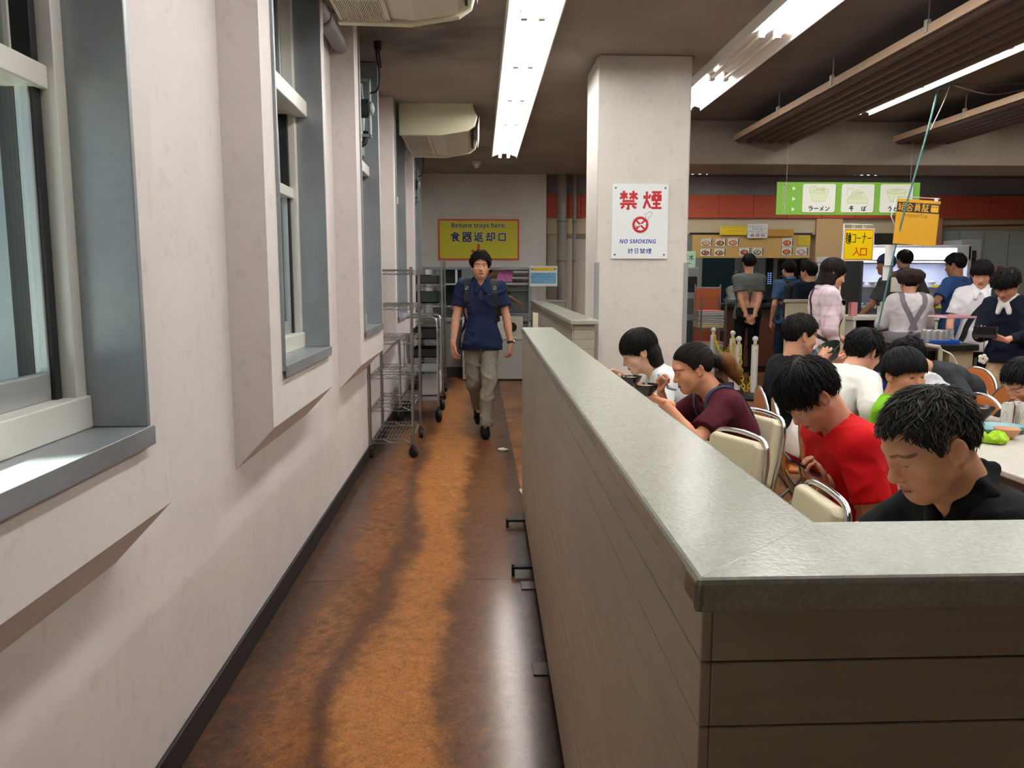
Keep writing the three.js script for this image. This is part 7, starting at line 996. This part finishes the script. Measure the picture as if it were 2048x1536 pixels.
{ // lime cloth and white paper
  const F1 = new Field(); F1.ell([0, 0.02, 0], [0.06, 0.03, 0.05], 0.02).ell([0.07, 0.022, 0.05], [0.05, 0.03, 0.04], 0.02).ell([-0.04, 0.03, -0.03], [0.035, 0.026, 0.03], 0.02); F1.post = (d, x, y, z) => Math.max(d + 0.05 * (Math.abs(noise3(x * 24, y * 24, z * 24) - 0.5) - 0.2) + 0.02 * (Math.abs(noise3(x * 60, y * 60, z * 60) - 0.5) - 0.2), 0.001 - y); const t = thing('cloth', 'lime green crumpled cloth on the table beside the grey-haired man', 'cloth', [2.36, TY, -3.66]); part('folds', F1.mesh(0.006), mat(0x9cc41e, 0.8), t);
  const F2 = new Field(); F2.ell([0, 0.13, 0], [0.10, 0.135, 0.05], 0.02).ell([0.09, 0.1, 0], [0.06, 0.10, 0.04], 0.02).ell([-0.03, 0.24, 0], [0.05, 0.04, 0.03], 0.02); F2.post = (d, x, y, z) => d + 0.045 * (Math.abs(noise3(x * 16, y * 16, z * 16) - 0.5) - 0.2) + 0.02 * (Math.abs(noise3(x * 36, y * 36, z * 36) - 0.5) - 0.2); const p = thing('paper_bag', 'crumpled white paper bag standing behind the grey-haired man', 'bag', [2.42, TY, -4.16]); part('crumpled_paper', F2.mesh(0.007), mat(0xd6d6da, 0.7), p);
  const b = thing('tissue_box', 'blue patterned carton on the table behind the man in white', 'box', sight(1757, 775, 5.1).map((v, i) => i === 1 ? TY : v), 0.3); printed('carton', 0.2, 0.15, 0.12, drawn(128, 96, (c, W, H) => { c.fillStyle = '#20307e'; c.fillRect(0, 0, W, H); for (let k = 0; k < 4; k++) scribble(c, 8, 10 + k * 22, 110, 12, '#6d84c8', k + 61); }), mat(0x24368a, 0.4), b)[0].position.y = 0.075;
  for (let k = 0; k < 2; k++) { const q = sight(1752 + k * 16, 790, 4.75), g = thing('glass_cup', ['clear drinking glass on the table before the man in white, left one', 'clear drinking glass on the table before the man in white, right one'][k], 'glass', [q[0], TY, q[2]]); part('cup_wall', lathe([[0, 0], [0.028, 0], [0.034, 0.09], [0.032, 0.09], [0.026, 0.006], [0, 0.006]], 24), new THREE.MeshPhysicalMaterial({ color: 0xdfe6e6, roughness: 0.05, transmission: 1, thickness: 0.004, ior: 1.5 }), g); }
}
// ---------- clothing extras and bags ----------
const webbing = mat(0x0d0d10, 0.75), denim = mat(0x2c3f5c, 0.85), apronM = mat(0x77727a, 0.85);
{
  const J = F_.walk, S = J.shirt, N = J.N, bag = thing('backpack', 'black backpack worn by the walking man, only its two straps in view', 'backpack', J.root.position.toArray(), 0);
  for (const k of [-1, 1]) { const s = part('shoulder_strap', strap(J, [[k * 0.125, N.y + 0.14, -0.05], [k * 0.128, N.y + 0.12, 0.06], [k * 0.132, N.y - 0.02, 0.3], [k * 0.135, N.y - 0.16, 0.3], [k * 0.145, N.y - 0.28, 0.3], [k * 0.165, N.y - 0.38, 0.22]], [[0, -1, 0.05], [0, -1, -0.35], [0, -0.2, -1], [0, 0, -1], [0, 0, -1], [0, 0.1, -1]], 0.052, 0.010, 30), webbing, bag); part('buckle', new THREE.TorusGeometry(0.013, 0.003, 6, 16).translate(...S.hit(V3(k * 0.132, N.y - 0.045, 0.3), V3(0, 0, -1)).add(V3(0, 0, 0.016)).toArray()), chrome, s); }
  const F = new Field(); F.ell([0, N.y - 0.27, -0.2], [0.13, 0.22, 0.075], 0.02); part('pack_body', F.mesh(0.012), webbing, bag);
  part('placket', ribbon([0, 1, 2, 3, 4].map((i) => S.hit(V3(0, N.y - 0.055 - i * 0.025, 0.3), V3(0, 0, -1)).add(V3(0, 0, -0.001))), [0, 1, 2, 3, 4].map(() => V3(0, 0, 1)), 0.03, 0.003), mat(0x18213c, 0.85), J.root); for (let i = 0; i < 2; i++) part('button', new THREE.CylinderGeometry(0.005, 0.005, 0.003, 12).rotateX(Math.PI / 2).translate(...S.hit(V3(0, N.y - 0.08 - i * 0.055, 0.3), V3(0, 0, -1)).add(V3(0, 0, 0.004)).toArray()), mat(0x2a3040, 0.4), J.root);
  const w = J.arms[0].wr, d = w.clone().sub(J.arms[0].el).normalize(); const ws = part('watch_strap', new THREE.TorusGeometry(0.029, 0.007, 8, 24).scale(1, 0.85, 1.6).applyQuaternion(new THREE.Quaternion().setFromUnitVectors(V3(0, 0, 1), d)).translate(w.x - d.x * 0.02, w.y - d.y * 0.02, w.z - d.z * 0.02), darkRubber, J.root, 'dark wristwatch'); part('watch_case', new THREE.CylinderGeometry(0.019, 0.019, 0.009, 20).rotateZ(Math.PI / 2).translate(w.x + 0.03, w.y + 0.02, w.z), mat(0x6d6f70, 0.25, { metalness: 0.8 }), ws);
  for (const k of [-1, 1]) part('cargo_pocket', bx(-0.012, 0.012, -0.09, 0.08, -0.06, 0.06, 0.008).translate(k > 0 ? 0.145 : -0.14, 0.62, k > 0 ? 0.07 : -0.05), mat(0x7a7569, 0.9), J.root); part('waist_seam', bx(-0.004, 0.004, -0.1, 0, 0, 0.006).translate(0.0, 0.86, 0.128), mat(0x57534a, 0.9), J.root);
}
{ // pinafore on the maroon shirt
  const J = F_.maroon, L = (x, y, z) => J.C.clone().addScaledVector(J.rightV, x).addScaledVector(J.u2, y).addScaledVector(J.fw2, z).toArray(), D = (x, y, z) => J.rightV.clone().multiplyScalar(x).addScaledVector(J.u2, y).addScaledVector(J.fw2, z).toArray();
  for (const k of [-1, 1]) part('pinafore_strap', strap(J, [L(k * 0.085, 0.02, 0.32), L(k * 0.09, 0.16, 0.3), L(k * 0.095, 0.28, 0.18), L(k * 0.095, 0.40, 0.02), L(k * 0.09, 0.36, -0.2), L(k * 0.07, 0.2, -0.32), L(k * 0.03, 0.02, -0.34)], [D(0, 0, -1), D(0, -0.1, -1), D(0, -0.8, -0.6), D(0, -1, 0), D(0, -0.6, 0.8), D(0, 0, 1), D(0, 0, 1)], 0.034, 0.005, 40), denim, J.root);
  const rows = []; for (let i = 0; i <= 8; i++) { const r = []; for (let j = 0; j <= 10; j++) r.push(J.shirt.hit(V3(...L(mix(-0.11, 0.11, j / 10), 0.06 - i * 0.035, 0.34)), J.fw2.clone().negate()).addScaledVector(J.fw2, 0.004)); rows.push(r); } const P = [], I = []; rows.forEach((r, i) => r.forEach((v, j) => { P.push(v.x, v.y, v.z); if (i && j) { const a = (i - 1) * 11 + j - 1; I.push(a, a + 11, a + 1, a + 1, a + 11, a + 12); } })); const g = new THREE.BufferGeometry(); g.setAttribute('position', new THREE.Float32BufferAttribute(P, 3)); g.setIndex(I); g.computeVertexNormals(); part('pinafore_bib', g, mat(0x2c3f5c, 0.85, { side: THREE.DoubleSide }), J.root);
  part('hair_tie', new THREE.TorusGeometry(0.02, 0.006, 8, 18).applyMatrix4(new THREE.Matrix4().makeRotationX(0.4).setPosition(0, -0.008, -0.122)).applyMatrix4(J.toHead), blackMat, J.root);
}
{ // apron and cap of the till worker
  const J = F_.cashier, N = J.N, P = J.P, pt = (x, y, z) => [x, y, z];
  for (const k of [-1, 1]) part('apron_strap', strap(J, [pt(k * 0.10, N.y + 0.1, 0.02), pt(k * 0.11, N.y + 0.06, -0.2), pt(k * 0.06, N.y - 0.15, -0.32), pt(-k * 0.03, N.y - 0.34, -0.34)], [[0, -1, 0], [0, -0.7, 0.7], [0, 0, 1], [0, 0, 1]], 0.05, 0.004, 30), apronM, J.root);
  const F = new Field(); F.cap([-0.09, P.y + 0.06, 0], [0.09, P.y + 0.06, 0], 0.155, 0.155, 0.03).cap([-0.1, P.y - 0.3, 0], [0.1, P.y - 0.3, 0], 0.165, 0.165, 0.1).cap([0, P.y + 0.1, 0], [0, P.y - 0.3, 0], 0.13, 0.15, 0.1); F.post = (d, x, y, z) => { let v = smax(d, y - (P.y + 0.12), 0.004); v = smax(v, (P.y - 0.36) - y, 0.004); const gap = z < 0 ? Math.max(0, (P.y + 0.02 - y)) * 0.42 : 0; if (z < -0.02) v = smax(v, gap - Math.abs(x - 0.02), 0.004); return v + 0.008 * (noise3(x * 12, y * 5, z * 12) - 0.5); }; part('apron', F.mesh(0.014), apronM, J.root);
  part('apron_bow', [tube([[0, P.y + 0.1, -0.155], [0.04, P.y + 0.13, -0.165], [0.07, P.y + 0.1, -0.16], [0.03, P.y + 0.09, -0.165], [0, P.y + 0.1, -0.17]], 0.01, 20, 6), tube([[0, P.y + 0.1, -0.165], [-0.04, P.y + 0.12, -0.17], [-0.06, P.y + 0.09, -0.165], [0, P.y + 0.1, -0.17], [-0.02, P.y, -0.175]], 0.009, 20, 6)], apronM, J.root);
  const C = new Field(); C.ell([0, 0.075, -0.03], [0.138, 0.075, 0.142], 0).ell([0, 0.02, -0.015], [0.102, 0.04, 0.115], 0.04); C.post = (d, x, y, z) => d + 0.012 * (Math.abs(Math.sin(Math.atan2(x, z) * 7)) - 0.5) * sstep(0.12, 0.04, y) + 0.012 * (noise3(x * 25, y * 25, z * 25) - 0.5); part('cap', C.mesh(0.006).applyMatrix4(J.toHead), mat(0x2e1d18, 0.9), J.root);
  const K = new Field(); K.ell([0, 0.06, -0.015], [0.09, 0.05, 0.105], 0); part('cap', K.mesh(0.008).applyMatrix4(F_.cook.toHead), mat(0x261a18, 0.9), F_.cook.root);
}
{ // bag straps, backpack, wallet
  let J = F_.plaid, N = J.N; part('bag_strap', strap(J, [[0.10, N.y + 0.05, 0.05], [0.09, N.y + 0.06, -0.1], [-0.02, N.y - 0.14, -0.3], [-0.16, N.y - 0.36, -0.2], [-0.3, N.y - 0.44, 0.02]], [[0, -1, 0], [0, -0.8, 0.6], [0.1, 0, 1], [0.6, 0, 0.8], [1, 0, 0]], 0.03, 0.004, 30), mat(0x1d1516, 0.7), J.root); part('bag_strap', strap(J, [[0.10, N.y + 0.1, 0.0], [0.05, N.y - 0.08, 0.3], [-0.08, N.y - 0.24, 0.32], [-0.2, N.y - 0.4, 0.22], [-0.34, N.y - 0.45, 0.04]], [[0, -1, 0], [0, -0.3, -1], [0, 0, -1], [0.6, 0, -0.8], [1, 0, 0]], 0.03, 0.004, 30), mat(0x1d1516, 0.7), J.root);
  J = F_.shirt; N = J.N; const bg = thing('shoulder_bag', 'black shoulder bag of the young man in the white shirt', 'bag', J.root.position.toArray(), J.root.rotation.y); part('bag_strap', strap(J, [[0.11, N.y + 0.08, 0.0], [0.1, N.y + 0.02, 0.25], [0.02, N.y - 0.16, 0.32], [-0.1, N.y - 0.36, 0.3], [-0.2, N.y - 0.5, 0.2]], [[0, -1, 0], [0, -0.6, -0.8], [0, 0, -1], [0, 0, -1], [0.5, 0, -0.8]], 0.05, 0.006, 30), webbing, bg); part('bag_body', new RoundedBoxGeometry(0.1, 0.22, 0.28, 3, 0.03).translate(-0.27, N.y - 0.62, 0.06), webbing, bg); part('chest_pocket', bx(-0.045, 0.045, -0.05, 0.05, 0, 0.004, 0.002).translate(...J.shirt.hit(V3(0.09, N.y - 0.17, 0.4), V3(0, 0, -1)).toArray()), mat(0xd3d3d8, 0.85), J.root);
  J = F_.beanie; N = J.N; part('bag_strap', strap(J, [[0.1, N.y + 0.1, 0.02], [0.08, N.y, -0.25], [-0.02, N.y - 0.2, -0.32], [-0.14, N.y - 0.38, -0.25]], [[0, -1, 0], [0, -0.5, 0.9], [0, 0, 1], [0.4, 0, 0.9]], 0.07, 0.006, 24), mat(0x1e2228, 0.7), J.root);
  J = F_.pack; N = J.N; const bp = thing('backpack', 'large black backpack on the man in the blue shirt at the noodle counter', 'backpack', J.root.position.toArray(), J.root.rotation.y); const F = new Field(); F.cap([-0.10, N.y - 0.1, -0.2], [-0.10, N.y - 0.46, -0.22], 0.07, 0.085, 0.05).cap([0.10, N.y - 0.1, -0.2], [0.10, N.y - 0.46, -0.22], 0.07, 0.085, 0.05).cap([0, N.y - 0.08, -0.2], [0, N.y - 0.46, -0.24], 0.07, 0.1, 0.05); part('pack_body', F.mesh(0.014), mat(0x0f1118, 0.75), bp); part('pocket', new RoundedBoxGeometry(0.22, 0.18, 0.06, 3, 0.025).translate(0, N.y - 0.42, -0.32), mat(0x12141c, 0.75), bp); for (const k of [-1, 1]) part('shoulder_strap', tube([[k * 0.1, N.y - 0.02, -0.16], [k * 0.12, N.y + 0.06, -0.03], [k * 0.13, N.y - 0.04, 0.13]], 0.018, 16, 8), mat(0x0f1118, 0.75), bp);
  J = F_.wallet; const c = J.arms[0].wr.clone().add(J.arms[1].wr).multiplyScalar(0.5).add(V3(0, 0.05, 0.09)), w = thing('wallet', 'black wallet held open by the person in the navy jacket', 'wallet', J.toWorld(c).toArray(), J.root.rotation.y); part('cover', bx(-0.09, 0.09, -0.05, 0.05, -0.012, -0.002, 0.004).rotateX(-0.4), webbing, w); part('cover', bx(-0.09, 0.09, -0.05, 0.05, 0.002, 0.012, 0.004).rotateX(0.3), webbing, w);
  const ch = thing('flower_charm', 'white flower-shaped charm hanging below the black wallet', 'charm', J.toWorld(c.clone().add(V3(0.02, -0.22, 0.05))).toArray(), J.root.rotation.y); for (let k = 0; k < 5; k++) part('petal', new THREE.SphereGeometry(0.02, 12, 8).scale(1, 1, 0.35).translate(0.024 * Math.cos(k * 1.257), 0.024 * Math.sin(k * 1.257), 0), mat(0xdcd8c8, 0.5), ch); part('cord', rod([0, 0.02, 0], [-0.02, 0.18, -0.04], 0.003, 6), webbing, ch);
}
// ---------- small things ----------
for (const [z, lab] of [[-4.32, 'grey duct pipe along the wall top between the second and third window boxes'], [-8.87, 'grey duct pipe along the wall top behind the far air conditioner']]) { const t = thing('duct_pipe', lab, 'pipe', [-0.865, 2.95, z]); part('pipe_run', rod([0, 0, 0.02], [0, 0, -1.0], 0.05, 16), mat(0x7d7d7b, 0.5), t); part('clamp', rod([0, 0, -0.4], [0, 0, -0.44], 0.056, 16), mat(0x5d5d5b, 0.5), t); }
{ const t = thing('paper_scrap', 'small crumpled white paper scrap on the corridor floor by the partition', 'litter', [0.21, 0, -6.9]); const F = new Field(); F.ell([0, 0.012, 0], [0.05, 0.014, 0.03], 0.01); F.post = (d, x, y, z) => Math.max(d + 0.02 * (noise3(x * 50, y * 50, z * 50) - 0.5), 0.001 - y); part('crumple', F.mesh(0.006), mat(0xd9d9d6, 0.7), t); }
{ const t = thing('card_stand', 'narrow cream upright board standing just beyond the far end of the partition', 'board', [0.385, 0, -5.45], 0.1); part('board', bx(-0.018, 0.018, 0.02, 1.265, -0.012, 0.012, 0.004), mat(0xc9c3a6, 0.5), t); part('foot', bx(-0.1, 0.1, 0, 0.02, -0.08, 0.08, 0.005), mat(0xb9b396, 0.5), t); }
{ const t = thing('ceiling_cable', 'thin white cable slung between the ceiling hook and the second ribbed panel', 'cable', [4.03, 3.13, -6.9]); part('cable', tube([[0, 0, 0], [0.4, -0.05, -0.1], [0.75, 0.005, -0.15]], 0.005, 30, 6), mat(0xcfcbc2, 0.5), t); part('cable', tube([[0, 0, 0], [0.3, -0.04, 0.2], [0.7, -0.05, 0.5], [1.1, 0.01, 0.9]], 0.005, 30, 6), mat(0x5d5a55, 0.5), t); }
renderer.render(scene, camera);
